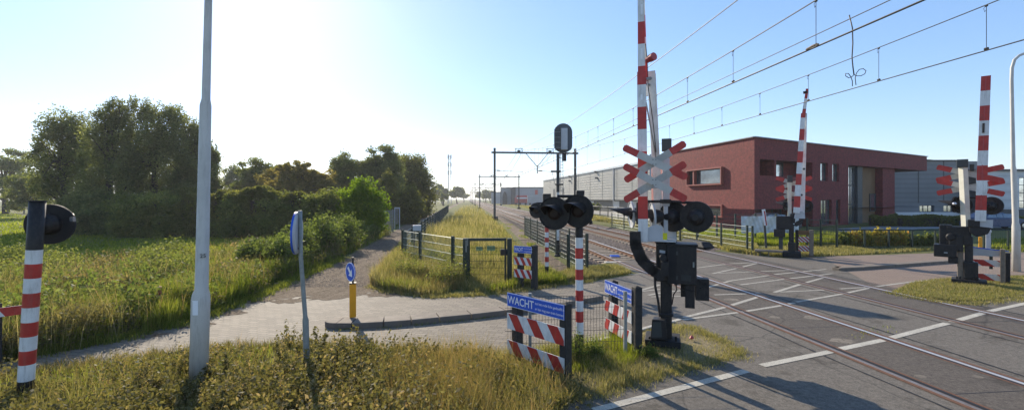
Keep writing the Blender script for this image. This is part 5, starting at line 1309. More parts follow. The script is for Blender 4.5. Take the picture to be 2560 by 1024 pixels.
# long grey warehouse
A = W(1358, 0, 144); A.z = 0; B_ = W(1712, 0, 59.5); B_.z = 0; Hw = HC + 45 / FPX * 144
wh = thing('warehouse', B_, 'long grey metal clad warehouse running back behind the railway signal', 'building')
Lw = (B_ - A).length
def SW(px): return (facept(px, A, B_) - A).length
zb_ = 2.4
w5, PW = wall(wh, A, B_, zb_, Hw, [], M['clad'])
for px in (1375, 1400, 1423, 1446, 1475, 1506, 1542, 1580, 1618, 1660):
    s = SW(px); b = MB(); b.prism([PW(s, zb_, -.03), PW(s + .14, zb_, -.03), PW(s + .14, Hw, -.03), PW(s, Hw, -.03)], (0, .03, 0)); obj('cladding_seam', b, M['mast'], wh)
b = MB(); b.add([PW(0, -.05, 1.2), PW(Lw, -.05, 1.2), PW(Lw, zb_ + .1, 1.2), PW(0, zb_ + .1, 1.2)], [(0, 1, 2, 3)]); b.add([PW(0, zb_, 0), PW(Lw, zb_, 0), PW(Lw, zb_, 1.3), PW(0, zb_, 1.3)], [(3, 2, 1, 0)])
obj('plinth', b, M['darkclad'], wh)
b = MB(); b.add([PW(0, zb_, 0), PW(0, Hw, 0), PW(0, Hw, 40), PW(0, zb_, 40)], [(0, 1, 2, 3)]); b.add([PW(0, Hw - .02, 0), PW(Lw, Hw - .02, 0), PW(Lw, Hw - .02, 40), PW(0, Hw - .02, 40)], [(0, 1, 2, 3)]); obj('roof', b, M['clad'], wh)
for a_, c_ in ((1383, 1388), (1405, 1410)):
    b = MB(); b.add([PW(SW(a_), 2.6, -.05), PW(SW(c_), 2.6, -.05), PW(SW(c_), 5.5, -.05), PW(SW(a_), 5.5, -.05), PW(SW(a_), 2.6, .1), PW(SW(c_), 2.6, .1), PW(SW(c_), 5.5, .1), PW(SW(a_), 5.5, .1)], [(0, 1, 2, 3), (0, 3, 7, 4), (1, 5, 6, 2)]); obj('door', b, M['darkclad'], wh)
for x, y in ((1490, 430), (1492, 445), (1425, 441), (1425, 452)):
    b = MB(); q = facept(x, A, B_); z = HC - (y - 497) / FPX * q.y; b.box(q.x - .5, q.x + .1, q.y - .7, q.y, z - .15, z + .15); obj('wall_lamp', b, M['darkclad'], wh)

for px in (1440, 1535, 1600):
    b = MB(); s = SW(px); b.tube([PW(s, .1, -.12), PW(s, Hw, -.12)], .09, 6); obj('downpipe', b, M['zinc'], wh)
b = MB(); b.prism([PW(0, Hw, -.25), PW(Lw, Hw, -.25), PW(Lw, Hw + .25, -.25), PW(0, Hw + .25, -.25)], (0, .3, 0)); obj('gutter', b, M['zinc'], wh)
for px in (1462, 1520, 1565, 1610):
    b = MB(); s = SW(px); b.prism([PW(s, 0, 1.12), PW(s + 3, 0, 1.12), PW(s + 3, 2.2, 1.12), PW(s, 2.2, 1.12)], (0, .05, 0)); obj('roller_door', b, M['zinc'], wh)
# far hall with arched gate, distant block
def block(label, px0, px1, ptop, Y, depth, mat, name='industrial_hall', group='distant industrial halls'):
    a, c = W(px0, ptop, Y), W(px1, ptop, Y); t = thing(name, Vector((a.x, Y, 0)), label, 'building', group)
    b = MB(); b.box(a.x, c.x, Y, Y + depth, -.05, a.z); obj('wall', b, M[mat], t)
    b = MB(); b.box(a.x - .3, c.x + .3, Y - .3, Y + depth, a.z, a.z + .35); obj('roof', b, M['darkclad'], t); return t, a, c
t, a, c = block('far grey hall with a dark arched gate, left of the long warehouse', 1253, 1283, 470, 205, 60, 'clad2')
b = MB(); n = 12; x0 = W(1256, 0, 204.6).x; x1 = W(1268, 0, 204.6).x; cx = (x0 + x1) / 2
b.prism([(x0, 204.6, 0)] + [(cx - (cx - x0) * math.cos(math.pi * k / n), 204.6, 2.6 + 3.4 * math.sin(math.pi * k / n)) for k in range(n + 1)] + [(x1, 204.6, 0)], (0, .3, 0)); obj('arched_gate', b, M['darkclad'], t)
t, a, c = block('far hall with a pale front and a small red mark, behind the red lorry', 1283, 1358, 469, 200, 60, 'clad2')
b = MB(); x0 = W(1277, 0, 199).x; x1 = W(1289, 0, 199).x; b.box(x0, x1, 199, 230, 0, a.z - .1); obj('dark_corner', b, M['darkclad'], t)
b = MB(); p = W(1341, 480, 199.7); b.box(p.x - .6, p.x + .6, 199.7, 199.95, p.z - 1, p.z + 1); obj('red_mark', b, M['red'], t)
block('small whitish block at the far left end of the halls', 1228, 1253, 481, 240, 40, 'clad_white')

# grey and white building on the right
Yg = 66
a = W(2235, 403, Yg); c = W(2470, 403, Yg)
gb = thing('office_building', Vector((a.x, Yg, 0)), 'grey building with white right wing and low strip windows behind the red office', 'building')
Ag = Vector((a.x, Yg, 0)); Cg = Vector((c.x, Yg, 0)); k = Yg / FPX
def sg(px): return (px - 2235) * k
w6, PG = wall(gb, Ag, Cg, -.05, a.z, [(sg(2299), sg(2336), HC - 32 * k, HC - 16 * k), (sg(2359), sg(2385), HC - 32 * k, HC - 16 * k)], M['clad3'])
window(gb, PG, sg(2299), sg(2336), HC - 32 * k, HC - 16 * k, mull=3); window(gb, PG, sg(2359), sg(2385), HC - 32 * k, HC - 16 * k, mull=2)
for px in (2295, 2358, 2415):
    b = MB(); b.box(a.x + sg(px), a.x + sg(px) + .12, Yg - .03, Yg, 2, a.z); obj('cladding_seam', b, M['darkclad'], gb)
b = MB(); b.box(a.x, c.x, Yg - .25, Yg - .05, -.05, HC - 33 * k); obj('white_plinth', b, M['clad_white'], gb)
a2 = W(2440, 428, Yg - 1.5); c2 = W(2900, 428, Yg - 1.5)
Aw = Vector((a2.x, Yg - 1.5, 0)); Cw = Vector((c2.x, Yg - 1.5, 0)); k2 = (Yg - 1.5) / FPX
def sw(px): return (px - 2440) * k2
w7, PH = wall(gb, Aw, Cw, -.05, a2.z, [(sw(2548), sw(2620), HC - 24 * k2, HC + 54 * k2)], M['clad_white'])
window(gb, PH, sw(2548), sw(2620), HC - 24 * k2, HC + 54 * k2, mull=4, rows=4, frame=.1)
b = MB(); b.box(a2.x - .2, c2.x, Yg - 1.8, Yg + 30, a2.z, a2.z + .3); b.box(a.x, a2.x, Yg - .2, Yg + 30, a.z, a.z + .2); obj('roof', b, M['darkclad'], gb)
b = MB(); b.box(a2.x + .5, c2.x, Yg - 1.75, Yg - 1.52, .0, HC - 26 * k2); obj('plinth', b, M['darkclad'], gb)

# telecom tower
T0 = W(1123, 0, 250); T0.z = 0
t = thing('telecom_mast', T0, 'slim lattice telecom mast with white antennas above the far trees', 'telecom mast')
b = MB(); Ht = 27.5
for k in range(3):
    a_ = 2 * math.pi * k / 3; b.tube([T0 + Vector((math.cos(a_) * 1.3, math.sin(a_) * 1.3, 0)), T0 + Vector((math.cos(a_) * .6, math.sin(a_) * .6, Ht))], .16, 5)
    for j in range(16):
        z0_, z1_ = Ht * j / 16, Ht * (j + 1) / 16; r0, r1 = 1.3 - .7 * j / 16, 1.3 - .7 * (j + 1) / 16; a2_ = a_ + 2 * math.pi / 3
        b.tube([T0 + Vector((math.cos(a_) * r0, math.sin(a_) * r0, z0_)), T0 + Vector((math.cos(a2_) * r1, math.sin(a2_) * r1, z1_))], .07, 4)
obj('lattice', b, M['zinc'], t)
for z in (26.5, 22, 17.5):
    for k in range(3):
        a_ = 2 * math.pi * k / 3 + .3; p = T0 + Vector((math.cos(a_) * 1.1, math.sin(a_) * 1.1, z)); b = MB(); b.box(p.x - .25, p.x + .25, p.y - .15, p.y + .15, p.z - 1.2, p.z + 1.2); obj('antenna', b, M['clad2'], t)

# ---------------------------------------------------------------- vehicles
def car(label, c, yaw, L_, H, col, name='parked_car', estate=False):
    t = thing(name, c, label, 'car', 'parked cars near the offices')
    T = Matrix.Translation(c) @ Matrix.Rotation(yaw, 4, 'Z'); m = paint('car_paint_' + name, col, .3, .0, .05, 2, spec=.6); h = L_ / 2; w = .88
    low = [(-h, .30), (-h + .05, .62), (-h + .25, .82), (-h + .9, .92), (h - 1.25, .95), (h - .35, .78), (h - .04, .60), (h, .32), (h - .1, .22), (-h + .1, .22)]
    b = MB(T); n = len(low)
    vs = [(x, -w, z) for x, z in low] + [(x, w, z) for x, z in low]
    b.add(vs, [list(range(n)), list(range(n, 2 * n))[::-1]] + [(i, n + i, n + (i + 1) % n, (i + 1) % n) for i in range(n)])
    rb_ = [(-h + .35, .90), (-h + 1.05, H - .04), (-h + 1.5, H), (h - 2.3, H), (h - 1.15, .93)]
    ri = [(x, z) for x, z in rb_]; w2 = w * .80; n2 = len(ri)
    vs = []
    for sgn in (-1, 1):
        for x, z in ri: vs.append((x, sgn * (w - .03 if z < 1.0 else w2), z))
    b.add(vs, [list(range(n2)), list(range(n2, 2 * n2))[::-1]] + [(i, n2 + i, n2 + (i + 1) % n2, (i + 1) % n2) for i in range(n2)])
    body = obj('body', b, m, t, bevel=.05)
    b = MB(T)
    for sgn in (-1, 1):
        for xa, xb in ((-h + .75, -h + 1.55), (-h + 1.62, h - 2.45), (h - 2.38, h - 1.5)):
            def yy(z): return sgn * ((w - .03) + (w2 - w + .03) * (z - .93) / (H - .93) + .012)
            b.add([(xa - .05 if xa > -h + .8 else xa, yy(.98), .98), (xb + (.25 if xb > h - 1.6 else 0), yy(.98), .98), (xb - (.25 if xb > h - 1.6 else 0), yy(H - .1), H - .1), (xa + (.35 if xa < -h + .8 else 0), yy(H - .1), H - .1)], [(0, 1, 2, 3)])
    b.add([(h - 1.17, -w2 + .05, .98), (h - 1.17, w2 - .05, .98), (h - 2.24, w2 - .1, H - .03), (h - 2.24, -w2 + .1, H - .03)], [(0, 1, 2, 3)])
    obj('windows', b, M['glass'], t)
    for x in (-h + .8, h - .85):
        for sgn in (-1, 1):
            b = MB(T); b.lathe((x, sgn * (w - .18), .32), (0, sgn, 0), [(0, .32), (.18, .32), (.2, .29), (.2, .2), (.17, .19), (.17, .05)], 20)
            wh_ = obj('wheel', b, M['rubber'], t); b = MB(T); b.lathe((x, sgn * (w - .02), .32), (0, sgn, 0), [(0, .19), (.025, .18), (.03, .04)], 12); obj('rim', b, M['chrome'], wh_)
    for sgn in (-1, 1):
        b = MB(T); b.box(h - .32, h - .08, sgn * w * .78 - .13, sgn * w * .78 + .13, .62, .74); obj('headlight', b, M['signwhite'], t)
    return t
car('dark blue car behind the right barrier machine, parked before the white building', Vector((W(2490, 0, 38.5).x, 38.5, 0)), -.10, 4.5, 1.42, (.02, .05, .13))
car('dark car under the red building, half hidden by the tarpaulin', Vector((W(1930, 0, 36.3).x, 36.3, .0)), .25, 4.3, 1.45, (.012, .014, .03), 'parked_van')
# red lorry and pale trailer far away
c = W(1306, 0, 185); t = thing('lorry', Vector((c.x, 185, 0)), 'red lorry parked in front of the far hall', 'lorry')
b = MB(); b.box(W(1291, 0, 185).x, W(1318, 0, 185).x, 184, 187, .9, HC + 9 / FPX * 185); obj('cargo_box', b, M['red_faded'], t, bevel=.1)
b = MB(); b.box(W(1292, 0, 183.9).x, W(1317, 0, 183.9).x, 183.9, 184, 2.7, 3.2); obj('pale_stripe', b, M['signwhite'], t)
b = MB(); b.box(W(1287, 0, 185).x, W(1291, 0, 185).x, 184, 187, .7, 3.2); obj('cab', b, M['red_faded'], t, bevel=.15)
for x in (1290, 1300, 1314): b = MB(); b.lathe((W(x, 0, 184).x, 183.9, .5), (0, 1, 0), [(0, .5), (.4, .5)], 12); obj('wheel', b, M['rubber'], t)
c = W(1337, 0, 180); t = thing('trailer', Vector((c.x, 180, 0)), 'pale trailer standing right of the red lorry', 'trailer')
b = MB(); b.box(W(1319, 0, 180).x, W(1354, 0, 180).x, 179, 182, .9, HC + 8 / FPX * 180); obj('cargo_box', b, M['clad2'], t, bevel=.1)
for x in (1325, 1345, 1350): b = MB(); b.lathe((W(x, 0, 179).x, 178.9, .5), (0, 1, 0), [(0, .5), (.4, .5)], 12); obj('wheel', b, M['rubber'], t)
# ---------------------------------------------------------------- vegetation
def in_poly(x, y, P):
    c = np.zeros(len(x), bool); n = len(P)
    for i in range(n):
        x1, y1 = P[i]; x2, y2 = P[(i + 1) % n]
        if y1 == y2: continue
        k = ((y1 > y) != (y2 > y)) & (x < (x2 - x1) * (y - y1) / (y2 - y1) + x1); c ^= k
    return c
def sample(P, n, power=0.0):
    """random ground points in a region outlined by photo pixels, biased by distance^power"""
    P = [(float(a), float(b_)) for a, b_ in P]; xs = [p[0] for p in P]; ys = [p[1] for p in P]; ox, oy = [], []
    tot = 0
    while tot < n:
        x = rng.uniform(min(xs), max(xs), n * 2); y = rng.uniform(min(ys), max(ys), n * 2)
        k = in_poly(x, y, P)
        if power: k &= rng.random(n * 2) < ((y - 497) / (max(ys) - 497)) ** power
        ox.append(x[k]); oy.append(y[k]); tot += k.sum()
    x = np.concatenate(ox)[:n]; y = np.concatenate(oy)[:n]; Y = FPX * HC / (y - 497); return (x - 1280) / FPX * Y, Y
def smooth_noise(X, Y, s, seed=0):
    r = np.random.default_rng(seed); v = np.zeros_like(X)
    for k in range(6):
        a = r.uniform(0, 6.28); f = (1 + .6 * k) / s; v += np.sin((X * math.cos(a) + Y * math.sin(a)) * f + r.uniform(0, 6.28)) / (1 + .4 * k)
    return v / 3.0
def blades(name, X, Y, h, w, mat, label, cat='grass', tint=None, lean=.35, kind='stuff', zb=0.0):
    n = len(X); az = rng.uniform(0, 2 * math.pi, n); fa = rng.uniform(0, 2 * math.pi, n)
    ln = h * lean * rng.uniform(.2, 1.4, n)
    dx, dy = np.cos(az), np.sin(az); px, py = np.cos(fa) * w / 2, np.sin(fa) * w / 2
    B = np.stack([X, Y, np.full(n, zb)], 1)
    def off(x, y, z): return np.stack([x, y, z], 1)
    v0 = B + off(-px, -py, 0 * h); v1 = B + off(px, py, 0 * h)
    v2 = B + off(dx * ln * .3 - px * .7, dy * ln * .3 - py * .7, h * .55); v3 = B + off(dx * ln * .3 + px * .7, dy * ln * .3 + py * .7, h * .55)
    v4 = B + off(dx * ln, dy * ln, h)
    V = np.stack([v0, v1, v2, v3, v4], 1).reshape(-1, 3)
    F = np.array([[0, 1, 2], [1, 3, 2], [2, 3, 4]])[None] + (np.arange(n) * 5)[:, None, None]
    tt = np.repeat(tint if tint is not None else rng.random(n), 5)
    # tips paler (seed heads)
    o = npmesh(name, V, F.reshape(-1, 3), mat, tt, loc=(0, 0, 0)); return tag(o, label, cat, kind=kind)
def leaf_arrays(C, size, up=.0, asp=.5):
    n = len(C); u = rng.normal(size=(n, 3)); u /= np.linalg.norm(u, axis=1)[:, None]
    q = rng.normal(size=(n, 3)); q[:, 2] += up; v = np.cross(u, q); v /= np.linalg.norm(v, axis=1)[:, None] + 1e-9
    s = (size * rng.uniform(.6, 1.4, n))[:, None]
    V = np.stack([C - u * s, C + v * s * asp, C + u * s, C - v * s * asp], 1).reshape(-1, 3)
    F = np.arange(n * 4).reshape(-1, 4); return V, F
def leaves(name, C, size, mat, tint, parent=None, loc=None, asp=.5):
    V, F = leaf_arrays(C, size, asp=asp); return npmesh(name, V, F, mat, np.repeat(tint, 4), parent, loc)
def clump_points(lobes, n, cr=.30, fill=.15, k=26, hollow=.62, flat=.8):
    """leaf centres: clumps spread over each lobe's ellipsoid; clump size relative to the lobe radius"""
    vol = np.array([l[3] * l[5] for l in lobes]); cnt = np.maximum(1, (n * vol / vol.sum()).astype(int)); out = []; tn = []; cen = []
    for l, c in zip(lobes, cnt):
        cx, cy, cz, rx, ry, rz = l
        d = rng.normal(size=(k, 3)); d /= np.linalg.norm(d, axis=1)[:, None]
        rr = rng.uniform(hollow, 1.0, k)[:, None]; inner = rng.random(k) < fill; rr[inner] *= .5
        cc = np.array([cx, cy, cz]) + d * rr * np.array([rx, ry, rz]); cs = cr * min(rx, rz) * rng.uniform(.55, 1.3, k)
        kk = rng.choice(k, c, p=(cs ** 2) / (cs ** 2).sum())
        e = rng.normal(size=(c, 3)); e /= np.linalg.norm(e, axis=1)[:, None]
        r = rng.random(c)[:, None] ** .5 * (1 + .38 * np.abs(rng.normal(size=(c, 1))) * (rng.random((c, 1)) < .4))
        p = cc[kk] + e * r * cs[kk][:, None] * np.array([1.15, 1.15, flat]); out.append(p)
        ct = rng.random(k) * .55; tn.append(np.clip(ct[kk] + rng.random(c) * .5, 0, 1)); cen.append(cc)
    return np.concatenate(out), np.concatenate(tn), np.concatenate(cen)
def tree(name, label, Y, lobes_px, trunk_px, n, leaf, mat, group=None, cr=.34, k=26, fill=.2, tr=.22, cat='tree', hollow=.55, base_z=0.0, ylo=.8, trunk=True, limbs=22, flat=.8):
    k_ = Y / FPX; lobes = []
    for i, (cx, cy, rx, ry) in enumerate(lobes_px):
        c = W(cx, cy, Y + rnd.uniform(-.25, .25) * rx * k_); lobes.append((c.x, c.y, c.z, rx * k_, rx * k_ * ylo, ry * k_))
    base = W(trunk_px, 0, Y); base.z = 0
    t = thing(name, base, label, cat, group)
    P, tn, cen = clump_points(lobes, n, cr, fill, k, hollow, flat); keep = P[:, 2] > .05; P = P[keep]; tn = tn[keep]
    leaves('crown', P, leaf, mat, tn, t)
    if trunk:
        b = MB(); top = Vector((np.mean([l[0] for l in lobes]), Y, max(l[2] for l in lobes)))
        mid = base.lerp(top, .45) + Vector((rnd.uniform(-.3, .3), 0, 0))
        b.tube([base - Vector((0, 0, .1)), base.lerp(mid, .5), mid, top], [tr * 1.3, tr, tr * .8, tr * .2], 8)
        ids = rng.choice(len(cen), min(limbs, len(cen)), replace=False)
        for i in ids:
            e = Vector(cen[i]); s = base.lerp(mid, .55) if e.z < mid.z else mid.lerp(top, rnd.uniform(0, .5))
            if e.z < .6: continue
            m = s.lerp(e, .5) + Vector((rnd.uniform(-.3, .3), rnd.uniform(-.3, .3), rnd.uniform(.0, .5)))
            b.tube([s, m, e], [tr * .45, tr * .25, tr * .07], 5)
        obj('trunk', b, M['trunk'], t, smooth=True)
    return t
def stems_bush(name, label, cx, cy, h, r, ns, nl, leaf, mat, group=None, cat='bush', droop=.3, asp=.35, bottom=.15):
    """bush of arching stems with leaves along them"""
    t = thing(name, Vector((cx, cy, 0)), label, cat, group); b = MB(); C = []; T_ = []
    for i in range(ns):
        a = rnd.uniform(0, 6.283); q = rnd.random() ** .6 * r; hh = h * rnd.uniform(.55, 1.0) * (1 - .35 * (q / r) ** 2)
        s = Vector((cx + math.cos(a) * q * .25, cy + math.sin(a) * q * .25, 0)); e = Vector((cx + math.cos(a) * q, cy + math.sin(a) * q, hh)); m = s.lerp(e, .5) + Vector((0, 0, hh * .15))
        b.tube([s, m, e], [.012 + .004 * h, .008 + .002 * h, .003], 4)
        k = rng.random(nl) * (1 - bottom) + bottom; s_, m_, e_ = map(np.array, (s, m, e))
        p = ((1 - k) ** 2)[:, None] * s_ + (2 * k * (1 - k))[:, None] * m_ + (k ** 2)[:, None] * e_; p = p + rng.normal(size=(nl, 3)) * (.035 + .05 * h)
        C.append(p); T_.append(np.clip(rnd.random() * .5 + rng.random(nl) * .5, 0, 1))
    C = np.concatenate(C); T_ = np.concatenate(T_); k = C[:, 2] > .02
    leaves('foliage', C[k], leaf, mat, T_[k], t, asp=asp); obj('stems', b, M['trunk'], t); return t

gT = 'tall trees left of the lamp post'; gH = 'trees beyond the dark hedge'
tree('deciduous_tree', 'pale loose tree with a bare trunk at the left edge, in the sunny meadow', 75, [(10, 405, 60, 38), (40, 440, 50, 50), (-30, 440, 60, 50), (15, 468, 60, 22)], 14, 16000, .17, L['pale'], None, tr=.35, cr=.3)
tree('deciduous_tree', 'smaller green tree filling the gap between the pale tree and the tall dark trees', 60, [(95, 480, 55, 42), (60, 495, 50, 28)], 90, 10000, .15, L['mid'], None, tr=.25)
TL = [('leftmost tall dark tree with feathery outline and drooping left side', 36, [(140, 320, 45, 50), (185, 330, 50, 60), (105, 385, 32, 50), (160, 400, 60, 70), (215, 420, 50, 90), (120, 460, 50, 55), (190, 500, 70, 70), (140, 540, 55, 40)], 170),
      ('second tall dark tree from the left, with a pointed feathery top', 34, [(285, 285, 34, 42), (255, 330, 45, 60), (310, 335, 45, 65), (265, 410, 60, 80), (320, 430, 50, 80), (290, 510, 75, 65), (240, 480, 50, 60), (260, 560, 60, 30)], 275),
      ('highest rounded dark tree just left of the thick lamp post', 35, [(370, 285, 45, 42), (430, 300, 42, 48), (395, 350, 65, 65), (350, 400, 50, 70), (430, 400, 60, 75), (375, 470, 75, 65), (445, 470, 50, 60), (400, 530, 65, 50)], 385),
      ('dark tree half hidden behind the thick lamp post, its right side showing', 37, [(475, 335, 35, 48), (500, 385, 45, 60), (530, 400, 24, 45), (500, 450, 55, 60), (535, 465, 22, 50), (465, 450, 45, 60), (510, 520, 45, 40)], 495)]
for lab, Y, lo, tp in TL:
    tree('deciduous_tree', lab, Y, lo, tp, 40000, .085, L['dark'], gT, cr=.24, k=80, fill=.3, tr=.24, hollow=.45, limbs=46, flat=1.5)
tree('deciduous_tree', 'small dark rounded tree just right of the thick lamp post', 75, [(578, 450, 30, 36), (585, 480, 30, 30)], 580, 9000, .14, L['dark'], gH)
tree('deciduous_tree', 'olive green tree with a domed top, first right of the small dark tree', 52, [(640, 430, 45, 30), (670, 450, 50, 35), (620, 465, 40, 28), (700, 430, 30, 22)], 650, 32000, .11, L['mid'], gH, cr=.38, hollow=.5, fill=.3)
tree('deciduous_tree', 'wide yellowish olive tree with lacy twigs on top, behind the middle of the hedge', 46, [(740, 425, 50, 25), (700, 460, 55, 35), (760, 460, 60, 38), (805, 450, 38, 32), (740, 482, 80, 28), (830, 475, 35, 28)], 745, 44000, .11, L['olive'], gH, cr=.27, k=60, hollow=.45, fill=.3)
tree('deciduous_tree', 'medium green tree left of the dark chestnut like tree', 50, [(865, 415, 42, 32), (850, 450, 38, 40), (890, 450, 35, 40), (835, 480, 40, 30)], 862, 32000, .11, L['mid'], gH, cr=.42, fill=.3)
tree('deciduous_tree', 'tallest dark tree in the middle, with a broad rounded crown', 50, [(955, 398, 38, 34), (925, 420, 25, 32), (985, 420, 30, 35), (955, 450, 50, 50), (960, 500, 60, 45), (920, 470, 40, 40)], 955, 48000, .11, L['dark'], gH, cr=.40, fill=.3)
tree('conifer', 'dense dark evergreen at the right end of the tree row, bulging over the gravel path', 60, [(1025, 425, 34, 42), (1045, 440, 34, 45), (1060, 475, 28, 48), (1030, 480, 42, 60), (1010, 520, 45, 45), (1050, 515, 32, 38), (1000, 470, 38, 42), (1020, 545, 45, 30)], 1030, 52000, .13, L['hedge'], gH, cr=.5, k=40, fill=.4)
tree('conifer', 'lower rounded evergreen in front, beside the narrow gate frame', 46, [(1024, 505, 32, 42), (1008, 522, 28, 42), (1032, 530, 24, 34), (1014, 545, 36, 24)], 1018, 26000, .11, L['hedge'], gH, cr=.5, k=34, fill=.4)
tree('conifer', 'slender dark evergreen between the chestnut like tree and the bright bush', 44, [(970, 450, 16, 30), (972, 490, 20, 40), (965, 530, 24, 40)], 970, 9000, .10, L['hedge'], gH, cr=.5, k=30, fill=.4)
tree('round_bush', 'bright yellow green clipped round bush in front of the dark trees', 29, [(900, 498, 52, 48), (918, 515, 48, 48), (892, 535, 44, 50), (930, 545, 38, 42), (905, 580, 45, 30)], 900, 34000, .082, L['bright'], None, cr=.34, k=90, fill=.3, cat='bush')
# distant trees
gD = 'small distant trees on the horizon'
D = [('round dark tree left of the telecom mast base', 230, [(1105, 478, 17, 14)], 'dark'), ('rounded dark tree right of the telecom mast', 240, [(1143, 480, 14, 14), (1135, 484, 10, 10)], 'dark'), ('low bright bush at the foot of the telecom mast', 170, [(1108, 492, 14, 8)], 'mid'),
     ('dark tree just beyond the rounded evergreen at the path', 200, [(1088, 484, 14, 16)], 'dark'), ('low row of trees at the vanishing point of the path', 330, [(1160, 489, 11, 7)], 'mid'),
     ('small pale tree between the portal masts at the horizon', 300, [(1213, 486, 9, 9)], 'pale'), ('bluish tree beside the nearest portal mast at the horizon', 320, [(1226, 484, 9, 10), (1218, 490, 9, 7)], 'mid'), ('small tree at the horizon left of the distant halls', 350, [(1200, 489, 10, 7)], 'mid'),
     ('far dark tree at the horizon at the left edge', 260, [(-40, 480, 40, 18), (40, 484, 40, 14)], 'mid'), ('young tree in the warehouse yard beside the pale road', 75, [(1478, 515, 9, 10), (1495, 517, 8, 9)], 'pale')]
for lab, Y, lo, m in D:
    tree('distant_tree', lab, Y, lo, lo[0][0], 3500, .0022 * Y, L[m], gD, cr=.4, k=18, tr=.3, limbs=6)

# dark clipped hedge
def hedge(label, pts, H, th, n, leaf, mat, core=True, top=.0, group=None, cat='hedge', name='hedge'):
    pts = [Vector((p[0], p[1], 0)) for p in pts]; t = thing(name, pts[0], label, cat, group); C = []
    b = MB()
    Ls = [(c - a).length for a, c in zip(pts[:-1], pts[1:])]; tot = sum(Ls)
    for a, c, l in zip(pts[:-1], pts[1:], Ls):
        m = int(n * l / tot); d = (c - a) / l; nn = Vector((-d.y, d.x, 0))
        s = rng.random(m) * l; hh = H * (1 + .07 * np.sin(s * .9 + a.x) + .05 * np.sin(s * 2.3 + 1) + .03 * np.sin(s * 6.3)); z = rng.random(m) * hh; sd = np.where(rng.random(m) < .5, -1, 1); topm = rng.random(m) < .34
        z = np.where(topm, hh - np.abs(rng.normal(size=m)) * .22 + .12, z); o = np.where(topm, rng.uniform(-th / 2, th / 2, m), sd * th / 2 + rng.normal(size=m) * .12 + .24 * np.sin(s * 1.5 + z * 1.6) * sd)
        C.append(np.stack([a.x + d.x * s + nn.x * o, a.y + d.y * s + nn.y * o, z], 1))
        if core: b.bar(a + Vector((0, 0, H * .42)), c + Vector((0, 0, H * .42)), th - .35, H * .84)  # unseen solid core added to block light inside the hedge
    C = np.concatenate(C); f = smooth_noise(C[:, 0] + C[:, 2], C[:, 1], .8, 5); leaves('foliage', C, leaf, mat, np.clip(.35 + .3 * f + .35 * rng.random(len(C)), 0, 1), t)
    if core: obj('light_block_core', b, M['black_matt'] if False else M['trunk'], t)
    return t
hp = [Vector((W(x, 0, y).x, y)) for x, y in ((470, 30.5), (560, 30), (650, 29.5), (740, 29.5), (800, 30), (850, 31))]
hedge('long dark evergreen hedge between the lamp post and the round bright bush', hp, 2.95, 1.4, 56000, .088, L['hedge'])
tree('evergreen_bush', 'broad bush with lighter green top before the tall trees, left of the lamp post', 30.5, [(330, 530, 50, 45), (400, 520, 60, 42), (460, 525, 45, 42), (340, 570, 60, 35), (430, 570, 60, 35)], 390, 30000, .088, L['mid'], None, cr=.4, k=44, fill=.4, cat='bush')
tree('evergreen_bush', 'dark shrub mass at the foot of the leftmost tall tree, behind the banded post', 32, [(200, 530, 50, 50), (260, 550, 55, 42), (225, 575, 55, 28)], 225, 20000, .095, L['dark'], None, cr=.4, k=40, fill=.4, cat='bush')
for px_, py_, rx_, lab in ((600, 520, 42, 'rounded bush swelling out of the hedge just right of the thick lamp post'), (700, 525, 46, 'second rounded bush bulging from the hedge, above the pale saplings'), (800, 515, 44, 'rounded bush at the right end of the hedge beside the bright bush')):
    tree('evergreen_bush', lab, 29.0, [(px_, py_, rx_, 44), (px_ + 22, py_ + 30, rx_, 40), (px_ - 20, py_ + 40, rx_, 38)], px_, 15000, .085, L['mid'], 'rounded bushes along the dark hedge', cr=.4, k=40, fill=.3, cat='bush')
# willow saplings by the path
gS = 'pale green sapling bushes along the gravel path'
for i, (px, Y, h, r, ns, lab) in enumerate([(690, 15.5, 1.5, .9, 40, 'leftmost pale sapling bush beside the edge-on round sign'), (770, 15.5, 1.75, 1.0, 46, 'pale sapling bush directly right of the edge-on round sign'), (800, 17.5, 2.0, 1.1, 50, 'second sapling bush up the path, before the dark hedge'),
                                            (860, 20, 2.5, 1.25, 60, 'tallest willow like bush in front of the round bright bush'), (905, 22.5, 2.3, 1.2, 50, 'willow like bush at the upper end of the sapling row'), (725, 19, 1.2, .8, 30, 'low sapling bush nearest the hedge shadow'), (935, 25, 1.6, 1.0, 36, 'last small bush beside the grey panel fence'), (960, 27.5, 1.3, .9, 30, 'small bush at the foot of the grey panel fence')]):
    p = W(px, 0, Y); stems_bush('sapling_bush', lab, p.x - .85, Y, h * .85, r * .8, int(ns * .75), 120, .068, L['willow'], gS)

# autumn shrubs row at right
gA = 'autumn coloured shrubs in front of the low fence'
for i, (px, h, m) in enumerate([(2106, 1.0, 'mid'), (2128, 1.05, 'autumn'), (2150, 1.1, 'autumn'), (2172, 1.1, 'autumn'), (2196, 1.15, 'autumn'), (2220, 1.1, 'autumn'), (2243, 1.15, 'autumn'), (2270, .9, 'mid'), (2296, .8, 'mid'), (2325, .8, 'mid')]):
    lab = ['green shrub beside the tall dark fence post', 'yellowish shrub, second in the row from the tall fence post', 'mixed green and yellow shrub left of the next fence post', 'orange red shrub just right of a fence post', 'yellow green shrub in the middle of the row', 'reddish shrub right of the yellow green one', 'orange topped shrub, last bright one of the row', 'dull green shrub right of the orange topped one', 'low green shrub in the shade, left of the right barrier machine', 'last low green shrub close to the right barrier machine'][i]
    p = W(px, 0, 23.8); stems_bush('shrub', lab, p.x, 23.8, h * rnd.uniform(.82, 1.02), .40, 16, 110, .08, L[m], gA, asp=.55, bottom=.05)
hp = [Vector((W(x, 0, y).x, y)) for x, y in ((2175, 43), (2240, 42), (2330, 42), (2440, 42), (2700, 42))]
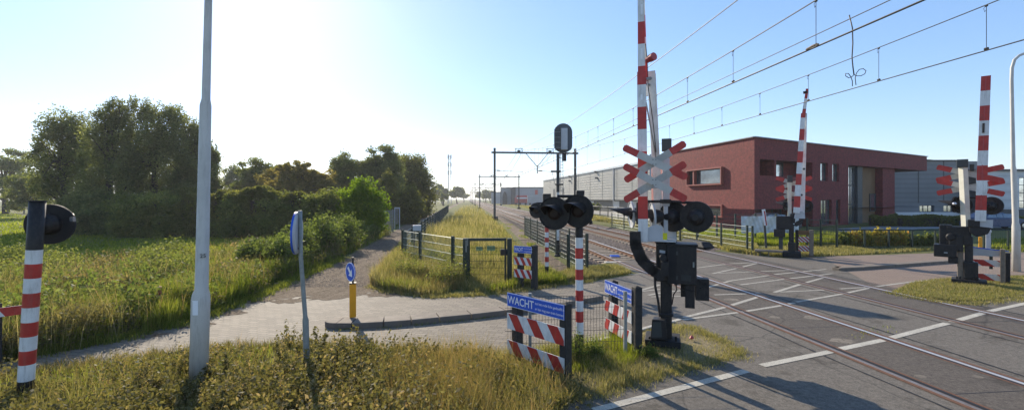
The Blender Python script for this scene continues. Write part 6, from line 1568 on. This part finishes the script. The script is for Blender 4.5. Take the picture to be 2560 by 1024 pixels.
hedge('low dark hedge below the grey building, beyond the pale road', hp, .9, 1.2, 22000, .08, L['hedge'])
tree('evergreen_bush', 'dark rounded bush near the red building entrance', 44, [(2240, 548, 26, 14), (2215, 552, 20, 12)], 2238, 6000, .09, L['dark'], None, cat='bush', trunk=False)

# ---- grasses and weeds
S = lambda *a: list(a)
# tall weeds on the left, between lane and meadow
reg = [(-500, 810), (0, 735), (200, 700), (480, 665), (640, 640), (790, 602), (960, 545), (1000, 562), (960, 592), (860, 642), (760, 685), (690, 705), (650, 738), (560, 772), (480, 803), (220, 864), (0, 906), (-400, 960)]
X, Y = sample(reg, 70000)
f = smooth_noise(X, Y, 1.2, 3); h = (.30 + .22 * f + .25 * rng.random(len(X))) * np.interp(Y, [6, 12, 30], [1.15, 1.25, 1.3]); h = np.clip(h, .12, 1.1)
h = h * np.interp(smooth_noise(X, Y, .5, 33), [-.8, .1, .9], [.35, .9, 1.35])
blades('meadow_weeds', X, Y, h, np.clip(.0013 * Y + .004, .01, .05), L['grass'], 'tall green weeds and grass lining the far side of the brick lane', tint=np.clip(.38 + .38 * smooth_noise(X, Y, 2.2, 31) + .2 * rng.normal(size=len(X)), 0, 1))
X, Y = sample(reg, 34000); f = smooth_noise(X, Y, .8, 9); k = f > -.1; X, Y, f = X[k], Y[k], f[k]
hh = .25 + .5 * np.clip(f, 0, 1)
C = np.stack([X, Y, rng.random(len(X)) * hh * 1.3 + .03], 1); C = np.repeat(C, 4, 0) + rng.normal(size=(len(X) * 4, 3)) * .06; C[:, 2] = np.abs(C[:, 2])
o = leaves('meadow_weeds', C, np.clip(.0022 * C[:, 1:2][:, 0] + .012, .02, .06), L['weeds'], np.repeat(np.clip(.3 + .5 * f + .3 * rng.random(len(X)), 0, 1), 4), None, (0, 0, 0)); tag(o, 'leafy nettles and docks between the brick lane and the meadow', 'weeds', kind='stuff')
X, Y = sample(reg, 2600); blades('meadow_weeds', X, Y, rng.uniform(.5, 1.1, len(X)), np.clip(.0008 * Y + .002, .006, .02), L['straw_red'], 'thin brown seed stalks standing above the roadside weeds', cat='weeds', lean=.25)
X, Y = sample(reg, 130); C = []; 
cx = np.repeat(X, 60) + rng.normal(size=len(X) * 60) * .16; cy = np.repeat(Y, 60) + rng.normal(size=len(X) * 60) * .16
blades('meadow_weeds', cx, cy, np.repeat(rng.uniform(.5, 1.05, len(X)), 60) * rng.uniform(.6, 1.1, len(cx)), np.clip(.0011 * cy, .008, .03), L['straw'], 'pale tussocks of flowering grass standing out of the roadside weeds', lean=.3)
# bright strip of weeds right on the lane edge
reg2 = [(-100, 905), (220, 862), (480, 800), (650, 733), (640, 700), (480, 760), (220, 820), (-100, 860)]
X, Y = sample(reg2, 9000); f = smooth_noise(X, Y, .45, 21)
blades('edge_grass', X, Y, np.clip(.22 + .26 * f + .15 * rng.random(len(X)), .04, .6), np.full(len(X), .014), L['lime'], 'bright green grass fringe where the weeds meet the brick lane')
# bushy weeds that rise above the strip
X, Y = sample([(-100, 780), (200, 725), (480, 680), (640, 655), (780, 640), (660, 722), (480, 790), (220, 852), (-100, 900)], 150)
C = []; T_ = []
for x, y in zip(X, Y):
    n_ = 300; hh = rnd.uniform(.25, .85); rr = rnd.uniform(.15, .42); q = rng.normal(size=(n_, 3)) * np.array([rr * .6, rr * .6, hh * .3]) + np.array([x, y, hh * .5]); C.append(q); T_.append(np.clip(rnd.random() * .6 + .5 * rng.random(n_) * (q[:, 2] > hh * .4), 0, 1))
C = np.concatenate(C); T_ = np.concatenate(T_); k = C[:, 2] > .02
o = leaves('meadow_weeds', C[k], .042, L['willow'], T_[k], None, (0, 0, 0)); tag(o, 'bushy dark weeds rising in clumps between the lane and the meadow', 'weeds', kind='stuff')
X, Y = sample([(340, 720), (350, 660), (480, 640), (490, 700), (440, 730)], 26); x2, y2 = sample([(-60, 720), (0, 660), (160, 650), (220, 720), (100, 760)], 24); X = np.concatenate([X, x2]); Y = np.concatenate([Y, y2])
C = np.concatenate([rng.normal(size=(480, 3)) * np.array([.26, .26, .2]) + np.array([x, y, rnd.uniform(.25, .5)]) for x, y in zip(X, Y)]); C[:, 2] = np.abs(C[:, 2])
o = leaves('meadow_weeds', C, .042, L['mid'], rng.random(len(C)), None, (0, 0, 0)); tag(o, 'dark green nettle clumps standing in the weeds left of the thick lamp post', 'weeds', kind='stuff')
# meadow
reg = [(-500, 800), (0, 745), (200, 710), (480, 675), (640, 650), (780, 588), (700, 590), (300, 596), (150, 560), (90, 545), (0, 528), (-500, 528)]
X, Y = sample(reg, 75000); f = smooth_noise(X, Y, 3.0, 4)
blades('meadow_grass', X, Y, np.clip(.05 + .04 * f + .07 * rng.random(len(X)) + .001 * Y, .03, .3), np.clip(.0022 * Y, .02, .12), L['lime'], 'sunlit yellow green meadow grass behind the roadside weeds', tint=np.clip(.45 + .35 * f + .25 * rng.normal(size=len(X)), 0, 1))
X, Y = sample([(0, 700), (200, 680), (480, 635), (640, 606), (760, 612), (640, 620), (300, 650), (100, 670), (0, 680)], 420)
C = np.stack([X, Y, 0 * X], 1); C = np.repeat(C, 14, 0) + rng.normal(size=(len(X) * 14, 3)) * np.array([.22, .22, .14]) + np.array([0, 0, .2]); C[:, 2] = np.abs(C[:, 2]); 
o = leaves('meadow_weeds', C, .045, L['weeds'], rng.random(len(C)), None, (0, 0, 0)); tag(o, 'darker weed tufts scattered in the near part of the meadow', 'weeds', kind='stuff')

# foreground verge: low bramble like herbs, stalks and dry grass
regF = [(-500, 985), (0, 950), (250, 925), (450, 902), (600, 886), (740, 880), (900, 888), (1050, 904), (1200, 915), (1300, 930), (1420, 960), (1440, 1000), (1380, 1060), (1300, 1180), (900, 1240), (-600, 1240)]
X, Y = sample(regF, 1300, 0.0); f = smooth_noise(X, Y, .7, 8)
env = np.interp(X, [-7, -3, -1.6, -.5, .2, 1], [.24, .28, .42, .34, .20, .14]) * np.interp(Y, [4, 5.3, 6.2, 7.6], [1.15, 1.15, 1.0, .6])
kz = f > -.42 + .3 * rng.random(len(X)); X, Y, f, env = X[kz], Y[kz], f[kz], env[kz]
PH = np.clip(env * (1 + .45 * f) * rng.uniform(.45, 1.45, len(X)), .05, .7)
cnt = 105; idx = np.repeat(np.arange(len(X)), cnt); q = rng.normal(size=(len(idx), 3)) * np.array([.16, .16, 0]); k = rng.random(len(idx)) ** .7
C = np.stack([X[idx] + q[:, 0], Y[idx] + q[:, 1], PH[idx] * (1 - 1.2 * (q[:, 0] ** 2 + q[:, 1] ** 2) / .1 * .25) * k + .01], 1); C[:, 2] = np.clip(C[:, 2], .01, 1)
pt = np.clip(rng.random(len(X)) * .55 + .25 * smooth_noise(X, Y, 1.6, 41), 0, .75)
kk = np.interp(C[:, 0], [-1.2, -.2, .6], [1, .75, .35]) > rng.random(len(C)); C = C[kk]; idx = idx[kk]
o = leaves('verge_herbs', C, .027, L['weeds'], np.clip(pt[idx] + .45 * rng.random(len(C)), 0, 1), None, (0, 0, 0)); tag(o, 'dense low leafy herbs covering the verge in the foreground', 'ground cover', kind='stuff')
ks = rng.random(len(C)) < .10; Cs = C[ks] + np.array([0, 0, .03]); o = leaves('verge_herbs', Cs, .013, L['straw_red'], rng.random(len(Cs)) * .75, None, (0, 0, 0)); tag(o, 'small yellow and rusty leaves on top of the foreground herbs', 'ground cover', kind='stuff')
X, Y = sample(regF, 42000); f = smooth_noise(X, Y, .5, 12)
env = np.interp(X, [-7, -3, -1.6, -.5, .2, 1], [.26, .30, .40, .42, .36, .22])
w_ = np.interp(X, [-1.3, -.6, 1], [0.25, 1, 1]); k = rng.random(len(X)) < w_
blades('verge_grass', X[k], Y[k], (env * np.clip(.75 + .5 * f + .4 * rng.normal(size=len(X)), .2, 1.7))[k], np.full(k.sum(), .006), L['straw_red'], 'dry reddish grass stalks rising from the foreground verge', lean=.45)
X, Y = sample([(-500, 1000), (600, 960), (1300, 960), (1400, 1040), (1300, 1200), (-500, 1240)], 9000)
blades('verge_grass', X, Y, rng.uniform(.2, .5, len(X)), np.full(len(X), .0045), L['straw'], 'pale upright stalks closest to the camera in the foreground verge', lean=.2)
X, Y = sample(regF, 15000); env = np.interp(X, [-7, -1.6, -.5, 1], [.22, .34, .30, .16])
blades('verge_grass', X, Y, env * rng.uniform(.3, 1.2, len(X)), np.full(len(X), .008), L['grass'], 'green grass blades among the foreground herbs', lean=.5)
X, Y = sample([(380, 915), (600, 892), (760, 884), (900, 890), (1080, 908), (1120, 1000), (900, 1120), (500, 1120), (300, 1010)], 60)
C = []; T_ = []
for x, y in zip(X, Y):
    for s_ in range(9):
        a_ = rnd.uniform(0, 6.28); hh = rnd.uniform(.28, .62); rr = rnd.uniform(.05, .3); n_ = 46; k_ = rng.random(n_) * .85 + .15
        C.append(np.stack([x + math.cos(a_) * rr * k_ ** 1.5, y + math.sin(a_) * rr * k_ ** 1.5, hh * k_ - .25 * rr * k_ ** 3], 1) + rng.normal(size=(n_, 3)) * .018); T_.append(np.clip(rnd.random() * .5 + .55 * rng.random(n_), 0, 1))
C = np.concatenate(C); T_ = np.concatenate(T_)
o = leaves('verge_herbs', C, .024, L['weeds'], T_, None, (0, 0, 0)); tag(o, 'taller arching herb stems rising from the foreground verge between the two grey poles', 'ground cover', kind='stuff')
X, Y = sample([(1010, 920), (1180, 910), (1230, 960), (1200, 1080), (980, 1080), (960, 980)], 9000)
blades('verge_grass', X, Y, rng.uniform(.2, .62, len(X)), np.full(len(X), .005), L['straw_red'], 'tall golden grass stand in the foreground left of the nearest WACHT board', lean=.35)
# grass and soil around the signs and the machine
regM = [(1150, 905), (1262, 896), (1400, 878), (1500, 858), (1590, 838), (1690, 812), (1765, 834), (1840, 874), (1850, 885), (1720, 920), (1600, 953), (1480, 990), (1400, 1020), (1300, 1020)]
X, Y = sample(regM, 26000); f = smooth_noise(X, Y, .5, 14); k = (rng.random(len(X)) < .55 + .45 * f); X, Y, f = X[k], Y[k], f[k]
blades('verge_grass', X, Y, np.clip(.07 + .06 * f + .06 * rng.random(len(X)), .02, .25) * np.interp(X, [0, 1.2, 2.2, 3.5], [1.8, 1.8, 1.1, .7]), np.full(len(X), .007), L['straw'], 'short dry grass around the WACHT boards and the barrier machine', lean=.6)
X, Y = sample([(1440, 870), (1560, 850), (1600, 900), (1560, 925), (1440, 935), (1330, 930), (1330, 890)], 3500); f = smooth_noise(X, Y, .35, 15)
blades('verge_grass', X, Y, np.clip(.10 + .13 * f + .12 * rng.random(len(X)), .04, .34), np.full(len(X), .007), L['lime'], 'fresh green tufts at the foot of the central banded post', lean=.4)
gF = 'tall weeds at the central banded post'
for px, Y_, h, lab in ((1442, 6.95, .50, 'upright leafy weed hiding the foot of the central banded post'), (1490, 7.1, .34, 'smaller leafy weed right of the banded post foot'), (1620, 7.2, .18, 'low leafy weed at the foot of the second WACHT board')):
    p = W(px, 0, Y_); stems_bush('weed_plant', lab, p.x, Y_, h, .16, 16, 90, .022, L['bright' if False else 'willow'], gF, cat='plant', asp=.3)
# reddish dry patch by the gate, tall
reg = [(925, 712), (1000, 650), (1060, 600), (1130, 545), (1160, 515), (1190, 512), (1245, 565), (1300, 620), (1345, 668), (1400, 700), (1270, 728), (1160, 738), (1060, 742), (960, 728)]
X, Y = sample(reg, 52000); f = smooth_noise(X, Y, 1.0, 16); k = f > -.45; X, Y, f = X[k], Y[k], f[k]
blades('dry_grass', X, Y, np.clip(.25 + .34 * f + .40 * rng.random(len(X)) ** 2, .06, 1.1) * np.interp(Y, [11, 13, 16, 40], [.30, .75, 1.15, 1.3]) * np.interp((X + 3.6) / 4, [0, .5, 1], [1.1, .9, .55]), np.clip(.0013 * Y, .012, .06), L['straw'], 'tall dry grass on the strip between gravel path and railway', tint=np.clip(.5 + .3 * f + .3 * rng.normal(size=len(X)), 0, 1))
X, Y = sample(reg, 20000); f = smooth_noise(X, Y, 1.4, 17); k = f > .05
blades('dry_grass', X[k], Y[k], np.clip(.2 + .3 * f + .1 * rng.random(len(X)), .1, .8)[k], np.clip(.0015 * Y, .015, .06)[k], L['grass'], 'greener grass patches inside the dry strip beside the railway')
reg = [(925, 715), (960, 660), (1010, 620), (1150, 640), (1160, 720), (1060, 742), (960, 728)]
X, Y = sample(reg, 16000); blades('dry_grass', X, Y, rng.uniform(.12, .5, len(X)) * np.interp(Y, [11.5, 14], [.45, 1.1]), np.full(len(X), .012), L['straw_red'], 'reddish dry grass at the foot of the rod fence left of the gate', lean=.5)
X, Y = sample([(1280, 722), (1400, 708), (1490, 698), (1580, 684), (1540, 668), (1450, 676), (1400, 690), (1300, 700)], 14000); f = smooth_noise(X, Y, .8, 18)
blades('dry_grass', X, Y, np.clip(.13 + .1 * f + .1 * rng.random(len(X)), .03, .4), np.full(len(X), .016), L['straw'], 'short dry grass between the brick lane and the mesh fence by the track', lean=.6)
X, Y = sample([(1280, 722), (1330, 715), (1420, 712), (1400, 700), (1300, 704)], 3500); blades('dry_grass', X, Y, rng.uniform(.1, .4, len(X)), np.full(len(X), .014), L['grass'], 'green tufts at the foot of the small WACHT sign')
# strip beyond the tracks
reg = [(1478, 538), (1560, 556), (1700, 582), (1760, 596), (1890, 606), (1900, 640), (1820, 628), (1745, 603), (1600, 568), (1490, 552), (1300, 517), (1200, 502), (1240, 502), (1330, 515)]
X, Y = sample(reg, 26000); f = smooth_noise(X, Y, 2.0, 19)
blades('track_grass', X, Y, np.clip(.16 + .1 * f + .12 * rng.random(len(X)), .04, .45), np.clip(.0016 * Y, .02, .12), L['straw'], 'dry grass strip along the far side of the tracks')
X, Y = sample([(1690, 580), (1990, 580), (1990, 618), (1890, 612), (1760, 602)], 26000); f = smooth_noise(X, Y, 2.0, 20)
blades('track_grass', X, Y, np.clip(.16 + .08 * f + .16 * rng.random(len(X)), .05, .45), np.clip(.0014 * Y, .02, .12), L['lime'], 'bright green grass behind the rod fence under the red building')
X, Y = sample([(1820, 628), (1900, 625), (2030, 612), (2080, 612), (2340, 606), (2400, 622), (2200, 634), (2060, 641), (1960, 643)], 24000); f = smooth_noise(X, Y, 1.0, 22)
blades('roadside_grass', X, Y, np.clip(.09 + .08 * f + .09 * rng.random(len(X)), .02, .3), np.full(len(X), .03), L['straw'], 'mown dry grass strip behind the side road on the right')
X, Y = sample([(2100, 600), (2000, 600), (2000, 618), (2100, 618)], 4000); blades('roadside_grass', X, Y, rng.uniform(.2, .7, len(X)), np.full(len(X), .03), L['grass'], 'taller grass below the tall dark rod fence')
X, Y = sample([(2230, 730), (2290, 706), (2350, 700), (2400, 697), (2480, 690), (2600, 692), (2760, 712), (2560, 738), (2470, 752), (2390, 755), (2300, 744)], 26000); f = smooth_noise(X, Y, .8, 23)
blades('verge_grass', X, Y, np.clip(.05 + .05 * f + .06 * rng.random(len(X)), .015, .2), np.full(len(X), .012), L['straw'], 'short dry grass around the right barrier machine', lean=.7)
X, Y = sample([(2230, 730), (2290, 706), (2350, 700), (2400, 697), (2480, 690), (2600, 692), (2760, 712), (2560, 738), (2470, 752), (2390, 755), (2300, 744)], 9000)
X, Y = X[:2500], Y[:2500]
blades('verge_grass', X, Y, rng.uniform(.02, .12, len(X)), np.full(len(X), .012), L['grass'], 'green grass mixed in around the right barrier machine', lean=.7)
X, Y = sample([(2480, 600), (2560, 596), (2800, 596), (2800, 628), (2560, 628), (2480, 622)], 8000); blades('roadside_grass', X, Y, rng.uniform(.05, .25, len(X)), np.full(len(X), .03), L['grass'], 'green lawn behind the lamp post at the right edge')
# weeds along the service path and ballast shoulder
X, Y = sample([(1250, 560), (1290, 585), (1330, 625), (1350, 640), (1380, 640), (1340, 600), (1290, 565), (1250, 545)], 5000); f = smooth_noise(X, Y, .7, 24); k = f > .45
blades('path_weeds', X[k], Y[k], rng.uniform(.05, .2, k.sum()), np.full(k.sum(), .02), L['grass'], 'scattered green weeds on the stony shoulder of the service path')
# tiny weeds in the rail grooves
X, Y = sample([(2110, 842), (2190, 815), (2230, 815), (2250, 830), (2150, 850)], 60); blades('path_weeds', X, Y, rng.uniform(.02, .06, len(X)), np.full(len(X), .01), L['grass'], 'tiny weeds growing in the asphalt joints between the rails')

# taller rank growth hiding the lower rods of the fence left of the gate
X, Y = sample([(990, 655), (1010, 630), (1140, 660), (1165, 715), (1120, 722), (1000, 700), (960, 690)], 9000); f = smooth_noise(X, Y, .5, 51)
blades('dry_grass', X, Y, np.clip(.35 + .35 * f + .3 * rng.random(len(X)), .1, .95), np.full(len(X), .012), L['straw'], 'rank pale grass hiding the lower rods of the fence left of the gate', lean=.3)
X, Y = sample([(990, 655), (1010, 630), (1140, 660), (1165, 715), (1120, 722), (1000, 700)], 26)
C = np.concatenate([rng.normal(size=(420, 3)) * np.array([.2, .2, .17]) + np.array([x, y, rnd.uniform(.2, .5)]) for x, y in zip(X, Y)]); C[:, 2] = np.abs(C[:, 2])
o = leaves('dry_grass', C, .028, L['mid'], rng.random(len(C)), None, (0, 0, 0)); tag(o, 'green leafy weeds tangled in the rod fence left of the gate', 'weeds', kind='stuff')
# dead brown flower stalks in the foreground verge and small litter
X, Y = sample([(200, 960), (1250, 930), (1300, 1080), (100, 1100)], 46); P_ = []; T_ = []
for x, y in zip(X, Y):
    for s_ in range(5):
        hh = rnd.uniform(.3, .6); ax_, ay_ = rnd.gauss(0, .06), rnd.gauss(0, .06); k_ = rng.random(30) * .3 + .7
        P_.append(np.stack([x + ax_ * k_, y + ay_ * k_, hh * k_], 1) + rng.normal(size=(30, 3)) * .012)
P_ = np.concatenate(P_); o = leaves('verge_herbs', P_, .008, L['straw_red'], rng.random(len(P_)), None, (0, 0, 0)); tag(o, 'dry brown seed heads dotted through the foreground verge', 'ground cover', kind='stuff')
for (x, y, s_, m_, lab) in ((345, 912, .05, 'signwhite', 'small crumpled white scrap in the grass left of the thick lamp post'), (1729, 852, .045, 'red_faded', 'small orange red scrap in the grass right of the central barrier machine')):
    p = G(x, y); b = MB(); n_ = 8
    b.add([(p.x + math.cos(k * .785) * s_ * rnd.uniform(.6, 1.2), p.y + math.sin(k * .785) * s_ * rnd.uniform(.6, 1.2), .05 + rnd.uniform(0, .03)) for k in range(8)] + [(p.x, p.y, .12), (p.x, p.y, .03)], [(k, (k + 1) % 8, 8) for k in range(8)] + [((k + 1) % 8, k, 9) for k in range(8)])
    tag(obj('litter', b, M[m_], loc=p), lab, 'litter')

def edge_tufts(pts, n, spread, hmax, mat, label, w=.008):
    P = [G(x, y) for x, y in pts]; X, Y = [], []; tot = sum((c - a).length for a, c in zip(P[:-1], P[1:]))
    for a, c in zip(P[:-1], P[1:]):
        k = max(2, int(n * (c - a).length / tot / 14))
        for _ in range(k):
            q = a.lerp(c, rnd.random()); s = spread * rnd.gauss(0, 1) * .6; d_ = (c - a).normalized(); q = q + Vector((-d_.y, d_.x, 0)) * s; r_ = rnd.uniform(.02, .09)
            X.append(q.x + rng.normal(size=14) * r_); Y.append(q.y + rng.normal(size=14) * r_)
    X = np.concatenate(X); Y = np.concatenate(Y)
    blades('edge_tufts', X, Y, rng.uniform(.15, 1, len(X)) * hmax, np.full(len(X), w), mat, label, lean=.7)
edge_tufts([(-100, 905), (220, 865), (480, 804), (650, 740), (760, 690), (860, 645)], 9000, .22, .20, L['grass'], 'small ragged grass tufts creeping from the weeds onto the brick lane', .010)
edge_tufts([(0, 942), (300, 905), (600, 866), (850, 870), (1150, 892), (1262, 888)], 8000, .25, .16, L['weeds'], 'small weeds creeping from the foreground verge onto the brick lane', .008)
edge_tufts([(922, 715), (960, 728), (1080, 744), (1270, 733), (1400, 712), (1487, 702)], 6000, .16, .12, L['straw'], 'sparse dry tufts along the curved edge of the grass strip', .010)
edge_tufts([(1440, 1003), (1500, 984), (1600, 955), (1720, 922), (1852, 886), (1815, 856), (1712, 812)], 7000, .12, .08, L['straw'], 'sparse dry tufts along the asphalt edge around the central barrier machine', .007)
edge_tufts([(2216, 731), (2300, 748), (2390, 760), (2470, 757), (2560, 742)], 3000, .15, .08, L['straw'], 'sparse dry tufts along the asphalt edge of the right verge', .01)
edge_tufts([(840, 824), (960, 820), (1100, 808), (1265, 789)], 500, .02, .07, L['grass'], 'tiny weeds at the foot of the kerb island', .006)
# ---------------------------------------------------------------- hazy air
b = MB(); b.box(-2700, 3100, -60, 2700, -1.2, 31.0)
hz = obj('haze', b, bpy.data.materials.new('haze_air'), loc=(0, 0, 0)); hz['kind'] = 'stuff'; hz['label'] = 'pale summer haze in the air towards the sun'; hz['category'] = 'haze'
hm = hz.data.materials[0]; hm.use_nodes = True; hn = hm.node_tree; hn.nodes.clear()
ho = hn.nodes.new('ShaderNodeOutputMaterial'); hv = hn.nodes.new('ShaderNodeVolumePrincipled')
hv.inputs['Color'].default_value = (.92, .95, 1.0, 1); hv.inputs['Density'].default_value = 0.00042; hv.inputs['Anisotropy'].default_value = 0.35
hn.links.new(hv.outputs[0], ho.inputs['Volume'])
